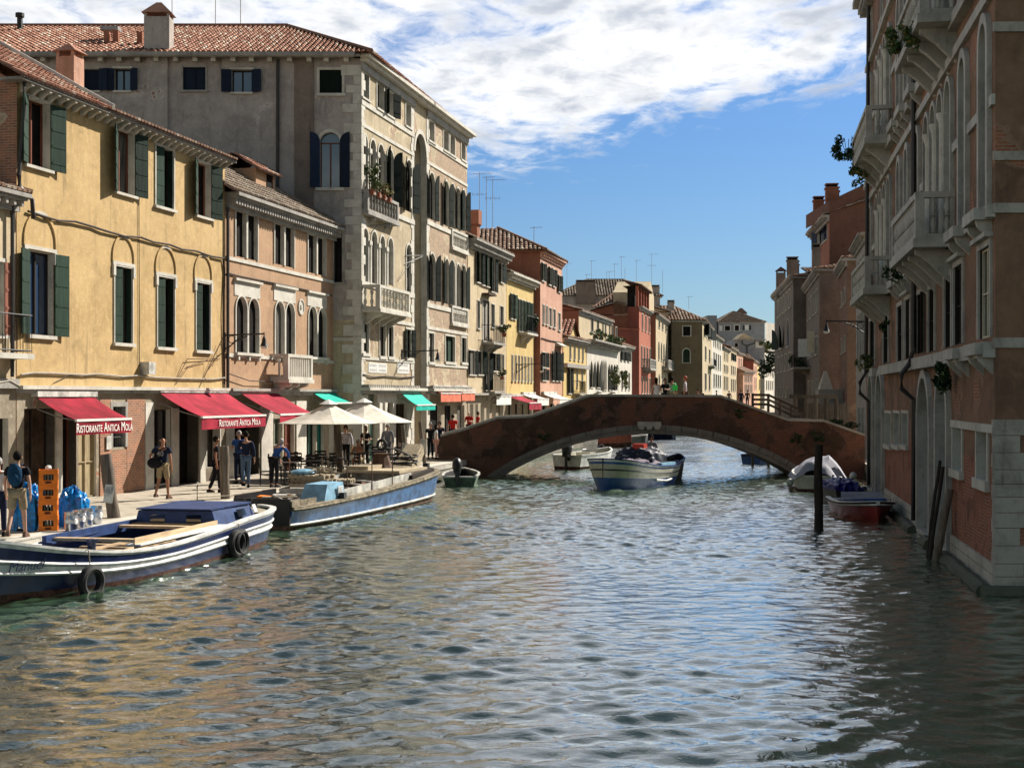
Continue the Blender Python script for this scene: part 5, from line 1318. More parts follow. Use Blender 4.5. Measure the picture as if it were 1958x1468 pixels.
b, fr, z = simple('tall_cream_house', 'tall cream house with a pediment dormer, between the red house and the dark sided tan house', 1254, 1278, 610, 'sand_plaster',
    [(1257, 1276, 617, 630, 3, {**SM, 'wf': .4}), (1257, 1276, 655, 690, 4, {**SM, 'arch': 'round', 'wf': .45}), (1257, 1276, 715, 752, 3, {**SM, 'wf': .4, 'arch': 'round'})], 1266, D0=165, D1=185, side='rust_plaster', depth=9, rise=1.4)
b.balcony(fr, fr.u(1266), fr.u(1277), fr.z(1272, 706), 1.1, .8, 'stone', 'old_stone', cons=2)
b.wall.T = b.inv @ fr.M; u0, u1 = fr.u(1254), fr.u(1266); zt_ = fr.z(1262, 565); b.wall.prism([(u0, 1, z), (u1, 1, z), (u1, 1, zt_), ((u0 + u1) / 2, 1, zt_ + 1.6), (u0, 1, zt_)], (0, 4, 0), 'sand_plaster')
f2 = Fr(gp(1243, 164.8), gp(1254, 164.9)); b.face(f2, -.5, z, 'rust_plaster'); b.finish()
b, fr, z = simple('narrow_sand_house', 'narrow sand coloured house half hidden beside the dark sided tan house', 1278, 1287, 600, 'sand_plaster', [(1279, 1286, 615, 630, 2, {**SM, 'wf': .4}), (1279, 1286, 660, 695, 2, {**SM, 'wf': .4})], 1282, D0=185, D1=193, depth=8, rise=1.2)
x_, y_ = b.loc(1283, 188); b.chimney(x_, y_, z, z + 1.4, .9, .9, 'old_stone', style='pot'); b.finish()

# tan house; the side towards the camera has its shade painted in
fr = Fr(gp(1343, 184), gp(1361, 212)); fs = Fr(gp(1284, 184), gp(1343, 184)); b = Bld('tan_bend_house', 'tan house, shaded side painted dark, with white framed windows and tiled hip roof, at the canal bend', fr)
ZT = zp(613, 184)
b.wpx(fs, 1306, 1320, 624, 642, sw=.12, pane='interior_dark', dep=.2, sm='istria'); b.wpx(fs, 1306, 1319, 667, 693, arch='round', sw=.13, pane='green_worn', dep=.1, sm='istria')
rows(b, fr, [(1345, 1360, 625, 645, 2, {**SM, 'wf': .4, 'sh': 'open', 'shm': 'dark_green_paint'}), (1345, 1360, 665, 690, 2, {**SM, 'wf': .35}), (1345, 1360, 715, 745, 2, {**NS, 'wf': .4})], 1352)
b.face(fs, -.5, ZT, 'sand_shade_plaster'); b.face(fr, -.5, ZT, 'sand_plaster')
mb = b.mb(fs); mb.box((0, -.3, ZT - .2), (fs.L + .3, 0, ZT + .05), 'old_stone'); b.part(mb, 'cornice'); b.cornice(fr, ZT + .05, .4, h=.25, dent=.6)
P0, P1, P2 = (gp(1278, 183.6)[0], 183.6, ZT + .06), (fr.P.x + .4, 183.6, ZT + .06), (fr.Q.x + .4, fr.Q.y, ZT + .06)
zr = zp(584, 190); A_ = (gp(1262, 190)[0], 190, zr); B_ = (gp(1284, 190)[0], 190, zr); mb = b.mb(None)
tile_quad(mb, [P0, P1, B_, A_], 'tiles_old', .38, .6); tile_quad(mb, [P1, P2, B_, B_], 'tiles_old', .38, .6); mb.add([A_, B_, P2, (P0[0], 215, ZT)], [(0, 1, 2, 3)], 'tile_bed'); b.part(mb, 'roof')
b.balcony(fr, fr.u(1354), fr.u(1360), fr.z(1356, 700), 1, .8, 'iron', 'old_stone', cons=1)
for px in (1317,): b.antenna(at(px, 592, 188), 1.8, 1)
b.finish()

# far rows
simple('far_white_house', 'far white house just right of the dark sided tan house', 1361, 1381, 645, 'white_plaster', [(1363, 1379, 652, 664, 5, {**NS, 'wf': .4}), (1363, 1379, 676, 706, 4, {**NS, 'wf': .45}), (1363, 1379, 716, 740, 4, {**NS, 'wf': .5})], 1370, D0=212, D1=240, rise=1.4)[0].finish()
simple('far_cream_house', 'far cream house with brick side in the distant row', 1381, 1395, 668, 'cream_plaster', [(1383, 1393, 675, 690, 3, {**NS, 'wf': .4}), (1383, 1393, 698, 712, 3, {**NS, 'wf': .5}), (1383, 1393, 720, 745, 3, {**NS, 'wf': .5})], 1388, D0=240, D1=262, rise=1.4, side='darkred_plaster')[0].finish()
simple('far_sand_house', 'far sand house with balcony before the pink ones', 1395, 1409, 668, 'sand_plaster', [(1397, 1407, 676, 690, 3, {**OP, 'wf': .3}), (1397, 1407, 700, 716, 3, {**NS, 'wf': .5}), (1397, 1407, 725, 748, 3, {**NS, 'wf': .5})], 1402, D0=262, D1=285, rise=1.3, side='rust_plaster')[0].finish()
b, fr, z = simple('far_pink_house', 'narrow salmon pink house in the distant row', 1409, 1421, 677, 'pink_plaster', [(1411, 1419, 685, 700, 2, {**NS, 'wf': .4}), (1411, 1419, 710, 722, 2, {**NS, 'wf': .4}), (1411, 1419, 730, 748, 2, {**NS, 'wf': .4})], 1415, D0=285, D1=300, rise=1.3); b.finish()
b, fr, z = simple('far_red_house', 'far dark red house with a lit pink front at the canal end', 1441, 1448, 692, 'pink_plaster', [(1442, 1447, 700, 715, 2, {**NS, 'wf': .4}), (1442, 1447, 722, 745, 2, {**NS, 'wf': .4})], 1445, D0=300, D1=318, rise=1.6, hips=(False, False), depth=9)
f2 = Fr(gp(1421, 299.8), gp(1441, 299.9)); f2.ops = []; b.face(f2, -.5, z, 'darkred_plaster'); mb = b.mb(f2); tile_quad(mb, [(-.3, -.3, z), (f2.L + .3, -.3, z), (f2.L, 4, z + 1.5), (-.3, 4, z + 1.5)], 'tiles_old', .4, .7); b.part(mb, 'side_roof'); b.finish()
b, fr, z = simple('low_pink_house', 'low pale pink house with many windows at the far canal end', 1421, 1441, 712, 'pink_plaster', [(1423, 1439, 718, 730, 5, {**NS, 'wf': .5}), (1423, 1439, 735, 750, 5, {**NS, 'wf': .5})], 1431, D0=285, D1=294, rise=1.2, depth=5); b.finish()
simple('far_yellow_house', 'far pale yellow house at the canal end', 1448, 1462, 697, 'pale_yellow_plaster', [(1450, 1460, 703, 712, 2, {**OP, 'wf': .3}), (1450, 1460, 726, 745, 3, {**NS, 'wf': .4})], 1455, D0=318, D1=335, rise=1.2)[0].finish()
simple('far_ivory_house', 'last ivory house with a roof terrace beside the dark right bank', 1462, 1480, 671, 'white_plaster', [(1464, 1479, 682, 697, 5, {**NS, 'wf': .4}), (1464, 1479, 706, 718, 4, {**NS, 'wf': .4}), (1464, 1479, 728, 745, 4, {**NS, 'wf': .5})], 1471, D0=335, D1=352, rise=0)[0].finish()
b, fr, z = block('grey_hotel', 'large blue grey building with tan hip roof and rooftop lantern at the canal end', 1374, 1462, 345, 616, 'bluegrey_plaster', 26, 'tiles_grey', 3.4, wins=((1376, 1380, 623, 632, {**SM, 'sw': .15, 'pane': 'white_paint'}), (1386, 1396, 623, 632, {**SM, 'sw': .15}), (1405, 1413, 622, 632, {**SM, 'sw': .25}), (1424, 1432, 622, 631, {**SM, 'sw': .15, 'pane': 'white_paint', 'sh': 'open', 'shm': 'iron'})), tw=.6)
x_, y_ = b.loc(1417, 357); b.chimney(x_, y_, z + 2, zp(600, 357), 2.6, 2.6, 'old_stone', 'tile_bed'); x_, y_ = b.loc(1364, 346)
mb = b.mb(fr); mb.box((x_ - 1.5, y_, .7), (x_ + .9, y_ + 8, zp(603, 346)), 'bluegrey_plaster'); b.part(mb, 'stair_tower'); 
f2 = Fr(gp(1463, 345), gp(1482, 352)); b.face(f2, .6, z, 'white_plaster'); b.finish()
b, fr, z = block('grey_gabled_house', 'grey gabled house with dark drainpipes and a small peach roof, before the grey hotel', 1404, 1462, 325, 649, 'bluegrey_plaster', 12, 'tiles_old', 0, wins=((1446, 1457, 655, 665, {**SM, 'sw': .2, 'pane': 'white_paint'}), (1405, 1411, 656, 663, SM)))
b.wall.T = b.inv @ fr.M; ua, ub = fr.u(1409), fr.u(1444); b.wall.prism([(ua, 0, z), (ub, 0, z), ((ua + ub) / 2 - .5, 0, zp(637, 325))], (0, 9, 0), 'cream_plaster')
b.pipe(fr, [(fr.u(1419), -.15, zp(650, 325)), (fr.u(1419), -.15, zp(657, 325)), (fr.u(1428), -.15, zp(661, 325)), (fr.u(1428), -.15, zp(680, 325))], .13); b.pipe(fr, [(fr.u(1443), -.15, zp(650, 325)), (fr.u(1443), -.15, zp(656, 325)), (fr.u(1428), -.15, zp(661, 325))], .13); b.finish()
for k, (px, py, D) in enumerate(((1462, 664, 326), (1472, 662, 330))):
    p = at(px, py, D); plant('roof_garden', p, (1.6, 2, 1.4), 300, ['yellow green roof garden shrub on the grey gabled house', 'green roof garden shrub beside the dark right bank'][k], 'leaf_dry' if k == 0 else 'leaf_green', 'leaf_green', .4)

# ================================================================ BRIDGE
BD0, BD1 = 65.0, 68.4
def bx(px): return (px - CX) / FPX * BD0
def bz(py): return zp(py, BD0)
top = [(838, 850), (842, 835), (888, 823), (951, 801), (1017, 798.5), (1129, 758), (1378, 759.5), (1507, 805), (1575, 806.5), (1654, 834)]
TOP = [(bx(a), bz(c)) for a, c in top]
def ztop(x):
    for (a, za), (c, zc_) in zip(TOP, TOP[1:]):
        if a <= x <= c: return za + (zc_ - za) * (x - a) / (c - a)
    return TOP[0][1] if x < TOP[0][0] else TOP[-1][1]
xl, xr_ = bx(938), bx(1548); zs_ = bz(905); za = bz(812); xm = bx(1237); hw = (xr_ - xl) / 2; xm = (xl + xr_) / 2
ris = za - zs_; RO = (hw * hw + ris * ris) / (2 * ris); zc_ = za - RO
RI = RO - .42
def zext(x, r=None):
    r = r or RO; d = r * r - (x - xm) ** 2
    return zc_ + math.sqrt(d) if d > 0 else -9
br = empty('bridge', (xm, BD0, 0), 0, 'arched brick footbridge with pale stone arch crossing the canal', 'bridge')
TB = Matrix.Translation((-xm, -BD0, 0))
xs = sorted(set([TOP[0][0] + (TOP[-1][0] - TOP[0][0]) * i / 80 for i in range(81)] + [p[0] for p in TOP] + [xl, xr_]))
mb = MB(TB)
for yy, rev in ((BD0, 0), (BD0 + .28, 1), (BD1 - .28, 0), (BD1, 1)):
    for a, c in zip(xs, xs[1:]):
        inner = yy in (BD0 + .28, BD1 - .28)
        def zb(x):
            if inner: return ztop(x) - 1.05
            return max(-1., zext(x)) if xl < x < xr_ else -1.
        o = .0 if yy <= BD0 + .3 else .35      # the far parapet stands a little higher on the right
        fx = lambda x: ztop(x) + (0.0)
        mb.add([(a, yy, zb(a)), (c, yy, zb(c)), (c, yy, fx(c)), (a, yy, fx(a))], [(0, 1, 2, 3) if not rev else (0, 3, 2, 1)], 'bridge_plaster')
for x in (TOP[0][0], TOP[-1][0]):
    mb.add([(x, BD0, -1), (x, BD1, -1), (x, BD1, ztop(x)), (x, BD0, ztop(x))], [(0, 1, 2, 3)], 'bridge_plaster')
mb.build('parapet_wall', br)
for y0, y1 in ((BD0 - .06, BD0 + .34), (BD1 - .34, BD1 + .06)):
    mb = MB(TB)
    for (a, zA), (c, zC) in zip(TOP[1:], TOP[2:]):
        n = max(1, int((c - a) / 1.5))
        for k in range(n):
            p, q = a + (c - a) * k / n, a + (c - a) * (k + 1) / n - .012; zp_, zq = zA + (zC - zA) * (p - a) / (c - a), zA + (zC - zA) * (q - a) / (c - a)
            mb.prism([(p, y0, zp_), (q, y0, zq), (q, y0, zq + .11), (p, y0, zp_ + .11)], (0, y1 - y0, 0), 'old_stone')
    mb.build('coping', br)
mb = MB(TB)   # deck with steps
for a, c in zip(xs, xs[1:]):
    m_ = (a + c) / 2; zz = ztop(m_) - .76
    mb.box((a, BD0 + .28, zz - .25), (c, BD1 - .28, zz), 'old_stone')
mb.build('steps', br)
mb = MB(TB); mbf = MB(TB); N = 22
A0 = math.acos((xl - xm) / RO); A1 = math.acos((xr_ - xm) / RO)
a0 = math.pi - math.asin(min(1, (zs_ - zc_) / RO)); a1 = math.asin((zs_ - zc_) / RO)
a0 += .03; a1 -= .03
for k in range(N):
    t0, t1 = a0 + (a1 - a0) * k / N, a0 + (a1 - a0) * (k + 1) / N - (a1 - a0) * .0035
    pr_ = .10 if k % 5 == 0 else .07
    for r0, r1, e in ((RI + .2, RO, pr_), (RI, RI + .17, pr_ * .55)):
        mb.prism([(xm + r * math.cos(t), BD0 - e, zc_ + r * math.sin(t)) for r, t in ((r0, t0), (r0, t1), (r1, t1), (r1, t0))], (0, e, 0), 'arch_stone')
        mbf.prism([(xm + r * math.cos(t), BD1 + e, zc_ + r * math.sin(t)) for r, t in ((r0, t0), (r0, t1), (r1, t1), (r1, t0))], (0, -e, 0), 'arch_stone')
mb.build('arch', br); mbf.build('arch', br)
mb = MB(TB); n = 40
pts = [(xm + RI * math.cos(a0 + (a1 - a0) * k / n), zc_ + RI * math.sin(a0 + (a1 - a0) * k / n)) for k in range(n + 1)]
for (a, c), (d, e) in zip(pts, pts[1:]): mb.add([(a, BD0 - .03, c), (d, BD0 - .03, e), (d, BD1 + .03, e), (a, BD1 + .03, c)], [(0, 1, 2, 3)], 'dark_stone')
mb.add([(a, BD0 - .03, c) for a, c in pts] + [(xm + RO * math.cos(a0 + (a1 - a0) * k / n), BD0 - .001, zc_ + RO * math.sin(a0 + (a1 - a0) * k / n)) for k in range(n, -1, -1)], [tuple([k, k + 1, 2 * n - k, 2 * n + 1 - k]) for k in range(n)], 'arch_stone')
mb.build('soffit', br)
for px in (1226, 1241, 1256):
    mb = MB(TB); x = bx(px); zz = bz(806)
    mb.prism([(x - .17, BD0 - .22, zz), (x + .17, BD0 - .22, zz), (x + .19, BD0 - .22, zz - .16), (x + .09, BD0 - .2, zz - .36), (x - .09, BD0 - .2, zz - .36), (x - .19, BD0 - .22, zz - .16)], (0, .2, 0), 'balcony_stone'); mb.build('keystone', br)
# abutment walls under the ends
mb = MB(TB); mb.box((bx(845), BD0 + .02, -1), (bx(925), BD1 - .02, 1.0), 'bridge_plaster'); mb.box((bx(1552), BD0 + .02, -1), (bx(1652), BD1 - .02, 1.0), 'bridge_plaster'); mb.build('abutment', br)
# wall plants on the bridge
for px, py, r_, n, lb in ((1040, 836, .35, 150, 'small dark weed growing on the left part of the bridge face'), (1415, 790, .3, 120, 'small dark weed just under the coping where the bridge starts to descend'), (1520, 838, .4, 200, 'dark weeds trailing over the brick patch of the bridge'), (1565, 832, .4, 200, 'dark weeds at the right end of the bridge behind the mooring post')):
    p = (bx(px), BD0 - .1, bz(py)); plant('wall_weed', p, (r_, .12, r_ * .8), n, lb, 'leaf_dark', 'leaf_green', .05, stem=False, group='weeds growing on the bridge')

# ================================================================ RIGHT BANK
frR = Fr((14.04, 55.6), (9.035, 26.4)); frF = Fr((9.035, 26.4), (17.5, 26.4))
b = Bld('right_palace', 'brown plastered palace with stone balconies and arched windows along the right edge', frR, zb=0.)
ZT = 19.0; L = frR.L
uu = lambda D: (frR.P.y - D) / (-frR.d.y)
Uu = lambda px: frR.u(px)
# ground floor
K = dict(sm='balcony_stone', mull=0)
b.wpx(frR, 1824, 1841, 814, 898, sw=.12, sm='istria', pane='dark_stone', sill=.18, dep=.2, mull=0, grille=False)
b.wpx(frR, 1870, 1890, 822, 916, sw=.12, sm='istria', pane='dark_stone', sill=.2, dep=.22, mull=0)
for xa, xb in ((1694, 1705), (1710, 1721), (1726, 1737)): b.wpx(frR, xa, xb, 790, 850, sw=.09, sm='istria', pane='interior_dark', sill=.14, dep=.2, mull=0)
def portal(xa, xb, ya, pane='interior_dark', zb_=.15):
    D = frR.D((xa + xb) / 2); u0, u1 = sorted((Uu(xa), Uu(xb)))
    b.win(frR, u0, u1, zp(ya, D), zb_, arch='round', sw=.22, proj=.12, sm='balcony_stone', sill=.12, pane=pane, dep=.5, mull=0, name='water_gate')
portal(1797, 1817, 716); portal(1761, 1783, 722, 'dark_stone'); portal(1664, 1673, 718); portal(1680, 1691, 717, 'dark_stone')
# first floor
sk = dict(sm='balcony_stone', sw=.13, proj=.05, sill=0, dep=.09, mull=2, rm='dark_wood')
b.wpx(frR, 1874, 1896, 474, 646, top=.12, pane='glass_dark', frame='cream_wood', **sk)
for xa, xb, ya, yb, pn in ((1826, 1843, 508, 658, 'dark_wood'), (1808, 1821, 530, 664, 'dark_wood'), (1777, 1789, 552, 672, 'brown_wood'), (1755, 1767, 562, 675, 'interior_dark'), (1732, 1743, 572, 685, 'balcony_stone'), (1717, 1727, 585, 690, 'interior_dark'), (1690, 1700, 596, 694, 'glass_green'), (1664, 1674, 612, 700, 'navy_paint')):
    b.wpx(frR, xa, xb, ya, yb, top=.12 if xa in (1826, 1732, 1690) else 0, pane=pn, sh=('open', 'open') if xa in (1755,) else None, shm='dark_wood', lw=.35, **sk)
# first great floor: arched windows; second great floor above it
def great(z0, z1, z2_):
    gk_ = dict(arch='round', sm='balcony_stone', sw=.2, proj=.10, sill=0, dep=.35, mull=1, frame='dark_wood', pane='glass_dark', name='arched_window')
    def one(u0, u1, **k): b.win(frR, u0, u1, z1, z0, **{**gk_, **k})
    for D in (27.35, 30.1): one(uu(D) - .42, uu(D) + .42)
    for D in (32.35, 33.7, 35.05, 36.4): one(uu(D) - .5, uu(D) + .5, sw=.12, pane='balcony_stone' if D < 33 else 'glass_dark')
    for D in (38.6, 41.2, 43.4): one(uu(D) - .42, uu(D) + .42)
    for D in (46.6, 48.1, 49.6, 51.1): one(uu(D) - .55, uu(D) + .55, sw=.12)
    one(uu(54.0) - .45, uu(54.0) + .45)
great(7.3, 10.9, 0); great(12.1, 15.9, 0)
for D in (27.35, 30.1, 33.0, 35.6, 38.6, 41.2, 43.4, 46.6, 49.6, 54.): b.win(frR, uu(D) - .42, uu(D) + .42, 18.3, 16.9, sm='balcony_stone', sw=.12, sill=.1, dep=.25, pane='glass_dark')
zon = [(2.45, 'palace_red'), (ZT, 'palace_brown')]
b.face(frR, -1., ZT, 'palace_brown', zones=zon); b.face(frF, -1., ZT, 'palace_brown', zones=[(ZT, 'palace_brown')])
b.wall.T = b.inv @ frR.M
b.wall.add([(0, 0, -1), (0, 12, -1), (0, 12, ZT), (0, 0, ZT)], [(0, 1, 2, 3)], 'palace_brown')
b.wall.add([(0, 0, ZT), (L, 0, ZT), (L, 12, ZT), (0, 12, ZT)], [(0, 1, 2, 3)], 'palace_brown'); b.wall.add([(0, 12, -1), (L, 12, -1), (L, 12, ZT), (0, 12, ZT)], [(0, 3, 2, 1)], 'palace_brown')
# strings, sill cornice, quoin block
for z0, z1, pr, m in ((4.42, 4.72, .22, 'balcony_stone'), (7.05, 7.28, .16, 'balcony_stone'), (11.8, 12.05, .2, 'balcony_stone'), (9.15, 9.35, .07, 'balcony_stone'), (14.1, 14.3, .07, 'balcony_stone'), (11.2, 11.42, .1, 'balcony_stone'), (16.4, 16.6, .15, 'balcony_stone')):
    segs = [(0, L)]
    cut = [o for o in frR.ops if o[2] < z1 and o[3] > z0]
    if cut:
        segs = []; cur = 0
        for o in sorted(cut):
            if o[0] - .16 > cur: segs.append((cur, o[0] - .16))
            cur = max(cur, o[1] + .16)
        if cur < L: segs.append((cur, L))
    b.boxes('string_course', [((a, -pr, z0), (c, 0, z1)) for a, c in segs], m, frR)
for z0, z1 in ((4.6, 4.79), (7.12, 7.3), (8.1, 8.27), (10.5, 10.68), (13.0, 13.2), (15.6, 15.8)):
    mb = b.mb(frF); mb.box((-.05, -.05, z0), (frF.L, 0, z1), 'worn_stone'); b.part(mb, 'string_course')
mb = b.mb(frR); mb.box((-.3, -.6, ZT), (L + .3, .3, ZT + .25), 'old_stone'); mb.box((-.2, -.4, ZT - .25), (L + .1, 0, ZT), 'old_stone')
n = int(L / .6)
for i in range(n): mb.box((i * .6 + .1, -.35, ZT - .45), (i * .6 + .35, 0, ZT - .252), 'old_stone')
b.part(mb, 'cornice')
mb = b.mb(frF); rnd = random.Random(5); z = -.6; i = 0
while z < 3.2:
    h = rnd.uniform(.24, .34); mb.box((-.05, -.05, z), (rnd.uniform(.42, .62) if i % 2 else rnd.uniform(.65, .8), 0, z + h - .012), 'worn_stone'); z += h; i += 1
b.part(mb, 'quoins')
mb = b.mb(frR); z = -.6; i = 0
while z < 3.2:
    h = rnd.uniform(.24, .34); mb.box((L - (.12 if i % 2 else .2), -.04, z), (L + .04, 0, z + h - .012), 'worn_stone'); z += h; i += 1
b.part(mb, 'quoins')
mb = b.mb(frF); mb.box((.62, -.02, -.6), (frF.L, 0, 3.1), 'palace_red'); b.part(mb, 'brick_patch')
# water line plinth stones and rounded ledge, stopping at the gates
cuts = sorted((min(o[0], o[1]) - .3, max(o[0], o[1]) + .3) for o in frR.ops if o[2] < .3 and o[3] > 1)
cur = 0; segs = []
for a, c in cuts:
    if a > cur + .1: segs.append((cur, a))
    cur = max(cur, c)
segs.append((cur, L))
for a, c in segs:
    mb = b.mb(frR); mb.box((a, -.05, -.6), (c, 0, .55), 'istria_blocks'); b.part(mb, 'plinth')
    mb = b.mb(frR); n = max(2, int((c - a) / .5)); mb.tube([(a + (c - a) * i / n, -.2 + rnd.uniform(-.02, .02), .03 + rnd.uniform(-.02, .02)) for i in range(n + 1)], [.17 * rnd.uniform(.85, 1.1) for _ in range(n + 1)], 'algae_stone', 9); b.part(mb, 'waterline_ledge', smooth=True)
mb = b.mb(frF); mb.tube([(-.3, -.2, .03), (1.5, -.22, .0), (frF.L, -.2, .02)], .17, 'algae_stone', 9); b.part(mb, 'waterline_ledge', smooth=True)
mb = b.mb(frR); mb.box((Uu(1822), -.06, 3.0), (L, 0, 3.16), 'istria'); b.part(mb, 'string_course')
# balconies
def balc(Da, Db, z, h=1.05): 
    u0, u1 = sorted((uu(Da), uu(Db))); return b.balcony(frR, u0, u1, z, h, .86, 'stone', 'balcony_stone', cons=4, slab=.2, ch=.75)
balc(31.7, 37.2, 7.25); balc(46.3, 52.6, 7.25); balc(30.9, 35.8, 12.1); balc(45.8, 52.2, 12.1)
for D, z in ((27.35, 7.25), (30.1, 7.25), (38.6, 7.25), (41.2, 7.25), (43.4, 7.25), (54., 7.25), (27.35, 12.1), (38.6, 12.1), (41.2, 12.1), (43.4, 12.1), (27.2, 4.7), (30.2, 4.7)):
    u_ = uu(D); mb = b.mb(frR); mb.box((u_ - .75, -.36, z - .22), (u_ + .75, 0, z), 'balcony_stone')
    for q in (-.55, .55): mb.prism([(u_ + q - .08, y, zz) for y, zz in ((0, z - .222), (-.3, z - .222), (-.26, z - .35), (0, z - .6))], (.16, 0, 0), 'balcony_stone')
    b.part(mb, 'sill')
# columns between the arches of the groups
for z0, z1 in ((7.3, 10.3), (12.1, 15.3)):
    for Ds in ((33.02, 34.37, 35.72), (47.35, 48.85, 50.35)):
        for D in Ds:
            mb = b.mb(frR); mb.lathe((uu(D), -.06, z0), [(.17, 0), (.17, .12), (.13, .2), (.115, z1 - z0 - .35), (.13, z1 - z0 - .3), (.12, z1 - z0 - .25), (.19, z1 - z0 - .05), (.19, z1 - z0)], 'istria', 12); b.part(mb, 'column', smooth=True)
# rain pipes
for px, pth in ((1757, ((ZT, .0), (5.0, 0), (4.6, .0), (4.3, .25), (3.9, .25), (3.6, 0), (.3, 0))), (1668, ((ZT, 0), (4.6, 0), (4.2, .2), (3.8, .2), (3.5, 0), (.3, 0)))):
    b.pipe(frR, [(frR.u(px), -.14 - (.22 if dy else .0) - (.0 if z > 4.9 or z < 3.7 else .1), z) for z, dy in pth], .07)
b.finish(); RP = b
# plants on the palace
def up(D, out, z): return frR.pt(uu(D), out, z)
for i, (D, out, z, r, n, lb, m) in enumerate(((52.3, 1.0, 13.1, (.55, .7, .65), 800, 'bushy dark green shrub hanging off the far upper palace balcony against the sky', 'leaf_dark'), (35.0, .9, 12.6, (.35, .6, .45), 420, 'hanging ivy on the near upper palace balcony', 'leaf_green'),
        (32.0, .95, 11.9, (.2, .35, .35), 220, 'drooping plant below the near corner of the upper palace balcony', 'leaf_green'), (50.3, .75, 11.6, (.3, 1.2, .5), 260, 'moss and weeds under the far upper palace balcony', 'leaf_green'), (31.6, .3, 4.0, (.2, .35, .5), 380, 'weed clump growing from the ledge beside the arched water gate', 'leaf_dark'), (37.4, .8, 7.0, (.25, .35, .25), 160, 'weeds under the far end of the near lower palace balcony', 'leaf_dark'), (45.8, .3, 6.0, (.15, .25, .22), 130, 'weeds below a window sill in the middle of the palace front', 'leaf_dark'), (53.5, .3, 4.9, (.3, .6, .4), 250, 'grassy weeds on the far end of the palace ledge', 'leaf_green'))):
    plant('wall_plant', up(D, out, z), r, n, lb, m, 'leaf_dry' if m == 'leaf_green' else 'leaf_green', .075, stem=i == 0)

# buildings beyond the bridge on the right
def pairb(name, label, xa, Da, xb, Db, xc, ytop, matf, mats, specs=(), side=(), roof='tiles_old', rise=1.2, zt=None, depth=9, top2=None):
    """front along the canal from (xa, Da) to (xb, Db), camera-facing side from xb to xc"""
    fr = Fr(gp(xa, Da), gp(xb, Db)); fs = Fr(gp(xb, Db), gp(xc, Db)); b = Bld(name, label, fr, zb=0.)
    z = zt or zp(ytop, Db); rows(b, fr, specs, xb)
    for (x0, x1, y0, y1, k) in side: b.wpx(fs, x0, x1, y0, y1, **k)
    b.face(fr, -1, z, matf); b.face(fs, -1, z, mats)
    b.wall.T = b.inv @ fr.M; b.wall.add([(0, 0, -1), (0, depth, -1), (0, depth, z), (0, 0, z)], [(0, 1, 2, 3)], matf)
    b.cornice(fr, z + .08, .4, 'old_stone', h=.28, dent=.5); mb = b.mb(fs); mb.box((-.3, -.25, z - .05), (fs.L, 0, z + .08), 'old_stone'); b.part(mb, 'cornice')
    if rise:
        mb = b.mb(None); e = .35; P = fr.P; Q = fr.Q; o = fr.out * e
        A_ = (P.x + o.x, P.y + o.y, z + .1); B_ = (Q.x + o.x, Q.y + o.y - .3, z + .1); C_ = (fs.Q.x, Q.y - .3, z + .1)
        m1 = (Q.x + 4.5, Q.y + 4.5, z + rise); m0 = (P.x + 4.5, P.y, z + rise)
        tile_quad(mb, [A_, B_, m1, m0], roof, .32, .5); tile_quad(mb, [B_, C_, (C_[0], m1[1], z + rise), m1], roof, .32, .5); b.part(mb, 'roof')
    return b, fr, fs, z
b, fr, fs, z = pairb('stone_house', 'pale stone fronted house just past the palace on the right bank', 1637, 77, 1656, 69, 1700, 440, 'old_stone', 'orange_plaster', [(1639, 1654, 590, 690, 3, {**NS, 'wf': .45, 'sm': 'balcony_stone'}), (1639, 1654, 480, 550, 3, {**NS, 'wf': .45, 'sm': 'balcony_stone'}), (1640, 1654, 780, 850, 2, {**NS, 'wf': .4})], rise=0, zt=11.6); b.finish()
b, fr, fs, z = pairb('orange_house', 'narrow orange plastered house with old brick at its foot on the right bank', 1605, 91, 1620, 82, 1665, 497, 'orange_plaster', 'orange_plaster', [(1607, 1619, 545, 575, 2, {**NS, 'wf': .3}), (1607, 1619, 640, 670, 2, {**NS, 'wf': .3}), (1607, 1619, 770, 810, 2, {**NS, 'wf': .3})]); b.finish()
b, fr, fs, z = pairb('taupe_house', 'taupe house with a blank side wall and open lit shutter on the right bank', 1541, 110, 1567, 93, 1640, 517, 'darkgrey_plaster', 'brown_plaster', [(1545, 1565, 548, 592, 4, {**NS, 'wf': .4}), (1545, 1565, 640, 675, 3, {**SM, 'wf': .4}), (1543, 1566, 725, 755, 3, {**NS, 'wf': .35})]);
b.balcony(fr, fr.u(1542), fr.u(1550), fr.z(1546, 703), 1.0, 1.2, 'iron', 'old_stone', cons=1)
x_, y_ = b.loc(1561, 95); b.chimney(x_, y_, z, zp(477, 95), .5, .5, 'darkgrey_plaster', style='pot')
mb = b.mb(fr); mb.box((fr.u(1553), -1.0, fr.z(1553, 682)), (fr.u(1553) + .06, -.1, fr.z(1553, 648)), 'white_paint'); b.part(mb, 'shutter')
mb = b.mb(fr); mb.box((fr.u(1560), -.6, fr.z(1560, 675)), (fr.u(1560) + .06, -.1, fr.z(1560, 633)), 'cream_wood'); b.part(mb, 'shutter'); b.finish()
p = at(1530, 693, 108); plant('balcony_bush', p, (.9, .8, .6), 300, 'dark bush on the balcony of the taupe house over the canal', 'leaf_dark', 'leaf_green', .14)
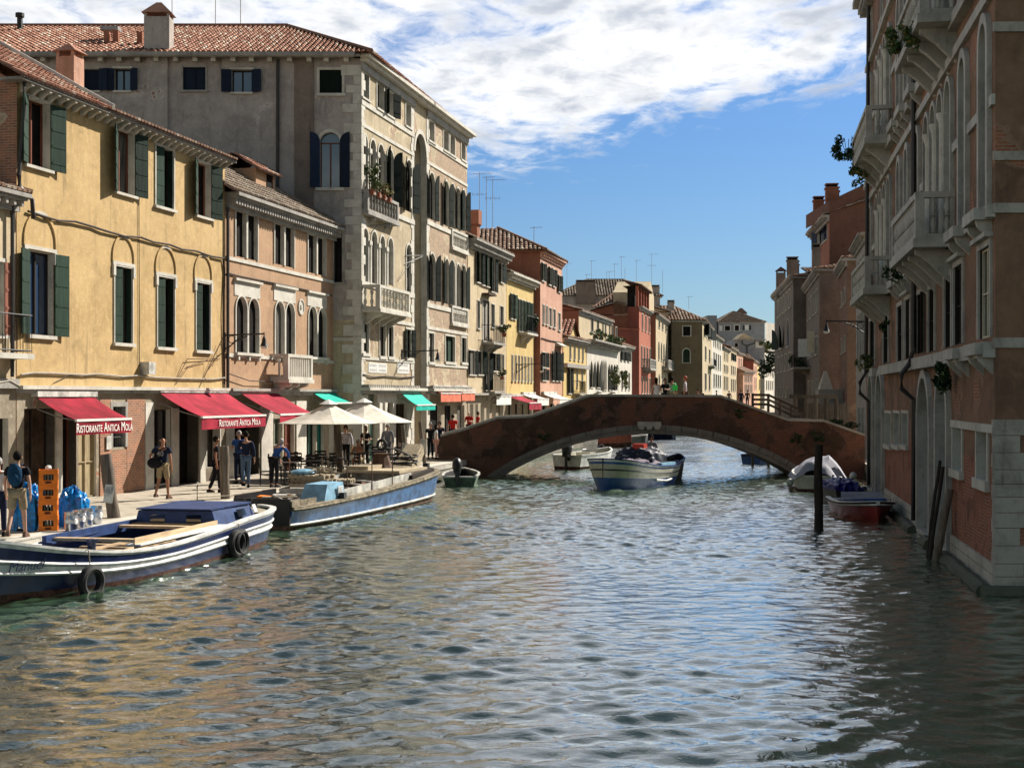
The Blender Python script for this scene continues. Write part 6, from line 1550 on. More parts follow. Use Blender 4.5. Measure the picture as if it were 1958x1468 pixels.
b, fr, fs, z = pairb('dark_grey_house', 'dark grey house with tall chimneys, last on the right bank', 1481, 132, 1517, 110, 1552, 531, 'darkgrey_plaster', 'darkgrey_plaster', [(1486, 1514, 548, 583, 5, {**SM, 'wf': .4}), (1486, 1500, 610, 655, 1, {**SM, 'wf': .45, 'arch': 'round', 'sh': 'open', 'shm': 'dark_green_paint'}), (1502, 1512, 603, 658, 1, {**SM, 'wf': .6, 'arch': 'round', 'pane': 'navy_paint'}), (1486, 1514, 672, 705, 4, {**SM, 'wf': .4}), (1484, 1514, 738, 758, 5, {**NS, 'wf': .25, 'arch': 'round'})])
x_, y_ = b.loc(1493, 125); b.chimney(x_, y_, z - .5, zp(522, 125), .8, .8, 'darkgrey_plaster', 'tile_bed'); x_, y_ = b.loc(1515, 118); b.chimney(x_, y_, z - .5, zp(500, 118), .6, .9, 'darkgrey_plaster', style='pot'); x_, y_ = b.loc(1521, 118); b.chimney(x_, y_, z - .5, zp(508, 118), .4, .6, 'darkgrey_plaster', style='pot'); b.finish()
# terracotta tower house rising behind
fr = Fr(gp(1552, 112), gp(1586, 100)); fs = Fr(gp(1586, 100), gp(1668, 100)); b = Bld('terracotta_house', 'tall terracotta red house with a sloping gable rising behind the right bank', fr, zb=.6)
z = zp(412, 100); b.wpx(fr, 1563, 1582, 426, 466, sw=.05, sh=('open', None), shm='navy_paint', pane='glass_blue', lw=.9, sill=.08)
b.face(fr, .6, z, 'rust_plaster'); b.face(fs, .6, z, 'terracotta_plaster'); b.wall.T = b.inv @ fs.M
zg = zp(345, 100); zl = zp(384, 100); b.wall.add([(0, 0, z), (fs.L, 0, z), (fs.L, 0, zg), (0, 0, zl)], [(0, 1, 2, 3)], 'terracotta_plaster'); b.wall.add([(0, 0, zl), (fs.L, 0, zg), (fs.L, 8, zg), (0, 8, zl)], [(0, 1, 2, 3)], 'tile_bed'); b.wall.add([(0, 0, z), (0, 8, z), (0, 8, zl), (0, 0, zl)], [(0, 3, 2, 1)], 'terracotta_plaster')
b.cornice(fr, z + .05, .5, 'old_stone', h=.3, dent=.7)
mb = b.mb(fr); tile_quad(mb, [(-.3, -.4, z + .08), (fr.L, -.4, z + .08), (fr.L, 3, z + 1.2), (-.3, 3, z + 1.2)], 'tiles_old', .32); b.part(mb, 'roof')
for px, yt, D, w in ((1565, 386, 106, .75), (1590, 362, 102, .85), (1599, 368, 103, .4)):
    x_, y_ = b.loc(px, D); b.chimney(x_, y_, z, zp(yt, D), w, w, 'rust_plaster', style='pot')
b.finish()
# brick garden wall, wooden landing and fences past the bridge
r = empty('timber_landing', (*gp(1560, 80), 0), 0, 'old timber landing with a plank fence, on the right bank just past the bridge', 'landing')
TL = Matrix.Translation((-gp(1560, 80)[0], -80, 0))
mb = MB(TL); xa, xb = gp(1522, 80)[0], gp(1600, 80)[0]; zt_ = zp(758, 80)
mb.box((xa, 80, zt_ - .1), (xb, 80.2, zt_ + .1), 'post_wood'); mb.box((xa, 82, zt_ - .1), (xb, 82.2, zt_ + .1), 'post_wood'); mb.build('beam', r)
for i in range(5):
    mb = MB(TL); x = xa + (xb - xa) * i / 4; mb.tube([(x, 80.1, -1), (x, 80.1, zt_ - .1)], .11, 'post_wood', 8); mb.build('post', r)
mb = MB(TL); n = 26
for i in range(n): x = gp(1540, 81)[0] + i * .098; mb.box((x, 81, 1.0), (x + .07, 81.04, zp(770, 81) - random.uniform(0, .12)), 'post_wood')
mb.build('plank_fence', r)
r = empty('timber_footbridge', (*gp(1490, 74), 1.5), 0, 'wooden railings of a small footbridge behind the right end of the brick bridge', 'footbridge')
TL = Matrix.Translation((-gp(1490, 74)[0], -74, -1.5)); pts = [(1440, 757), (1470, 757.5), (1535, 788)]
for dz in (0, 9, 18):
    mb = MB(TL)
    for (a, c), (d, e) in zip(pts, pts[1:]):
        A_ = Vector(at(a, c + dz, 74)); B_ = Vector(at(d, e + dz, 74)); mb.prism([A_, B_, B_ + Vector((0, 0, .13)), A_ + Vector((0, 0, .13))], (0, .08, 0), 'post_wood')
    mb.build('rail', r)
for px, py in ((1440, 757), (1470, 758), (1492, 768), (1513, 778), (1534, 788)):
    mb = MB(TL); x, y, z = at(px, py, 74); mb.box((x - .06, 74.081, -1), (x + .06, 74.2, z + .15), 'post_wood'); mb.build('post', r)
mb = MB(TL); A_ = Vector(at(1440, 786, 74)); B_ = Vector(at(1470, 787, 74)); C_ = Vector(at(1535, 818, 74))
for P_, Q_ in ((A_, B_), (B_, C_)): mb.prism([P_, Q_, Q_ + Vector((0, 0, -.2)), P_ + Vector((0, 0, -.2))], (0, 1.6, 0), 'post_dark')
mb.build('deck', r)
r = empty('garden_obelisk', (*gp(1578, 86), 1), 0, 'small pale stone obelisk on a slab against the taupe wall', 'ornament'); x, y = 0, 0
mb = MB(); z0 = zp(744, 86) - 1; mb.add([(-.4, -.3, z0), (.4, -.3, z0), (.4, .3, z0), (-.4, .3, z0), (-.08, -.06, z0 + 1.1), (.08, -.06, z0 + 1.1), (.08, .06, z0 + 1.1), (-.08, .06, z0 + 1.1)], [(0, 1, 5, 4), (1, 2, 6, 5), (2, 3, 7, 6), (3, 0, 4, 7), (4, 5, 6, 7)], 'istria'); mb.build('shaft', r)
mb = MB(); mb.box((-.5, -.4, -1), (1.0, .4, z0), 'old_stone'); mb.build('base', r)
p = at(1615, 812, 72); plant('ivy', p, (.9, .5, .35), 400, 'green ivy spilling over the far bridge parapet at its right end', 'leaf_dark', 'leaf_green', .07, stem=False)
p = at(1478, 695, 133); plant('wall_tree', p, (1.2, 1, 1.4), 500, 'dark little tree sticking out from the far edge of the dark grey house', 'leaf_dark', 'leaf_dark', .2)
from mathutils import noise as mnoise
# ================================================================ AWNINGS, LAMPS, PARASOLS
def awning(label, fr, xa, xb, ytop, ox, oy, m, val=.3, text=None, group=None, cas=True, scallop=False, stripe=0):
    u0, u1 = fr.u(xa), fr.u(xb); z1 = fr.z(xa, ytop)
    X0, Y0, _ = fr.pt(u0); a = (ox - CX) / FPX; p = (a * Y0 - X0) / (fr.out.x - a * fr.out.y)
    z0 = zp(oy, Y0 + p * fr.out.y)
    root = empty('awning', fr.pt((u0 + u1) / 2, 0, z1 - .05), fr.rz, label, 'awning', group)
    T = (Matrix.Translation(fr.pt((u0 + u1) / 2, 0, z1 - .05)) @ Matrix.Rotation(fr.rz, 4, 'Z')).inverted() @ fr.M
    n = 10; mb = MB(T)
    for i in range(n):
        s0, s1 = i / n, (i + 1) / n
        for k in range(6):
            t0, t1 = k / 6, (k + 1) / 6; sag = lambda t: -.06 * 4 * t * (1 - t)
            P = lambda s, t, d=0: (u0 + (u1 - u0) * s, -.08 - (p - .08) * t, z1 + (z0 - z1) * t + sag(t) + d + .012 * math.sin(s * 9 + t * 2) + .016 * abs(math.sin(s * math.pi * 4)) * math.sin(math.pi * t))
            mb.add([P(s0, t0), P(s1, t0), P(s1, t1), P(s0, t1)], [(0, 1, 2, 3)], m)
            mb.add([P(s0, t0, -.012), P(s1, t0, -.012), P(s1, t1, -.012), P(s0, t1, -.012)], [(0, 3, 2, 1)], m)
    mb.build('canopy', root, True)
    mb = MB(T); mb.box((u0, -p - .05, z0 - .045), (u1, -p + .02, z0 + .02), 'white_paint'); mb.build('front_bar', root)
    if val:
        mb = MB(T); k = 24
        for i in range(k):
            a_, c_ = u0 + (u1 - u0) * i / k, u0 + (u1 - u0) * (i + 1) / k; w = lambda x: -p - .02 + .012 * math.sin(x * 5)
            mb.prism([(a_, w(a_), z0 - .045 - val), (c_, w(c_), z0 - .045 - val), (c_, w(c_), z0 - .046), (a_, w(a_), z0 - .046)], (0, .01, 0), m)
        V = mb.build('valance', root)
        if text:
            M = T @ Matrix.Translation(((u0 + u1) / 2 + text[2], -p - .05, z0 - .045 - val * .52)) @ Matrix.Rotation(R(90), 4, 'X')
            text_mesh('lettering', text[0], text[1], M, text[4] if len(text) > 4 else 'letter_white', V, .003, caps=True, sx=text[3])
    for q in (u0 + .15, u1 - .15):
        mb = MB(T); mb.tube([(q, -.05, z1 - .35), (q, -p * .55, (z0 + z1) / 2 - .25), (q, -p, z0 - .02)], .02, 'zinc', 6); mb.build('arm', root)
    if cas:
        mb = MB(T); mb.box((u0 - .06, -.2, z1 - .02), (u1 + .06, 0, z1 + .13), 'dirty_white'); mb.build('cassette', root)
    return root
TX = 'Ristorante Antica Mola'
awning('nearest red awning lettered ristorante antica mola, over the old wooden door', YEL, 62, 173, 757, 144, 803, 'awning_red', .36, (TX, .36, 0, .84), 'red restaurant awnings')
awning('widest red awning lettered ristorante antica mola, middle of the three', YEL, 298, 428, 749, 385, 797, 'awning_crimson', .36, (TX, .33, .35, 1.0), 'red restaurant awnings')
awning('third red awning, plain, reaching over the first white parasol', TAN, 453, 524, 749, 534, 792, 'awning_crimson', .3, None, 'red restaurant awnings')
awning('flat teal awning above the white parasols', TAN, 592, 634, 748, 636, 770, 'awning_teal', 0, None, 'teal shop awnings', cas=False)
awning('steep teal awning on the palazzo corner shop', PAL_A, 759, 796, 746, 796, 774, 'awning_teal', .22, None, 'teal shop awnings')
awning('nearer of the two faded orange awnings under the palazzo', PAL_B, 824, 864, 741, 842, 751, 'awning_orange', .42, None, 'orange awnings')
awning('farther of the two faded orange awnings under the palazzo', PAL_B, 865, 890, 741, 883, 750, 'awning_orange', .42, None, 'orange awnings')
yb_fr = Fr(PL(968.5), PL(1021)); pk_fr = Fr(gp(1033, 98.8), gp(1075, 107.5)); ly_fr = Fr(PL(1077), PL(1121))
awning('small white awning past the orange pair, with square valance', CRM, 938, 966, 752, 949, 757, 'canvas_white', .5, None, 'white awnings', cas=False)
awning('pinkish red awning under the bright yellow house', yb_fr, 970, 995, 757, 1012, 770, 'awning_crimson', .4, None, 'small far awnings')
awning('white awning with dark lettering under the bright yellow house', yb_fr, 996, 1019, 753, 1027, 762, 'canvas_white', .42, None, 'white awnings')
awning('white awning under the tall pink house, behind the bridge end', pk_fr, 1035, 1060, 752, 1070, 763, 'canvas_white', .4, None, 'white awnings')

def lamp(label, fr, pxw, pxo, y, yl, side=1):
    u = fr.u(pxw); X0, Y0, _ = fr.pt(u); a = (pxo - CX) / FPX; p = (a * Y0 - X0) / (fr.out.x - a * fr.out.y); z = zp(y, Y0)
    ln = (yl - y) * Y0 / FPX
    loc = fr.pt(u, 0, z); root = empty('street_lamp', loc, fr.rz, label, 'street lamp', 'wrought iron wall lamps'); T = Matrix.Identity(4)
    mb = MB(); mb.tube([(0, 0, 0), (0, -p, .04)], .03, 'iron', 6); mb.tube([(0, -.02, -.5), (0, -.2, -.42), (0, -.5, -.18), (0, -.9, -.03)], .025, 'iron', 5)
    for cy, r in ((.3, .13), (.62, .08)): mb.tube([(0, -cy + r * math.cos(t), -.15 + r * math.sin(t)) for t in [i * .7 for i in range(10)]], .015, 'iron', 4)
    mb.box((-.06, -.05, -.6), (.06, 0, .1), 'iron'); mb.build('bracket', root)
    k = ln / .5
    mb = MB(); mb.tube([(0, -p, .1), (0, -p, -.06)], .02, 'iron', 6); mb.lathe((0, -p, -ln * .8), [(.15 * k, 0), (.12 * k, .05), (.08 * k, ln * .3), (.07 * k, ln * .5), (.03, ln * .7)], 'iron', 12); mb.build('lamp_cap', root, True)
    mb = MB(); mb.lathe((0, -p, -ln), [(.06 * k, 0), (.10 * k, .03), (.125 * k, ln * .1), (.13 * k, ln * .2)], 'letter_white', 12); mb.build('lamp_shade', root, True)
    return root
lamp('wall lamp on a scrolled iron arm between the yellow and the tan house', YEL, 428, 505, 641, 668)
lamp('wall lamp on a scrolled iron arm at the palazzo passage', PAL_A, 768, 837, 672, 692)
lamp('wall lamp over the canal on the right bank, in front of the taupe house', frR, 1660, 1580, 615, 637)
lamp('farther wall lamp on the bright yellow house', yb_fr, 987, 1036, 697, 712)

def parasol(label, px, D, r, zap, zed, X=None, rot=0.):
    x, y = gp(px, D); root = empty('parasol', (x, y, QZ), rot, label, 'parasol', 'white parasols over the cafe tables')
    n = 8; za, ze = zap - QZ, zed - QZ; ap = (0, 0, za); mb = MB()
    pts = [(r * math.cos(2 * math.pi * i / n), r * math.sin(2 * math.pi * i / n), ze) for i in range(n)]
    K = 4
    for i in range(n):
        A_, B_ = Vector(pts[i]), Vector(pts[(i + 1) % n]); C_ = Vector(ap)
        for k in range(K):
            t0, t1 = k / K, (k + 1) / K; sg = lambda t: Vector((0, 0, -.07 * math.sin(math.pi * t)))
            q = [C_.lerp(A_, t0) + sg(t0), C_.lerp(A_, t1) + sg(t1), C_.lerp(B_, t1) + sg(t1), C_.lerp(B_, t0) + sg(t0)]
            mb.add(q, [(0, 1, 2, 3)], 'parasol_cloth'); mb.add([v - Vector((0, 0, .01)) for v in q], [(0, 3, 2, 1)], 'parasol_cloth')
    mb.build('canopy', root)
    mb = MB(); mb.lathe((0, 0, za - .04), [(.34, -.03), (.2, .05), (.02, .14)], 'canvas_white', 8); mb.build('vent', root)
    mb = MB(); mb.tube([(0, 0, 0), (0, 0, za)], .03, 'cream_wood', 8); mb.build('pole', root)
    mb = MB()
    for p_ in pts: mb.tube([(0, 0, za - .12), (p_[0] * .97, p_[1] * .97, ze - .02)], .01, 'cream_wood', 4)
    mb.build('ribs', root)
    mb = MB(); mb.lathe((0, 0, .0), [(.3, 0), (.3, .06), (.08, .1), (.06, .35)], 'iron', 12); mb.build('base', root)
parasol('nearer cream parasol, its edge overlapping the red awning', 628, 50.5, 1.78, 3.7 - 12 * 50.5 / 2700, 3.7 - 52 * 50.5 / 2700, rot=.25)
parasol('farther cream parasol with a lace vent, at the palazzo corner', 696, 55., 1.95, 3.7 - 9 * 55 / 2700, 3.7 - 50 * 55 / 2700, rot=.1)
for k, (px, D, lb) in enumerate(((1085 + 60, 116, 'low white parasol just above the bridge parapet, nearer one'), (1172, 122, 'low white parasol just above the bridge parapet, farther one'))):
    x, y = gp(px, D); parasol(lb, px, D, 1.7, 4.1, 3.5)

# ---- cafe tables and chairs
def mk_table():
    r = empty('cafe_table', (0, 0, 0)); mb = MB(); mb.box((-.38, -.38, .71), (.38, .38, .75), 'dark_wood'); mb.build('tabletop', r)
    mb = MB(); mb.tube([(0, 0, .03), (0, 0, .71)], .035, 'iron', 8); mb.build('pedestal', r)
    mb = MB(); mb.box((-.25, -.04, 0), (.25, .04, .03), 'iron'); mb.box((-.04, -.25, .031), (.04, .25, .05), 'iron'); mb.build('foot', r); return r
def mk_chair():
    r = empty('cafe_chair', (0, 0, 0)); mb = MB(); mb.box((-.22, -.22, .43), (.22, .22, .46), 'dark_wood'); mb.build('seat', r)
    for sx_ in (-1, 1):
        for sy_ in (-1, 1): mb = MB(); mb.tube([(sx_ * .2, sy_ * .2, 0), (sx_ * .19, sy_ * .19, .43)], .016, 'iron', 6); mb.build('leg', r)
    mb = MB()
    for sx_ in (-1, 1): mb.tube([(sx_ * .2, .2, .43), (sx_ * .2, .25, .88)], .016, 'iron', 6)
    for z in (.6, .72, .84): mb.box((-.2, .22, z), (.2, .245, z + .07), 'dark_wood')
    mb.build('backrest', r); return r
tb0, ch0 = mk_table(), mk_chair(); first = [True, True]
def put(proto, k, x, y, rz, label, cat, group):
    o = proto if first[k] else copy_tree(proto); first[k] = False
    o.location = (x, y, QZ + .004); o.rotation_euler = (0, 0, rz); tag(o, label, cat, group); return o
tl = ['dark cafe table nearest the man in the blue shirt', 'dark cafe table behind the leaning man', 'dark cafe table in front of the teal doors', 'dark cafe table under the nearer parasol', 'dark cafe table at the edge beside the mooring post', 'dark cafe table of the seated sunbather', 'dark cafe table under the farther parasol', 'farthest dark cafe table, towards the palazzo corner']
tp = [(545, 47.0, 0), (560, 50, 1), (592, 48.2, 2), (610, 52, 3), (637, 49.8, 4), (688, 54.5, 5), (722, 56.5, 6), (742, 60, 7)]
for px, D, k in tp:
    x, y = gp(px, D); put(tb0, 0, x, y, .22 * (k % 3), tl[k], 'table', 'dark tables on the quay')
    for q, (dx, dy, rz) in enumerate(((.62, .1, -1.4), (-.6, -.1, 1.7), (0, .62, 0))[: 3 if k != 5 else 2]):
        put(ch0, 1, x + dx, y + dy, rz + .1 * k, ('chair on the right of the ', 'chair on the left of the ', 'chair behind the ')[q] + tl[k].replace('dark cafe ', ''), 'chair', 'chairs at ' + tl[k].replace('dark cafe ', 'the '))

# ================================================================ BOATS
def hull(root, st, bands, inner='deck_dusty', floor=.12, thick=.06, cap='hull_white', side=True, capw=.10, caph=.05, stern_flat=True, deck=None):
    """st: stations (x, half beam at the sheer, sheer height, half beam at the water, draught);
    bands: (fraction of the freeboard from the top, material) down the side, last one runs under water"""
    n = 5
    def section(s):
        x, hb, zs, hw, dk = s; pts = []
        fr_ = [0] + [b_[0] for b_ in bands]
        for f in fr_:
            w = hw + (hb - hw) * (1 - f) ** .75; pts.append((x, w, zs * (1 - f)))
        pts += [(x, hw * .82, -dk * .5), (x, hw * .05, -dk)]
        return pts
    S = [section(s) for s in st]
    for sg in (1, -1):
        pass
    mb = MB(); m_of = [b_[1] for b_ in bands] + [bands[-1][1]] * 2
    for a, c in zip(S, S[1:]):
        for k in range(len(a) - 1):
            q = [a[k], c[k], c[k + 1], a[k + 1]]
            mb.add(q, [(0, 3, 2, 1)], m_of[k]); mb.add([(x, -y, z) for x, y, z in q], [(0, 1, 2, 3)], m_of[k])
    for s, rev in ((S[0], 0), (S[-1], 1)):
        for k in range(len(s) - 1):
            q = [s[k], s[k + 1], (s[k + 1][0], -s[k + 1][1], s[k + 1][2]), (s[k][0], -s[k][1], s[k][2])]
            mb.add(q, [(0, 1, 2, 3) if rev else (0, 3, 2, 1)], m_of[k])
    H = mb.build('hull', root, True)
    mb = MB()
    for a, c in zip(st, st[1:]):
        for sg in (1, -1):
            def P(s, w, z): return (s[0], sg * max(.01, s[1] - w), z)
            q = [P(a, thick, a[2]), P(c, thick, c[2]), P(c, thick + (c[1] - c[3]) * .7, floor), P(a, thick + (a[1] - a[3]) * .7, floor)]
            mb.add(q, [(0, 1, 2, 3) if sg > 0 else (0, 3, 2, 1)], inner)
        w = lambda s: max(.01, s[1] - thick - (s[1] - s[3]) * .7)
        mb.add([(a[0], -w(a), floor), (c[0], -w(c), floor), (c[0], w(c), floor), (a[0], w(a), floor)], [(0, 1, 2, 3)], inner)
    mb.build('inner_lining', root)
    for sg in (1, -1):
        mb = MB()
        for a, c in zip(st, st[1:]):
            o = .03
            q = [(a[0], sg * (a[1] + o), a[2]), (c[0], sg * (c[1] + o), c[2]), (c[0], sg * max(0, c[1] - capw), c[2]), (a[0], sg * max(0, a[1] - capw), a[2])]
            mb.prism(q, (0, 0, caph), cap)
        mb.build('gunwale', root)
    return H
def rub(root, st, f, r, m, name='rubbing_strake', out=.01):
    for sg in (1, -1):
        mb = MB(); mb.tube([(s[0], sg * (s[3] + (s[1] - s[3]) * (1 - f) ** .75 + out), s[2] * (1 - f)) for s in st], r, m, 6); mb.build(name, root, True)
def smooth_st(st, sub=4):
    out = []
    n = len(st)
    for i in range(n - 1):
        p0, p1, p2, p3 = (st[max(i - 1, 0)], st[i], st[i + 1], st[min(i + 2, n - 1)])
        for k in range(sub):
            t = k / sub
            out.append(tuple(.5 * ((2 * b_) + (-a + c) * t + (2 * a - 5 * b_ + 4 * c - d) * t * t + (-a + 3 * b_ - 3 * c + d) * t ** 3) for a, b_, c, d in zip(p0, p1, p2, p3)))
    out.append(st[-1]); return [(s[0], max(s[1], .02), s[2], max(s[3], .01), s[4]) for s in out]
def boat(name, label, x, y, ang, cat='boat', group=None): return empty(name, (x, y, 0), ang, label, cat, group)
def tyre(root, c, r, rz, m='rubber', name='tyre_fender'):
    mb = MB(Matrix.Translation(c) @ Matrix.Rotation(rz, 4, 'Z') @ Matrix.Rotation(R(90), 4, 'X'))
    n, k = 22, 8; vs = []
    for i in range(n):
        a = 2 * math.pi * i / n
        for j in range(k):
            w = 2 * math.pi * j / k; rr = r * .76 + r * .24 * math.cos(w); vs.append((rr * math.cos(a), rr * math.sin(a), r * .26 * math.sin(w)))
    fs = [(i * k + j, ((i + 1) % n) * k + j, ((i + 1) % n) * k + (j + 1) % k, i * k + (j + 1) % k) for i in range(n) for j in range(k)]
    mb.add(vs, fs, m); o = mb.build(name, root, True)
    return o

# ---- blue and white cargo boat in front
B1 = boat('cargo_boat', 'long navy and white wooden cargo boat with tyre fenders, moored nearest on the left', -7.0, 37.1, math.atan2(-1, -.2), 'cargo boat')
st = smooth_st([(0, .45, .82, .25, .3), (.45, .98, .80, .65, .35), (1.5, 1.26, .77, 1.12, .4), (3.2, 1.38, .74, 1.30, .45), (5.2, 1.42, .64, 1.36, .45), (7.4, 1.42, .57, 1.36, .45), (9.2, 1.30, .62, 1.18, .45), (10.6, 1.0, .78, .82, .4), (11.8, .55, 1.0, .3, .35), (12.7, .05, 1.2, .02, .3)])
hull(B1, st, [(.07, 'hull_white'), (.26, 'hull_navy'), (.36, 'hull_grey'), (.52, 'hull_white'), (.86, 'hull_navy'), (1., 'hull_antifoul')], inner='deck_blue', floor=.2, cap='hull_white', capw=.14)
rub(B1, st, .30, .03, 'hull_white'); rub(B1, st, .50, .035, 'hull_white')
def stx(x):
    for a, c in zip(st, st[1:]):
        if a[0] <= x <= c[0]: t = (x - a[0]) / (c[0] - a[0]); return tuple(p + (q - p) * t for p, q in zip(a, c))
    return st[-1]
mb = MB()   # low cabin towards the far end
def ring(x, w, z0, z1, wt): return [(x, -w, z0), (x, w, z0), (x, wt, z1), (x, -wt, z1)]
A_ = ring(1.25, .75, .7, .82, .7); B_ = ring(2.0, .98, .68, 1.05, .86); C_ = ring(4.3, 1.05, .58, 1.03, .92)
mb.add(A_ + B_ + C_, [(0, 3, 2, 1), (0, 1, 5, 4), (1, 2, 6, 5), (2, 3, 7, 6), (3, 0, 4, 7), (4, 5, 9, 8), (5, 6, 10, 9), (6, 7, 11, 10), (7, 4, 8, 11), (8, 9, 10, 11)], 'deck_blue')
CB = mb.build('cabin', B1)
mb = MB(); mb.box((1.95, -.93, 1.055), (4.4, .93, 1.085), 'deck_blue'); mb.build('cabin_roof', CB)
for y0_ in (-.62, .28): mb = MB(); mb.box((4.301, y0_, .76), (4.315, y0_ + .36, .94), 'glass_dark'); mb.build('cabin_window', CB)
for x0_ in (2.5,): mb = MB(); mb.prism([(x0_, 1.035, .80), (x0_ + .5, 1.035, .80), (x0_ + .5, .965, .97), (x0_, .965, .97)], (0, .012, 0), 'glass_dark'); mb.build('cabin_window', CB)
mb = MB(); mb.prism([(1.55, .93, .82), (1.85, .98, .82), (1.85, .90, 1.0), (1.6, .88, 1.0)], (0, .015, 0), 'white_paint'); mb.build('notice', CB)
mb = MB(); mb.add([(s[0], -s[1] + .14, s[2] - .03) for s in st if s[0] <= 1.3] + [(s[0], s[1] - .14, s[2] - .03) for s in reversed(st) if s[0] <= 1.3], [tuple(range(2 * len([1 for s in st if s[0] <= 1.3])))], 'cream_wood'); mb.build('stern_deck', B1)
fd = [s for s in st if s[0] >= 9.8]
mb = MB(); mb.add([(s[0], -max(.01, s[1] - .12), s[2] - .06) for s in fd] + [(s[0], max(.01, s[1] - .12), s[2] - .06) for s in reversed(fd)], [tuple(range(2 * len(fd)))], 'deck_blue'); mb.build('fore_deck', B1)
for sg in (1, -1):
    mb = MB(); mb.prism([(4.2, sg * 1.36, .70), (8.4, sg * 1.14, .66), (8.4, sg * .82, .66), (4.2, sg * 1.05, .70)], (0, 0, .03), 'deck_blue' if sg < 0 else 'hull_white'); mb.build('side_deck', B1)
    mb = MB(); mb.box((4.2, sg * 1.02 - .03, .6), (8.4, sg * .98 + .03, .82), 'deck_blue' if sg < 0 else 'pale_wood'); mb.build('coaming', B1)
for x0_ in (4.35, 5.0, 7.9): mb = MB(); mb.box((x0_, -1.0, .70), (x0_ + .22, 1.0, .76), 'pale_wood'); mb.build('thwart', B1)
for k, x0_ in enumerate((5.6, 6.0, 6.5, 7.0, 7.5)): mb = MB(); mb.box((x0_, -.9, .42), (x0_ + .14, .95, .48), 'pale_wood'); mb.build('cargo_batten', B1)
for y0_ in (-.3, .45): mb = MB(); mb.box((5.5, y0_, .48), (7.8, y0_ + .12, .52), 'pale_wood'); mb.build('cargo_batten', B1)
for x_, f_ in ((10.5, .9), (4.1, 1.0)):
    s_ = stx(x_); tyre(B1, (x_, s_[1] + .14, .20 if x_ > 5 else .3), .33, R(-5 if x_ < 5 else -14)); mb = MB(); mb.tube([(x_, s_[1] - .05, s_[2] + .05), (x_, s_[1] + .08, s_[2] + .03), (x_, s_[1] + .12, .45)], .012, 'rope', 5); mb.build('rope', B1)
tyre(B1, (4.3, 1.52, .3), .33, R(-8))
mb = MB(); mb.lathe((9.9, .85, .66), [(.08, 0), (.08, .22), (.11, .23), (.11, .28), (.02, .3)], 'hull_navy', 10); mb.build('bollard', B1)
mb = MB(); mb.lathe((.55, .3, .8), [(.07, 0), (.07, .2), (.1, .21), (.1, .27)], 'boat_black', 10); mb.build('bollard', B1)
# the boat's name on the bow
s_ = stx(12.0); s2 = stx(11.5); e_ = Vector((s_[0] - s2[0], s_[1] - s2[1], 0)).normalized()
fy = lambda s, f: s[3] + (s[1] - s[3]) * (1 - f) ** .75
text_mesh('lettering', 'Manuel', .26, Matrix.Translation((11.75, fy(stx(11.75), .38) + .05, stx(11.75)[2] * .64)) @ Matrix.Rotation(math.atan2(-e_.y, -e_.x), 4, 'Z') @ Matrix.Rotation(R(90), 4, 'X'), 'letter_blue', B1, .004, shear=.35)

# ---- blue work barge
B2 = boat('work_barge', 'long rusty blue work barge with pallets and planks on deck, behind the cargo boat', -6.95, 39.3, math.atan2(1, .275), 'barge')
st = smooth_st([(0, .92, .56, .75, .3), (.8, 1.12, .57, .95, .4), (3, 1.32, .62, 1.2, .45), (6, 1.38, .70, 1.28, .45), (9, 1.40, .82, 1.28, .45), (11.2, 1.36, .95, 1.15, .45), (12.1, 1.12, 1.02, .85, .4), (12.5, .75, 1.05, .5, .3)])
hull(B2, st, [(.1, 'deck_dusty'), (.2, 'hull_blue'), (.74, 'hull_blue'), (.84, 'hull_white'), (1., 'hull_rust')], inner='hull_rust', floor=.22, cap='deck_dusty', capw=.3, caph=.06)
rub(B2, st, .78, .045, 'dirty_white'); rub(B2, st, .02, .05, 'deck_dusty')
def dk(x0, x1, w, z, m, name, t=.05):
    mb = MB(); mb.box((x0, -w, z), (x1, w, z + t), m); return mb.build(name, B2)
mb = MB(); ss = [s for s in st if s[0] <= 2.6]; mb.add([(s[0], -s[1] + .2, s[2] - .02) for s in ss] + [(s[0], s[1] - .2, s[2] - .02) for s in reversed(ss)], [tuple(range(2 * len(ss)))], 'boat_black'); mb.build('stern_deck', B2)
mb = MB(); mb.box((-.06, -.85, .1), (.02, .85, .85), 'boat_black'); mb.box((0, .78, .5), (2.6, .86, .95), 'boat_black'); mb.box((0, -.9, .56), (1.7, -.82, .78), 'deck_dusty'); mb.build('bulwark', B2)
mb = MB(); mb.box((-.2, -.0, .15), (-.07, .8, .42), 'deck_dusty'); mb.build('rudder_board', B2)
mb = MB(); mb.add([(1.9, -1.05, .6), (3.3, -1.15, .64), (3.3, -.35, .64), (1.9, -.25, .6), (2.25, -1.0, 1.12), (3.25, -1.08, 1.15), (3.25, -.4, 1.15), (2.25, -.3, 1.12)], [(4, 5, 6, 7), (0, 1, 5, 4), (1, 2, 6, 5), (2, 3, 7, 6), (3, 0, 4, 7)], 'deck_pale_blue')
EB = mb.build('engine_box', B2)
mb = MB()
for k in range(5): mb.box((2.75, -1.14 - .0 + k * 0, .78 + k * .055), (3.15, -1.105, .81 + k * .055), 'white_paint')
mb.build('vent_grille', EB)
for sg in (1, -1):
    mb = MB(); mb.prism([(3.4, sg * 1.0, .64), (9.2, sg * 1.08, .84), (9.2, sg * 1.14, .84), (3.4, sg * 1.06, .64)], (0, 0, .26), 'dirty_white'); mb.build('hold_coaming', B2)
mb = MB(); mb.box((3.4, -1.0, .62), (3.46, 1.0, .9), 'dirty_white'); mb.box((9.14, -1.0, .8), (9.2, 1.0, 1.1), 'dirty_white'); mb.build('hold_end', B2)
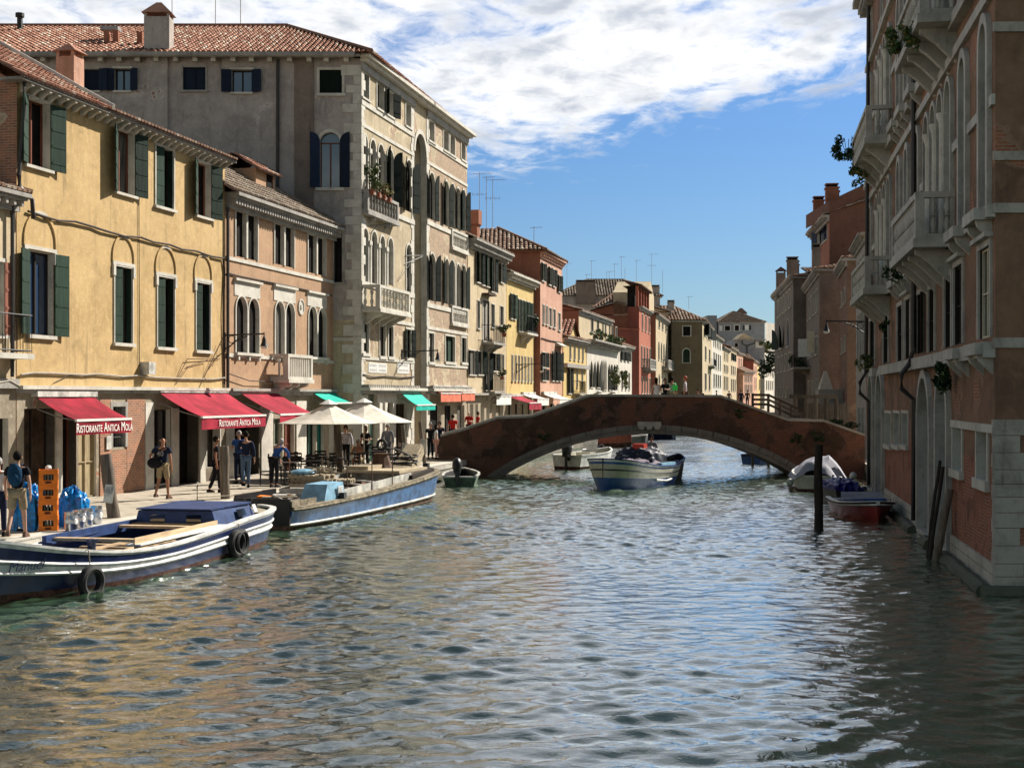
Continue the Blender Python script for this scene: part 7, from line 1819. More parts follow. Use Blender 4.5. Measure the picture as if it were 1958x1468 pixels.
for k in range(3):
    mb = MB(); mb.prism([(4.6 + k * 1.4, -.9, .80), (5.6 + k * 1.3, .6, .86), (5.7 + k * 1.3, .55, .86), (4.7 + k * 1.4, -.95, .80)], (0, 0, .05), 'dirty_white'); mb.build('loose_beam', B2)
mb = MB(); mb.box((8.4, -1.0, 1.12), (11.3, 1.05, 1.2), 'raw_plank'); mb.box((8.4, -1.02, 1.02), (11.3, -.98, 1.12), 'post_wood'); mb.build('plank_deck', B2)
mb = MB(); mb.box((8.6, .2, 1.201), (10.4, .95, 1.33), 'raw_plank'); mb.build('plank_stack', B2)
mb = MB(); mb.prism([(9.0, -1.25, .90), (11.6, -1.15, 1.03), (11.6, -1.0, 1.03), (9.0, -1.1, .90)], (0, 0, .12), 'dark_wood'); mb.build('side_beam', B2)
mb = MB(); mb.lathe((10.3, .35, 1.2), [(.42, 0), (.36, .1), (.24, .45), (.3, .5)], 'rust_iron', 10); mb.build('winch', B2)
tyre(B2, (10.2, .3, 2.0), .22, R(80), 'rubber', 'winch_wheel')
mb = MB()
for k, (x0_, y0_) in enumerate(((10.8, -.5), (11.0, -.1), (10.9, .35))): mb.tube([(x0_ + .3 * math.cos(t), y0_ + .3 * math.sin(t), 1.25 + .03 * t) for t in [i * .5 for i in range(26)]], .03, 'rubber', 5)
mb.tube([(10.3, .3, 1.9), (10.7, .0, 1.85), (11.1, -.4, 1.6), (11.3, -.6, 1.25)], .035, 'rubber', 6); mb.build('hose', B2)
mb = MB(); mb.prism([(11.4, -.35, 1.05), (11.4, .35, 1.05), (12.8, .3, 1.85), (12.8, -.3, 1.85)], (-.05, 0, .10), 'raw_plank')
for q in (-.35, .27): mb.prism([(11.4, q, 1.0), (12.8, q * .95, 1.85), (12.9, q * .95, 1.6), (11.9, q, .9)], (0, .08, 0), 'raw_plank')
mb.build('bow_ramp', B2)
for x0_, y0_ in ((11.9, -.75), (12.0, .7), (2.9, -1.2)): mb = MB(); mb.box((x0_ - .1, y0_ - .1, .9 if x0_ > 5 else .6), (x0_ + .1, y0_ + .1, 1.3 if x0_ > 5 else .85), 'iron'); mb.build('bollard', B2)
for x0_, y0_ in ((3.9, -.95), (5.6, -1.1), (7.4, -1.12), (3.9, .95), (6.5, .98)): mb = MB(); mb.tube([(x0_, y0_, .6), (x0_, y0_, 1.75)], .018, 'rust_iron', 5); mb.build('stanchion', B2)
mb = MB(); mb.prism([(.8, -.2, .62), (1.3, .1, .62), (1.2, .6, .66), (.7, .5, .66)], (0, 0, .2), 'crate_orange'); mb.tube([(.2, -.6, .78), (.7, 0, .9), (1.4, .3, .85), (2.2, -.2, .8)], .03, 'dirty_white', 5); mb.tube([(.4, .2, .85), (1.2, -.5, .82), (1.9, .1, .84)], .035, 'rope', 5); mb.build('clutter', B2)
def in_boat(B, p): 
    c, s = math.cos(B.rotation_euler.z), math.sin(B.rotation_euler.z); return (B.location.x + c * p[0] - s * p[1], B.location.y + s * p[0] + c * p[1], p[2])
# pallets (own things)
def mk_pallet():
    r = empty('pallet', (0, 0, 0)); mb = MB()
    for k in range(7): mb.box((-.6 + k * .18, -.4, .1), (-.6 + k * .18 + .1, .4, .122), 'raw_plank')
    mb.build('deck_boards', r)
    for y0_ in (-.4, -.05, .3):
        mb = MB(); mb.box((-.6, y0_, .0), (.6, y0_ + .1, .1), 'raw_plank'); mb.build('bearer', r)
    return r
p0 = mk_pallet()
for k, (x, y, z, a, lb) in enumerate(((4.0, .25, .93, .1, 'bottom wooden pallet of the pile on the blue barge'), (4.05, .2, 1.055, .02, 'second wooden pallet from the bottom on the blue barge'), (4.0, .25, 1.18, -.05, 'third wooden pallet on the blue barge, under the sack'), (4.9, -.1, 1.0, .2, 'single wooden pallet beside the pallet pile on the blue barge'))):
    o = p0 if k == 0 else copy_tree(p0); q = in_boat(B2, (x, y, z)); o.location = q; o.rotation_euler = (0, 0, B2.rotation_euler.z + a + 1.57); tag(o, lb, 'pallet', 'pallets on the blue barge')
q = in_boat(B2, (3.9, .45, 1.31)); r = empty('sack', q, .3, 'pale blue and white sack lying on the pallets of the barge', 'sack'); mb = MB(); mb.blob((0, 0, .06), (.42, .24, .11), 'deck_pale_blue', 12, 7, .08); mb.build('cloth', r, True)
q = in_boat(B2, (4.1, .0, 1.31)); r = empty('wood_scraps', q, .3, 'heap of broken wooden laths on top of the pallets on the barge', 'wood'); mb = MB()
for k in range(14):
    a = random.uniform(0, 3.1); l_ = random.uniform(.2, .42); x0_, y0_ = random.uniform(-.2, .25), random.uniform(-.25, .2); z0_ = .02 + .012 * k
    mb.prism([(x0_ - math.cos(a) * l_, y0_ - math.sin(a) * l_, z0_), (x0_ + math.cos(a) * l_, y0_ + math.sin(a) * l_, z0_ + .03), (x0_ + math.cos(a) * l_ + .05, y0_ + math.sin(a) * l_ + .03, z0_ + .03), (x0_ - math.cos(a) * l_ + .05, y0_ - math.sin(a) * l_ + .03, z0_)], (0, 0, .02), 'raw_plank')
mb.build('laths', r)

def outboard(root, x, y, z, m='boat_black', m2=None, k=1.0, sg=-1):
    mb = MB(); mb.blob((x + sg * .12 * k, y, z + .38 * k), (.28 * k, .19 * k, .30 * k), m, 12, 8); mb.box((x + sg * .3 * k, y - .12 * k, z + .1), (x, y + .12 * k, z + .3 * k), m); 
    if m2: mb.blob((x + sg * .16 * k, y + .05, z + .50 * k), (.22 * k, .14 * k, .19 * k), m2, 10, 7)
    mb.box((x + sg * .2 * k - .05, y - .05, z - .45 * k), (x + sg * .2 * k + .07, y + .05, z + .25 * k), m); mb.box((x - .08, y - .09, z - .1), (x + .08, y + .09, z + .12), m)
    mb.tube([(x + .1, y, z + .35 * k), (x + .55, y, z + .45 * k)], .02, m, 5)
    return mb.build('outboard_motor', root, True)
def small(name, label, x, y, ang, L_, hb, zs, bands, inner, cap, bow=1.25, group=None, floor=.15):
    B = boat(name, label, x, y, ang, 'boat', group)
    s_ = smooth_st([(0, hb * .9, zs, hb * .75, .2), (L_ * .3, hb, zs, hb * .85, .22), (L_ * .6, hb * .95, zs * 1.05, hb * .75, .22), (L_ * .83, hb * .62, zs * 1.15, hb * .4, .2), (L_ * .95, hb * .25, zs * bow, hb * .1, .15), (L_, .03, zs * bow * 1.04, .01, .1)])
    hull(B, s_, bands, inner=inner, floor=floor, cap=cap, capw=.07, caph=.04); 
    for f in (.25, .55): mb = MB(); mb.box((L_ * f, -hb * .88, zs * .62), (L_ * f + .22, hb * .88, zs * .62 + .03), cap); mb.build('thwart', B)
    return B, s_

# small green boat by the bridge foot
B3, _ = small('small_green_boat', 'small dark green motorboat between the barge and the bridge foot', gp(879, 57.6)[0], 57.6, R(90), 4.2, .76, .42, [(.12, 'hull_white'), (1., 'hull_green')], 'boat_black', 'dirty_white'); outboard(B3, .05, .1, .45, 'boat_black', k=1.1)
# white motorboat behind the arch
B4, _ = small('white_motorboat', 'white motorboat with black and white outboard, moored under the left of the arch', gp(1084, 71.2)[0], 71.2, R(62), 5.2, .92, .72, [(.1, 'hull_white'), (.8, 'hull_white'), (1., 'hull_antifoul')], 'hull_cream', 'hull_white'); outboard(B4, -.05, -.1, .55, 'boat_black', 'hull_white', 1.3)
mb = MB(); mb.add([(2.6, -.45, .5), (2.6, .45, .5), (2.9, .4, 1.45), (2.9, -.4, 1.45)], [(0, 1, 2, 3)], 'hull_white'); mb.box((1.9, -.4, .4), (2.6, .4, .8), 'hull_cream'); mb.build('windscreen', B4); mb = MB(); mb.tube([(.8, -.5, .75), (.8, -.5, 1.0), (1.2, -.5, 1.0), (1.2, -.5, .75)], .015, 'steel', 5); mb.tube([(3.9, .35, .8), (4.5, .1, 1.15), (4.9, 0, .85)], .015, 'steel', 5); mb.build('rail', B4)

# the boat coming towards us
B5 = boat('transport_boat', 'cream and blue boat heaped with dark tarpaulins, coming bow first through the canal', 3.55, 55.2, math.atan2(.90, .45), 'boat')
st = smooth_st([(0, .05, 1.22, .02, .3), (.2, .55, 1.20, .22, .35), (.8, .98, 1.12, .55, .4), (2.0, 1.16, .95, .85, .42), (3.5, 1.18, .82, .98, .42), (5.2, 1.16, .78, .95, .42), (6.2, 1.0, .84, .7, .35), (6.6, .7, .9, .4, .3)])
hull(B5, st, [(.06, 'hull_white'), (.14, 'boat_blue'), (.30, 'hull_cream'), (.335, 'boat_black'), (.58, 'hull_cream'), (1., 'boat_blue')], inner='boat_black', floor=.25, cap='deck_blue', capw=.16)
rub(B5, st, .33, .025, 'boat_black'); 
for sg in (-1, 1):
    s_ = st[6]; mb = MB(Matrix.Translation((1.15, sg * (fy(s_, .2) + .03), .9)) @ Matrix.Rotation(sg * R(-24), 4, 'Z') @ Matrix.Rotation(R(90), 4, 'X')); mb.lathe((0, 0, -.01), [(.09, 0), (.09, .02), (.05, .03)], 'boat_black', 12); mb.build('hawse_hole', B5)
mb = MB(); mb.tube([(.0, 0, 1.28), (.02, 0, .6), (.05, 0, -.1)], .03, 'boat_black', 6); mb.build('stem', B5)
ss = [s for s in st if s[0] <= 1.8]; mb = MB(); mb.add([(s[0], -max(.01, s[1] - .14), s[2] - .02) for s in ss] + [(s[0], max(.01, s[1] - .14), s[2] - .02) for s in reversed(ss)], [tuple(range(2 * len(ss)))], 'hull_white'); mb.build('fore_deck', B5)
mb = MB(); mb.prism([(3.4, -1.18, .80), (5.2, -1.14, .78), (5.2, -.98, .78), (3.4, -1.02, .80)], (0, 0, .16), 'deck_pale_blue'); mb.build('side_box', B5)
mb = MB(); mb.tube([(2.9, -1.12, .30), (3.9, -1.2, .22), (4.6, -1.16, .26)], .05, 'hull_white', 6); mb.build('fender_strip', B5)
def heap(root, c, rad, m, name, seed=1, folds=7, peak=None):
    """crumpled tarpaulin: a half dome with creases"""
    rn = random.Random(seed); n, k = 56, 20; vs = []; ph = [rn.uniform(0, 6.28) for _ in range(5)]
    for i in range(k + 1):
        t = math.pi / 2 * i / k
        for j in range(n):
            w = 2 * math.pi * j / n
            f = 1 + .05 * math.sin(folds * w + ph[0] + 2 * t) * math.sin(t) + .06 * math.sin(2 * w + ph[1]) + .05 * math.sin(13 * w + ph[2]) * math.sin(t)
            sq = 1 / max(abs(math.cos(w)), abs(math.sin(w))) ** .45
            h = math.cos(t) ** .5 + .05 * math.sin(5 * w + 4 * t + ph[3])
            if peak: h += peak * math.exp(-((math.cos(w) * math.sin(t) - .35) ** 2 + (math.sin(w) * math.sin(t)) ** 2) * 14)
            nz = mnoise.fractal(Vector((math.cos(w) * 2.2 + seed * 3.1, math.sin(w) * 2.2, 2.4 * t)), .8, 2.1, 4); rdg = 1 - abs(mnoise.noise(Vector((math.cos(w) * 3.5 + seed, math.sin(w) * 3.5, 3 * t)))) * 2
            f += .14 * nz * min(1, t * 1.5) + .06 * rdg; h += .10 * nz + .05 * rdg * (1 if i < k else 0)
            vs.append((c[0] + rad[0] * math.sin(t) * math.cos(w) * f * sq, c[1] + rad[1] * math.sin(t) * math.sin(w) * f * sq, c[2] + rad[2] * h))
    fs = [(i * n + j, (i + 1) * n + j, (i + 1) * n + (j + 1) % n, i * n + (j + 1) % n) for i in range(k) for j in range(n)]
    mb = MB(); mb.add(vs, fs, m); return mb.build(name, root, True)
heap(B5, (3.3, 0, .62), (1.2, .95, .5), 'tarp_mauve', 'folded_tarpaulin', 3); heap(B5, (4.2, .1, .7), (1.15, .92, .85), 'tarp_navy', 'dark_tarpaulin', 5, 5)
mb = MB(); mb.box((3.75, -.25, 1.35), (4.15, .25, 1.72), 'bucket_red'); mb.build('red_canister', B5)
# boats beyond the arch
B6, _ = small('salmon_boat', 'salmon and yellow open boat with people standing, beyond the arch', gp(1128, 102)[0], 103, R(-12), 3.1, .95, .95, [(.1, 'hull_white'), (.7, 'hull_salmon'), (1., 'hull_rust')], 'hull_yellow', 'hull_cream')
mb = MB(); mb.box((-.5, -.85, .2), (.3, .85, 1.02), 'hull_yellow'); mb.build('stern_box', B6)
B7, _ = small('grey_boat', 'small light grey boat beyond the arch beside the salmon one', gp(1184, 108)[0], 108, R(20), 2.4, .7, .6, [(.1, 'hull_white'), (1., 'hull_grey')], 'hull_white', 'hull_white')
B8, _ = small('navy_boat', 'navy covered boat beyond the middle of the arch', gp(1205, 120)[0], 120, R(25), 4.5, 1.1, .85, [(.1, 'hull_grey'), (1., 'hull_navy')], 'tarp_navy', 'hull_grey'); heap(B8, (1.6, 0, .6), (1.4, .9, .6), 'tarp_navy', 'cover', 8)
B9, _ = small('far_green_boat', 'low greenish boat far beyond the middle of the arch', gp(1250, 132)[0], 132, R(15), 4., .8, .5, [(.1, 'hull_yellow'), (1., 'hull_green')], 'hull_green', 'hull_yellow')
B10, _ = small('blue_stern_boat', 'dark blue boat seen through the right side of the arch', gp(1436, 76.5)[0], 76.5, R(60), 4.2, .65, .5, [(.2, 'hull_navy'), (1., 'boat_blue')], 'boat_black', 'hull_navy')
B14, _ = small('dark_stern_boat', 'low black and blue boat alongside and behind the cream boat', gp(1262, 61)[0], 61.2, R(70), 3.6, .62, .8, [(.15, 'hull_navy'), (1., 'boat_black')], 'boat_black', 'hull_navy'); outboard(B14, 0, 0, .7, 'boat_black', k=.8)
# covered white boat, right
B11, _ = small('covered_white_boat', 'white boat under a peaked grey tarpaulin, against the right end of the bridge', gp(1558, 54.8)[0], 54.8, R(80), 5.0, .80, .62, [(.08, 'hull_white'), (.85, 'hull_cream'), (1., 'hull_antifoul')], 'boat_black', 'hull_white')
mb = MB()   # tent-like cover: ridge with two peaks
nx_, ny_ = 26, 18; vs = []
for i in range(nx_ + 1):
    x = -.1 + 4.3 * i / nx_
    for j in range(ny_ + 1):
        v = -1 + 2 * j / ny_; y = v * .95 - (.35 if x > .5 else 0) * max(0, -v)
        h = .60 + (1 - abs(v)) * (.50 + .2 * math.exp(-((x - 2.2) / .8) ** 2)) + .55 * math.exp(-(((x - 1.1) / .8) ** 2)) * max(0, 1 - abs(v + .45) / .5) + .25 * max(0, 1 - abs(v - .3) / .4) * math.exp(-((x - .6) / .7) ** 2) + .03 * math.sin(9 * v + 2 * x) + .025 * math.sin(5 * x + 4 * v)
        h *= min(1, .75 + (x + .1) * 1.2); vs.append((x, y, h - .02 - .16 * abs(v) ** 6))
mb.add(vs, [(i * (ny_ + 1) + j, (i + 1) * (ny_ + 1) + j, (i + 1) * (ny_ + 1) + j + 1, i * (ny_ + 1) + j + 1) for i in range(nx_) for j in range(ny_)], 'tarp_grey'); mb.build('tarpaulin', B11, True)
for p in ((-.1, .95, .35), (.0, -1.45, .62), (-.05, -.95, .45)): mb = MB(); mb.blob(p, (.14, .14, .15), 'dirty_white', 10, 8); mb.build('fender', B11, True)
B12 = boat('blue_covered_boat', 'small boat under a deep blue cover, between the red boat and the white covered one', gp(1625, 48.5)[0], 48.5, R(95), 'boat')
st = smooth_st([(0, .5, .5, .42, .2), (1.2, .55, .5, .5, .2), (2.4, .45, .55, .3, .2), (3.2, .05, .6, .02, .1)]); hull(B12, st, [(.1, 'deep_blue'), (1., 'boat_black')], 'boat_black', cap='deep_blue'); heap(B12, (.9, 0, .4), (1.0, .46, .42), 'deep_blue', 'cover', 12, 4)
# red boat
B13 = boat('red_boat', 'small red fibreglass boat with white deck and blue stripe, beside the mooring post', gp(1627, 45.6)[0], 45.6, R(-93), 'boat')
st = smooth_st([(0, .78, .42, .66, .2), (1.2, .86, .42, .7, .22), (2.4, .84, .44, .58, .22), (3.4, .62, .50, .3, .2), (4.0, .34, .55, .08, .15), (4.25, .05, .58, .01, .1)])
hull(B13, st, [(.14, 'hull_white'), (.2, 'boat_black'), (1., 'hull_red')], 'hull_white', floor=.18, cap='hull_white', capw=.12)
rub(B13, st, .0, .035, 'rubber'); ss = [s for s in st if s[0] >= 2.3]; mb = MB(); mb.add([(s[0], -max(.01, s[1] - .1), s[2] - .0) for s in ss] + [(s[0], max(.01, s[1] - .1), s[2] - .0) for s in reversed(ss)], [tuple(range(2 * len(ss)))], 'hull_white'); mb.build('fore_deck', B13)
mb = MB(); mb.box((2.05, -.66, .44), (2.3, .66, .56), 'boat_blue'); mb.build('blue_stripe', B13)
mb = MB(); mb.add([(2.0, -.68, .5), (2.0, .68, .5), (1.6, .6, .72), (1.6, -.6, .72)], [(0, 1, 2, 3)], 'tarp_grey'); mb.build('windscreen', B13)
for sg in (1, -1): mb = MB(); mb.tube([(2.6, sg * .72, .46), (2.65, sg * .70, .56), (3.3, sg * .56, .60), (3.75, sg * .3, .62), (3.8, sg * .28, .52)], .015, 'boat_black', 5); mb.build('grab_rail', B13)

# ================================================================ POSTS
def post(label, base, top, r, m='post_wood', sign=False, zb=-1., group='mooring posts', cap=False):
    root = empty('mooring_post', (base[0], base[1], zb), 0, label, 'mooring post', group); T = Matrix.Translation((-base[0], -base[1], -zb))
    n = 9; B_ = Vector((base[0], base[1], zb)); d = Vector(top) - Vector((base[0], base[1], .2)); L_ = Vector(top).z - zb
    dirv = d / d.z; P = [B_ + dirv * (L_ * i / n) - dirv * 0 for i in range(n + 1)]
    off = Vector((base[0], base[1], 0)) - (B_ + dirv * (0 - zb)); off.z = 0; P = [p + off for p in P]
    mb = MB(T); mb.tube([p + Vector((random.uniform(-.012, .012), random.uniform(-.012, .012), 0)) for p in P], [r * random.uniform(.92, 1.06) * (1 - .1 * i / n) for i in range(n + 1)], m, 12); mb.build('shaft', root, True)
    if sign:
        p = P[-1] - dirv * .95; mb = MB(T @ Matrix.Translation((p.x, p.y - r - .012, p.z)) @ Matrix.Rotation(math.atan(-dirv.x), 4, 'Y')); mb.box((-.1, -.006, -.22), (.12, .006, .22), 'dirty_white'); S_ = mb.build('sign_plate', root)
        mb = MB(mb.T); t_ = [2 * math.pi * i / 16 for i in range(17)]; mb.tube([(.01 + .075 * math.cos(t), -.012, .08 + .075 * math.sin(t)) for t in t_], .008, 'letter_grey', 4, False); mb.tube([(-.045, -.012, .135), (.065, -.012, .025)], .008, 'letter_grey', 4); mb.tube([(.01, -.012, .13), (.01, -.012, .04), (-.02, -.012, .06)], .007, 'letter_grey', 4); mb.build('no_mooring_symbol', S_)
    return root
def ppost(label, pxb, D, pxt, yt, w, **k):
    x, y = gp(pxb, D); xt, yt_ = gp(pxt, D); post(label, (x, y), (xt, yt_, zp(yt, D)), w * D / FPX / 2, **k)
ppost('thick grey wooden mooring post leaning left, with a no mooring notice', 226, 34.3, 203, 868, 26, sign=True)
ppost('upright weathered mooring post in front of the man in blue jeans', 432, 40.6, 429, 853, 21)
ppost('tall gnarled mooring post beside the white parasols', 656, 50.5, 645, 812, 15)
ppost('slim mooring post with notice, behind the winch of the barge', 779, 57.5, 771, 812, 9, sign=True)
ppost('slim leaning post with notice near the bow ramp of the barge', 816, 60.5, 804, 806, 8, sign=True)
ppost('dark slimy mooring pole standing in the canal beside the red boat', 1565, 39.6, 1565, 850, 18, m='post_dark')
ppost('pale grey pole leaning against the palace wall by the nearer gate', 1789, 31.6, 1813, 935, 17)
ppost('dark pole leaning in the nearer palace gate, left of the pale one', 1772, 32.6, 1795, 880, 7, m='post_dark')
ppost('second dark pole in the palace gate, touching the first', 1778, 32.2, 1801, 892, 8, m='post_dark')

# ================================================================ GOODS ON THE QUAY
def mk_crate():
    r = empty('bottle_crate', (0, 0, 0)); mb = MB(); w, d, h, t = .2, .15, .33, .015
    mb.box((-w, -d, 0), (w, d, .02), 'crate_orange')
    for sy_ in (-1, 1):
        y0, y1 = (sy_ * d - t, sy_ * d) if sy_ > 0 else (-d, -d + t)
        mb.box((-w, y0, .02), (w, y1, .10), 'crate_orange'); mb.box((-w, y0, .23), (w, y1, h), 'crate_orange'); mb.box((-w, y0, .10), (-w + .09, y1, .23), 'crate_orange'); mb.box((w - .09, y0, .10), (w, y1, .23), 'crate_orange')
    for sx_ in (-1, 1):
        x0, x1 = (w - t, w) if sx_ > 0 else (-w, -w + t)
        mb.box((x0, -d + t, .02), (x1, d - t, .10), 'crate_orange'); mb.box((x0, -d + t, .23), (x1, d - t, h), 'crate_orange'); mb.box((x0, -d + t, .10), (x1, -d + .06, .23), 'crate_orange'); mb.box((x0, d - .06, .10), (x1, d - t, .23), 'crate_orange')
    mb.build('body', r)
    mb = MB(Matrix.Translation((0, -d - .003, .055)) @ Matrix.Rotation(R(90), 4, 'X') @ Matrix.Diagonal((2.6, 1, 1, 1))); mb.lathe((0, 0, 0), [(.028, 0), (.028, .003)], 'crate_dark', 16); mb.build('badge', r)
    for i in range(5):
        for j in range(3):
            x, y = -.14 + i * .07, -.09 + j * .09; mb = MB(); mb.lathe((x, y, .02), [(.026, 0), (.026, .15), (.012, .22), (.011, .26), (.014, .265), (.014, .275)], 'bottle_glass', 8); mb.build('bottle', r, True)
    return r
c0 = mk_crate(); cx_, cy_ = gp(93, 31.)
for k, lb in enumerate(('lowest orange bottle crate of the stack on the quay', 'second orange bottle crate from the bottom', 'third orange bottle crate from the bottom', 'topmost orange bottle crate of the stack')):
    o = c0 if k == 0 else copy_tree(c0); o.location = (cx_ + random.uniform(-.008, .008), cy_, QZ + .005 + .335 * k - .0); o.rotation_euler = (0, 0, R(14) + random.uniform(-.03, .03)); tag(o, lb, 'crate', 'orange bottle crates stacked on the quay')
x, y, z = cx_, cy_, QZ + .005 + 1.34; r = empty('paper_bag', (x, y, z - .02), 0, 'crumpled pale bag on top of the orange crates', 'bag'); mb = MB(); mb.blob((0, 0, .05), (.07, .06, .06), 'canvas_white', 9, 6, .15); mb.build('paper', r, True)
def mk_keg():
    r = empty('beer_keg', (0, 0, 0)); mb = MB(); mb.lathe((0, 0, 0), [(.12, 0), (.13, .02), (.13, .05), (.14, .07), (.14, .15), (.146, .16), (.14, .17), (.14, .25), (.146, .26), (.14, .27), (.14, .33), (.12, .36), (.05, .37), (.02, .37)], 'steel', 18); mb.build('body', r, True)
    mb = MB(); mb.lathe((0, 0, .34), [(.135, 0), (.135, .07), (.128, .07), (.128, 0)], 'steel', 18); mb.build('rim', r, True)
    mb = MB(); mb.lathe((0, 0, .175), [(.1415, 0), (.1415, .07)], 'letter_white', 18); mb.build('label', r, True); return r
k0 = mk_keg()
for k, (px, D, lb) in enumerate(((136, 30.9, 'nearest steel keg, beside the blue sheet'), (151, 31.5, 'second steel keg from the crates'), (166, 31.9, 'third steel keg from the crates'), (184, 32.6, 'farthest steel keg, closest to the leaning post'))):
    o = k0 if k == 0 else copy_tree(k0); x, y = gp(px, D); o.location = (x, y, QZ + .005); tag(o, lb, 'keg', 'steel kegs on the quay')
def bag(label, px, D, rad, seed, dx=0):
    x, y = gp(px, D); r = empty('plastic_sheet', (x, y, QZ + .005), 0, label, 'plastic sheet', 'bright blue plastic on the quay'); heap(r, (0, 0, 0), rad, 'plastic_blue', 'sheet', seed, 6)
bag('tall bright blue plastic bundle left of the orange crates', 52, 31.2, (.30, .34, .95), 21); bag('bright blue plastic sheet draped behind the kegs, right of the crates', 139, 32.2, (.34, .34, .82), 33)
r = empty('mooring_rope', (*gp(390, 40), QZ), 0, 'taut rope from the cargo boat across the quay edge', 'rope'); mb = MB(Matrix.Translation((-gp(390, 40)[0], -40, -QZ))); a_ = Vector(at(378, 950, 38.2)); b_ = Vector(at(500, 938, 40)); mb.tube([a_, a_.lerp(b_, .5) - Vector((0, 0, .05)), b_], .015, 'rope', 5); mb.build('strand', r)
r = empty('mooring_cleat', (*gp(377, 39.6), QZ), 0, 'small iron hook standing on the quay edge behind the cabin', 'cleat'); mb = MB(); mb.tube([(0, 0, 0), (0, 0, .42), (.03, 0, .46)], .02, 'iron', 6); mb.box((-.2, -.04, 0), (.2, .04, .03), 'iron'); mb.build('hook', r)

# menu notice beside the grille window, and the little things on the quay
u_ = YEL.u(204); D_ = YEL.D(204); r = empty('menu_board', YEL.pt(u_, .06, zp(846, D_)), YEL.rz, 'white framed menu notice on the wall left of the grille window', 'notice'); mb = MB(); mb.box((-.14, -.02, -.2), (.14, 0, .2), 'dirty_white'); mb.build('frame', r)
mb = MB()
for k in range(5): mb.box((-.09, -.024, .12 - k * .06), (.07 - .02 * (k % 2), -.021, .135 - k * .06), 'letter_grey')
mb.build('text_lines', r)
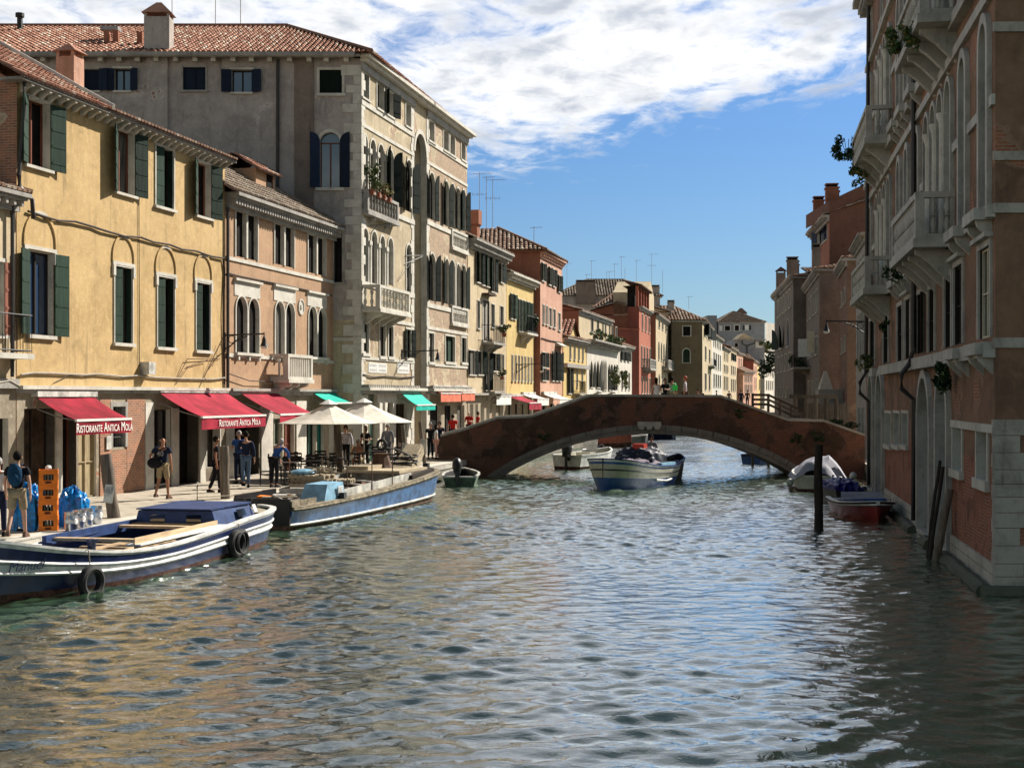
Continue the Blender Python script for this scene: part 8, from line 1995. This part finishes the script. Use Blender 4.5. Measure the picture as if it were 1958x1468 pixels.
# ================================================================ PEOPLE
def rotp(v, a): c, s = math.cos(a), math.sin(a); return Vector((v[0] * c - v[1] * s, v[0] * s + v[1] * c, v[2]))
def skinmesh(name, V, E, Rr, m, parent, sub=1):
    me = bpy.data.meshes.new(name); me.from_pydata([tuple(v) for v in V], E, []); me.materials.append(MATS[m]); me.update()
    o = bpy.data.objects.new(name, me); COL.objects.link(o)
    if parent is not None: o.parent = parent
    md = o.modifiers.new('skin', 'SKIN'); md.use_smooth_shade = True; md.branch_smoothing = .6
    for i, d in enumerate(me.skin_vertices[0].data): r = Rr[i]; d.radius = r if isinstance(r, tuple) else (r, r)
    for d in me.skin_vertices[0].data: d.use_root = False
    me.skin_vertices[0].data[0].use_root = True
    sm = o.modifiers.new('smooth', 'SUBSURF'); sm.levels = sub; sm.render_levels = sub
    return o
def person(label, pos, face, H=1.75, pose='stand', shirt='black', legs='black', hair='hair_dark', skin='skin', sleeves='short', shorts=False, dress=None, hairlen=0., arms=None, group=None, step=.0, lean=0., bald=False, bare=False, wide=1.0):
    """face: heading in degrees, 0 = away from the camera, 90 = to the left, 180 = towards it"""
    k = H / 1.75; root = empty('person', pos, R(face), label, 'person', group)
    J = {}
    sit = pose == 'sit'; pz = .48 if sit else .95
    ln = math.radians(lean)
    def up(h, f=0., x=0.):       # point of the trunk at height h above the pelvis, leaning forward
        return Vector((x, math.sin(ln) * h + math.cos(ln) * f, pz + math.cos(ln) * h - math.sin(ln) * f))
    J['pel'] = up(0); J['spi'] = up(.18); J['che'] = up(.38); J['nec'] = up(.53); J['hb'] = up(.60, .01); J['hc'] = up(.68, .025); J['ht'] = up(.76, .015)
    J['nose'] = up(.665, .115)
    for s, n in ((-1, 'L'), (1, 'R')):
        J['sh' + n] = up(.47, 0, s * .17 * wide); st_ = step * s
        a = (arms or {}).get(n, 'down')
        sh = J['sh' + n]
        if a == 'down': el = sh + Vector((s * .07, -.02 - st_ * .3, -.28)); wr = el + Vector((s * .02, .07 - st_ * .35, -.24))
        elif a == 'bent': el = sh + Vector((s * .07, .02, -.27)); wr = el + Vector((-s * .06, .23, .03))
        elif a == 'up': el = sh + Vector((s * .12, .10, -.18)); wr = el + Vector((-s * .08, .12, .20))
        elif a == 'fwd': el = sh + Vector((s * .03, .2, -.2)); wr = el + Vector((-s * .02, .22, -.06))
        elif a == 'hip': el = sh + Vector((s * .18, -.06, -.24)); wr = el + Vector((-s * .14, .12, -.14))
        else: el, wr = sh + Vector(a[0]), sh + Vector(a[1])
        J['el' + n] = el; J['wr' + n] = wr; d = (wr - el).normalized(); J['pa' + n] = wr + d * .075
        J['hi' + n] = Vector((s * .085, 0, pz - .03))
        if sit: J['kn' + n] = Vector((s * .11, .42, .50)); J['an' + n] = Vector((s * .11, .42, .09))
        else:
            f = st_; J['kn' + n] = Vector((s * .095, f * .55 + .03, .50)); J['an' + n] = Vector((s * .10, f * 1.05 - (.10 if f < -.05 else 0), .09 + (.07 if f < -.1 else 0)))
        J['to' + n] = J['an' + n] + Vector((s * .02, .15, -.05 if J['an' + n].z < .12 else -.09))
    J = {a: v * k for a, v in J.items()}
    rad = dict(pel=(.145, .10), spi=(.125, .085), che=(.155, .10), nec=.052, hb=.062, hc=(.082, .098), ht=(.055, .065), nose=.018, sh=.058, el=.040, wr=.026, pa=(.036, .018), hi=.088, kn=.055, an=.036, to=.03)
    rad = {a: (tuple(q * k for q in r) if isinstance(r, tuple) else r * k) for a, r in rad.items()}
    brad = dict(rad)
    if not bare:
        for a_ in ('pel', 'spi', 'che'): rad[a_] = tuple(q * .84 for q in rad[a_])
        rad['sh'] *= .8; rad['nec'] *= .95
    names = ['pel', 'spi', 'che', 'nec', 'hb', 'hc', 'ht', 'nose']; E = [(0, 1), (1, 2), (2, 3), (3, 4), (4, 5), (5, 6), (5, 7)]
    V = [J[n] for n in names]; RR = [rad[n] for n in names]
    idx = {n: i for i, n in enumerate(names)}
    def addv(n, par, r):
        V.append(J[n] if isinstance(n, str) else n); RR.append(r); i = len(V) - 1; E.append((par, i)); return i
    for n in 'LR':
        i = addv('sh' + n, idx['che'], rad['sh']); i = addv('el' + n, i, rad['el']); w = addv('wr' + n, i, rad['wr']); p = addv('pa' + n, w, rad['pa'])
        d = (J['pa' + n] - J['wr' + n]).normalized(); s = -1 if n == 'L' else 1
        sd_ = d.cross(Vector((s, 0, 0))); sd_ = sd_.normalized() if sd_.length > .1 else Vector((0, 1, 0)); cu = Vector((-s, 0, 0)) - d * d.dot(Vector((-s, 0, 0)))
        for q, (o_, l_) in enumerate(((-.027, .060), (-.009, .075), (.009, .080), (.027, .070))):
            b0 = V[p] + (sd_ * o_ + d * .028) * k; i1 = addv(b0, p, .0095 * k); m1 = b0 + (d * l_ * .55 + cu * l_ * .12) * k; i2 = addv(m1, i1, .009 * k); addv(m1 + (d * l_ * .40 + cu * l_ * .32) * k, i2, .0075 * k)
        th = V[p] + (sd_ * .036 - d * .02 + cu * .01) * k; i1 = addv(th, p, .011 * k); addv(th + (sd_ * .018 + d * .042 + cu * .012) * k, i1, .009 * k)
        i = addv('hi' + n, 0, rad['hi']); i = addv('kn' + n, i, rad['kn']); i = addv('an' + n, i, rad['an']); addv('to' + n, i, rad['to'])
    body = skinmesh('body', V, E, RR, skin, root)
    rad = brad
    def garment(name, m, chain, grow, sub=1):
        """chain: list of (joint or vector, parent index, radius key)"""
        V, E, RR = [], [], []
        for j, par, r in chain:
            V.append(J[j] if isinstance(j, str) else j)
            r = rad[r] if isinstance(r, str) else r
            RR.append(tuple(q + grow for q in r) if isinstance(r, tuple) else r + grow)
            if par is not None: E.append((par, len(V) - 1))
        return skinmesh(name, V, E, RR, m, root, sub)
    mix = lambda a, b_, t: J[a].lerp(J[b_], t)
    if not bare:
        ch = [('pel', None, (.150 * k, .112 * k)), ('spi', 0, 'spi'), ('che', 1, 'che'), (mix('che', 'nec', .82), 2, .066 * k)]
        for n in 'LR':
            b_ = len(ch); ch.append(('sh' + n, 2, .066 * k))
            if sleeves == 'long': ch += [('el' + n, b_, .043 * k), (mix('el' + n, 'wr' + n, .85), b_ + 1, .032 * k)]
            elif sleeves == 'short': ch += [(mix('sh' + n, 'el' + n, .62), b_, .050 * k)]
        if dress:
            ch[0] = ('pel', None, (.165 * k, .13 * k)); ch.append((J['pel'] + Vector((0, 0, -.42 * k)), 0, (.20 * k, .17 * k)))
        garment('dress' if dress else 'shirt', 'cloth_' + (dress or shirt), ch, .013 * k)
    ch = [('pel', None, (.14 * k, .10 * k))]
    for n in 'LR':
        b_ = len(ch); ch.append(('hi' + n, 0, 'hi'))
        if shorts: ch.append((mix('hi' + n, 'kn' + n, .9), b_, .075 * k))
        else: ch += [('kn' + n, b_, 'kn'), (mix('kn' + n, 'an' + n, .95), b_ + 1, .045 * k)]
    if not dress: garment('shorts' if shorts else 'trousers', 'cloth_' + legs, ch, .014 * k)
    for n in 'LR':
        mb = MB(); a, t = J['an' + n], J['to' + n]; d = (t - a); d.z = 0; d.normalize(); sd_ = Vector((d.y, -d.x, 0)); z0 = a.z - .09 * k
        def pt_(f, s_, z): return a + d * f * k + sd_ * s_ * k + Vector((0, 0, z0 - a.z + z * k))
        mb.add([pt_(-.07, -.035, 0), pt_(-.07, .035, 0), pt_(.10, .048, 0), pt_(.19, .03, 0), pt_(.19, -.03, 0), pt_(.10, -.048, 0), pt_(-.06, -.03, .095), pt_(-.06, .03, .095), pt_(.05, .032, .09), pt_(.17, .022, .045), pt_(.17, -.022, .045), pt_(.05, -.032, .09)],
               [(5, 4, 3, 2, 1, 0), (0, 1, 7, 6), (1, 2, 8, 7), (2, 3, 9, 8), (3, 4, 10, 9), (4, 5, 11, 10), (5, 0, 6, 11), (6, 7, 8, 11), (11, 8, 9, 10)], 'cloth_brown' if shorts else 'cloth_black'); mb.build('shoe', root, True)
    hd = J['hc']
    if not bald:
        n_, kk = 14, 8; vs = []
        for i in range(kk + 1):
            t = math.pi * i / kk
            for j in range(n_):
                w = 2 * math.pi * j / n_; fr_ = math.sin(w)
                rz_ = .125 if t < 1.4 else .09
                x = .086 * math.sin(t) * math.cos(w); y = (.105 * math.sin(t) * math.sin(w)) ; z = .104 * math.cos(t)
                if y > .03 and z < .055: y = .05 - .0
                if hairlen and y < .03 and z < 0: z *= 1 + hairlen * 3; x *= .95; y -= .0
                vs.append(hd + Vector((x, y - .022, z + .03)) * k)
        fs = [(i * n_ + j, (i + 1) * n_ + j, (i + 1) * n_ + (j + 1) % n_, i * n_ + (j + 1) % n_) for i in range(kk) for j in range(n_)]
        mb = MB(); mb.add(vs, fs, hair); mb.build('hair', root, True)
    for s in (-1, 1):
        mb = MB(); mb.blob(hd + Vector((s * .032, .088, .012)) * k, (.011 * k, .008 * k, .008 * k), 'hair_dark', 6, 4); mb.build('eye', root)
        mb = MB(); mb.blob(hd + Vector((s * .088, -.005, -.01)) * k, (.012 * k, .02 * k, .03 * k), skin, 6, 4); mb.build('ear', root)
    mb = MB(); mb.blob(hd + Vector((0, .092, -.058)) * k, (.024 * k, .006 * k, .006 * k), 'cloth_red', 6, 4); mb.build('mouth', root)
    root['h'] = H
    return root, J
def P(px, D, z=QZ + .004): x, y = gp(px, D); return (x, y, z)
# --- on the quay
r1, J1 = person('man in black t-shirt and khaki shorts carrying a blue backpack, walking away on the left', P(33, 29.3), 4, 1.80, shirt='black', legs='khaki', shorts=True, step=.20, wide=1.1)
bp = empty('backpack', r1.location, r1.rotation_euler.z, 'dark blue backpack on the back of the man in khaki shorts', 'backpack')
mb = MB(); c = J1['che']; mb.blob((c.x, c.y - .19, c.z - .05), (.155, .11, .25), 'cloth_teal', 12, 8); mb.build('bag', bp, True)
mb = MB()
mb.blob((c.x, c.y - .29, c.z - .13), (.11, .05, .12), 'cloth_teal', 10, 6); mb.build('front_pocket', bp, True)
for s in (-1, 1): mb = MB(); mb.tube([(s * .11, c.y - .14, c.z + .15), (s * .12, c.y - .0, c.z + .17), (s * .13, c.y + .12, c.z + .02), (s * .13, c.y - .02, c.z - .22), (s * .12, c.y - .14, c.z - .2)], .018, 'cloth_navy', 5); mb.build('strap', bp)
person('grey haired person in white shirt and dark trousers cut by the left photo edge', P(-3, 29.6), 10, 1.66, shirt='white', legs='navy', hair='hair_grey', step=.1)
r2, J2 = person('bald man in navy number 40 shirt and khaki shorts walking past the brick wall', P(311, 40.4), -12, 1.80, shirt='navy', legs='khaki', shorts=True, step=.13, bald=True, skin='skin_tan', wide=1.12, arms={'L': 'hip'})
text_mesh('shirt_number', '40', .21, Matrix.Translation((J2['che'].x, J2['che'].y - .160, J2['che'].z - .07)) @ Matrix.Rotation(R(90), 4, 'X'), 'letter_grey', r2, .004)
sb = empty('shoulder_bag', r2.location, r2.rotation_euler.z, 'round black bag slung behind the man in the number 40 shirt', 'bag'); mb = MB(); q = J2['pel']; mb.blob((q.x - .16, q.y - .17, q.z + .06), (.24, .13, .16), 'cloth_black', 12, 8); mb.build('pouch', sb, True)
mb = MB(); mb.tube([(q.x - .3, q.y - .14, q.z + .15), (q.x - .05, J2['che'].y - .15, J2['che'].z + .0), (.12, J2['che'].y - .05, J2['nec'].z - .03), (.1, J2['che'].y + .12, J2['che'].z), (q.x - .26, q.y + .05, q.z + .12)], .015, 'cloth_black', 5); mb.build('strap', sb)
person('dark clothed person in the doorway shade, half behind the weathered post', P(413, 43.2), -70, 1.72, shirt='black', legs='black', step=.1, skin='skin_tan')
person('man in dark top and blue jeans at the restaurant door', P(470, 45.4), 20, 1.82, shirt='navy', legs='denim', sleeves='long', step=.12, arms={'L': 'bent', 'R': 'down'})
person('grey haired person in blue behind the man in jeans, inside the doorway', P(457, 47.6), 170, 1.78, shirt='blue', legs='navy', hair='hair_grey', arms={'R': 'bent', 'L': 'bent'})
person('man in blue shirt bending over a cafe table with his back to the canal', P(524, 45.6), -25, 1.72, shirt='blue', legs='black', sleeves='long', lean=38, arms={'L': ((-.03, .22, -.2), (0, .28, -.42)), 'R': ((.05, .2, -.2), (.03, .3, -.42))}, hair='hair_grey')
person('seated sunbathing man with bare shoulders at a cafe table', P(686, 55.6), 170, 1.72, pose='sit', bare=True, legs='khaki', shorts=True, skin='skin_tan', hair='hair_grey', arms={'L': 'fwd', 'R': 'fwd'}, lean=8)
person('waitress in black top standing behind the seated sunbather', P(699, 57.6), 150, 1.74, shirt='black', legs='black', skin='skin_tan', hair='hair_brown', hairlen=.4, sleeves='short', arms={'L': 'bent'})
person('person in light checked top half hidden behind the gnarled post', P(661, 56.5), 185, 1.78, shirt='lilac', legs='black', sleeves='long', arms={'R': 'bent', 'L': 'down'})
person('person in patterned clothes with a white bag under the far parasol', P(741, 60.5), 175, 1.76, shirt='grey', legs='grey', sleeves='long', hair='hair_grey')
person('white haired woman in black near the bridge foot', P(823, 66.5), 190, 1.70, shirt='black', legs='black', hair='hair_grey')
person('woman in cream top and pink skirt with long dark hair beside the bridge foot', P(834, 65.8), -80, 1.62, shirt='white', legs='pinkish', hair='hair_dark', hairlen=.7, skin='skin')
person('dark haired person standing behind the woman in cream', P(841, 69), 170, 1.70, shirt='navy', legs='navy', arms={'R': 'bent'})
person('person in bright red shirt behind the bridge ramp', P(866, 73, 1.0), 5, 1.74, shirt='red', legs='navy', hair='hair_dark')
person('bald man in dark red top with crossed bag, past the red shirted one', P(897, 79, 1.1), 160, 1.76, shirt='red', legs='black', bald=True, arms={'L': 'bent', 'R': 'bent'})
person('second person in dark red with a red bag, farther along the ramp', P(914, 81, 1.1), -70, 1.70, shirt='red', legs='black', hair='hair_brown')
person('small seated figure in white behind the bridge steps', P(1004, 90), 160, 1.70, shirt='white', legs='navy', hair='hair_grey')
# --- on the bridge
BZ = lambda px: ztop(bx(px)) - .755
def PB(px, D=66.4): x, y = gp(px, D); return (x, y, BZ(px))
person('woman in white halter dress with long dark hair on the bridge', PB(1255), 15, 1.66, dress='white', sleeves='none', hairlen=.9, skin='skin')
person('woman in black carrying a child, next to the woman in white on the bridge', PB(1272), 150, 1.64, shirt='black', legs='black', hairlen=.7, arms={'L': 'bent', 'R': 'bent'})
person('young man in pale green shirt on the bridge, beside the neon bag', PB(1285, 67), -40, 1.70, shirt='green', legs='khaki', skin='skin_tan', arms={'L': 'bent'})
r = empty('carrier_bag', at(1291, 741, 66.0), 0, 'neon green square bag held up on the bridge', 'bag'); mb = MB(); mb.prism([(-.11, 0, -.13), (.11, 0, -.13), (.12, 0, .11), (-.12, 0, .11)], (0, .06, 0), 'neon_green'); mb.build('pouch', r); mb = MB(); mb.tube([(-.06, .03, .11), (-.04, .03, .22), (.04, .03, .22), (.06, .03, .11)], .008, 'neon_green', 4); mb.build('handle', r)
person('red haired person in white shirt facing left on the bridge', PB(1310), 80, 1.74, shirt='lilac', legs='brown', hair='hair_red', sleeves='short', skin='skin', arms={'L': 'down', 'R': 'down'})
person('small dark haired child by the far parapet of the bridge', (gp(1335, 67.6)[0], 67.6, BZ(1335) - .35), 160, 1.50, shirt='brown', legs='navy')
# --- far quay and far bridge
for px, D, H, sh, lb in ((1342, 150, 1.72, 'black', 'distant person in black before the dark sided tan house'), (1370, 150, 1.76, 'black', 'distant leaning person in dark clothes at the foot of the far white house'), (1394, 160, 1.7, 'brown', 'distant person in brown farther along the quay'), (1417, 140, 1.74, 'navy', 'left one of the distant couple above the bridge ramp'), (1429, 140, 1.72, 'brown', 'right one of the distant couple, with a yellowish bag')):
    x, y = gp(px, D); person(lb, (x, y, EYE + .6 - H + (744 - 744) ), 170 if px != 1370 else 80, H, shirt=sh, legs='navy', sleeves='long', group='distant people past the bridge')
fb = empty('far_footbridge', (*gp(1400, 152), 0), 0, 'low distant footbridge carrying a few people, mostly hidden by the near bridge', 'bridge')
mb = MB(Matrix.Translation((-gp(1400, 152)[0], -152, 0))); xa, xb = gp(1330, 150)[0], gp(1465, 150)[0]; N = 16
for i in range(N):
    a, c = xa + (xb - xa) * i / N, xa + (xb - xa) * (i + 1) / N; f = lambda x: 1.3 + 1.2 * math.sin(math.pi * (x - xa) / (xb - xa)); mb.prism([(a, 149.5, f(a) - .5), (c, 149.5, f(c) - .5), (c, 149.5, f(c)), (a, 149.5, f(a))], (0, 3.5, 0), 'old_stone')
mb.build('deck', fb)
# --- in the boats
q = in_boat(B5, (5.3, .0, .30)); person('boatman in dark jacket and cap standing behind the tarpaulins', q, 170, 1.74, shirt='grey', legs='navy', sleeves='long', skin='skin_tan', hair='cloth_navy' if False else 'hair_dark', arms={'L': 'bent', 'R': 'bent'})
for k, (x_, lb) in enumerate(((.9, 'person sitting nearest the stern of the salmon boat'), (1.5, 'middle person in the salmon boat'), (2.1, 'person nearest the bow of the salmon boat'))):
    q = in_boat(B6, (x_, 0, .2)); person(lb, q, 160, 1.66, shirt=('navy', 'brown', 'black')[k], legs='navy', skin='skin_tan', sleeves='long', pose='sit', group='people in the salmon boat')
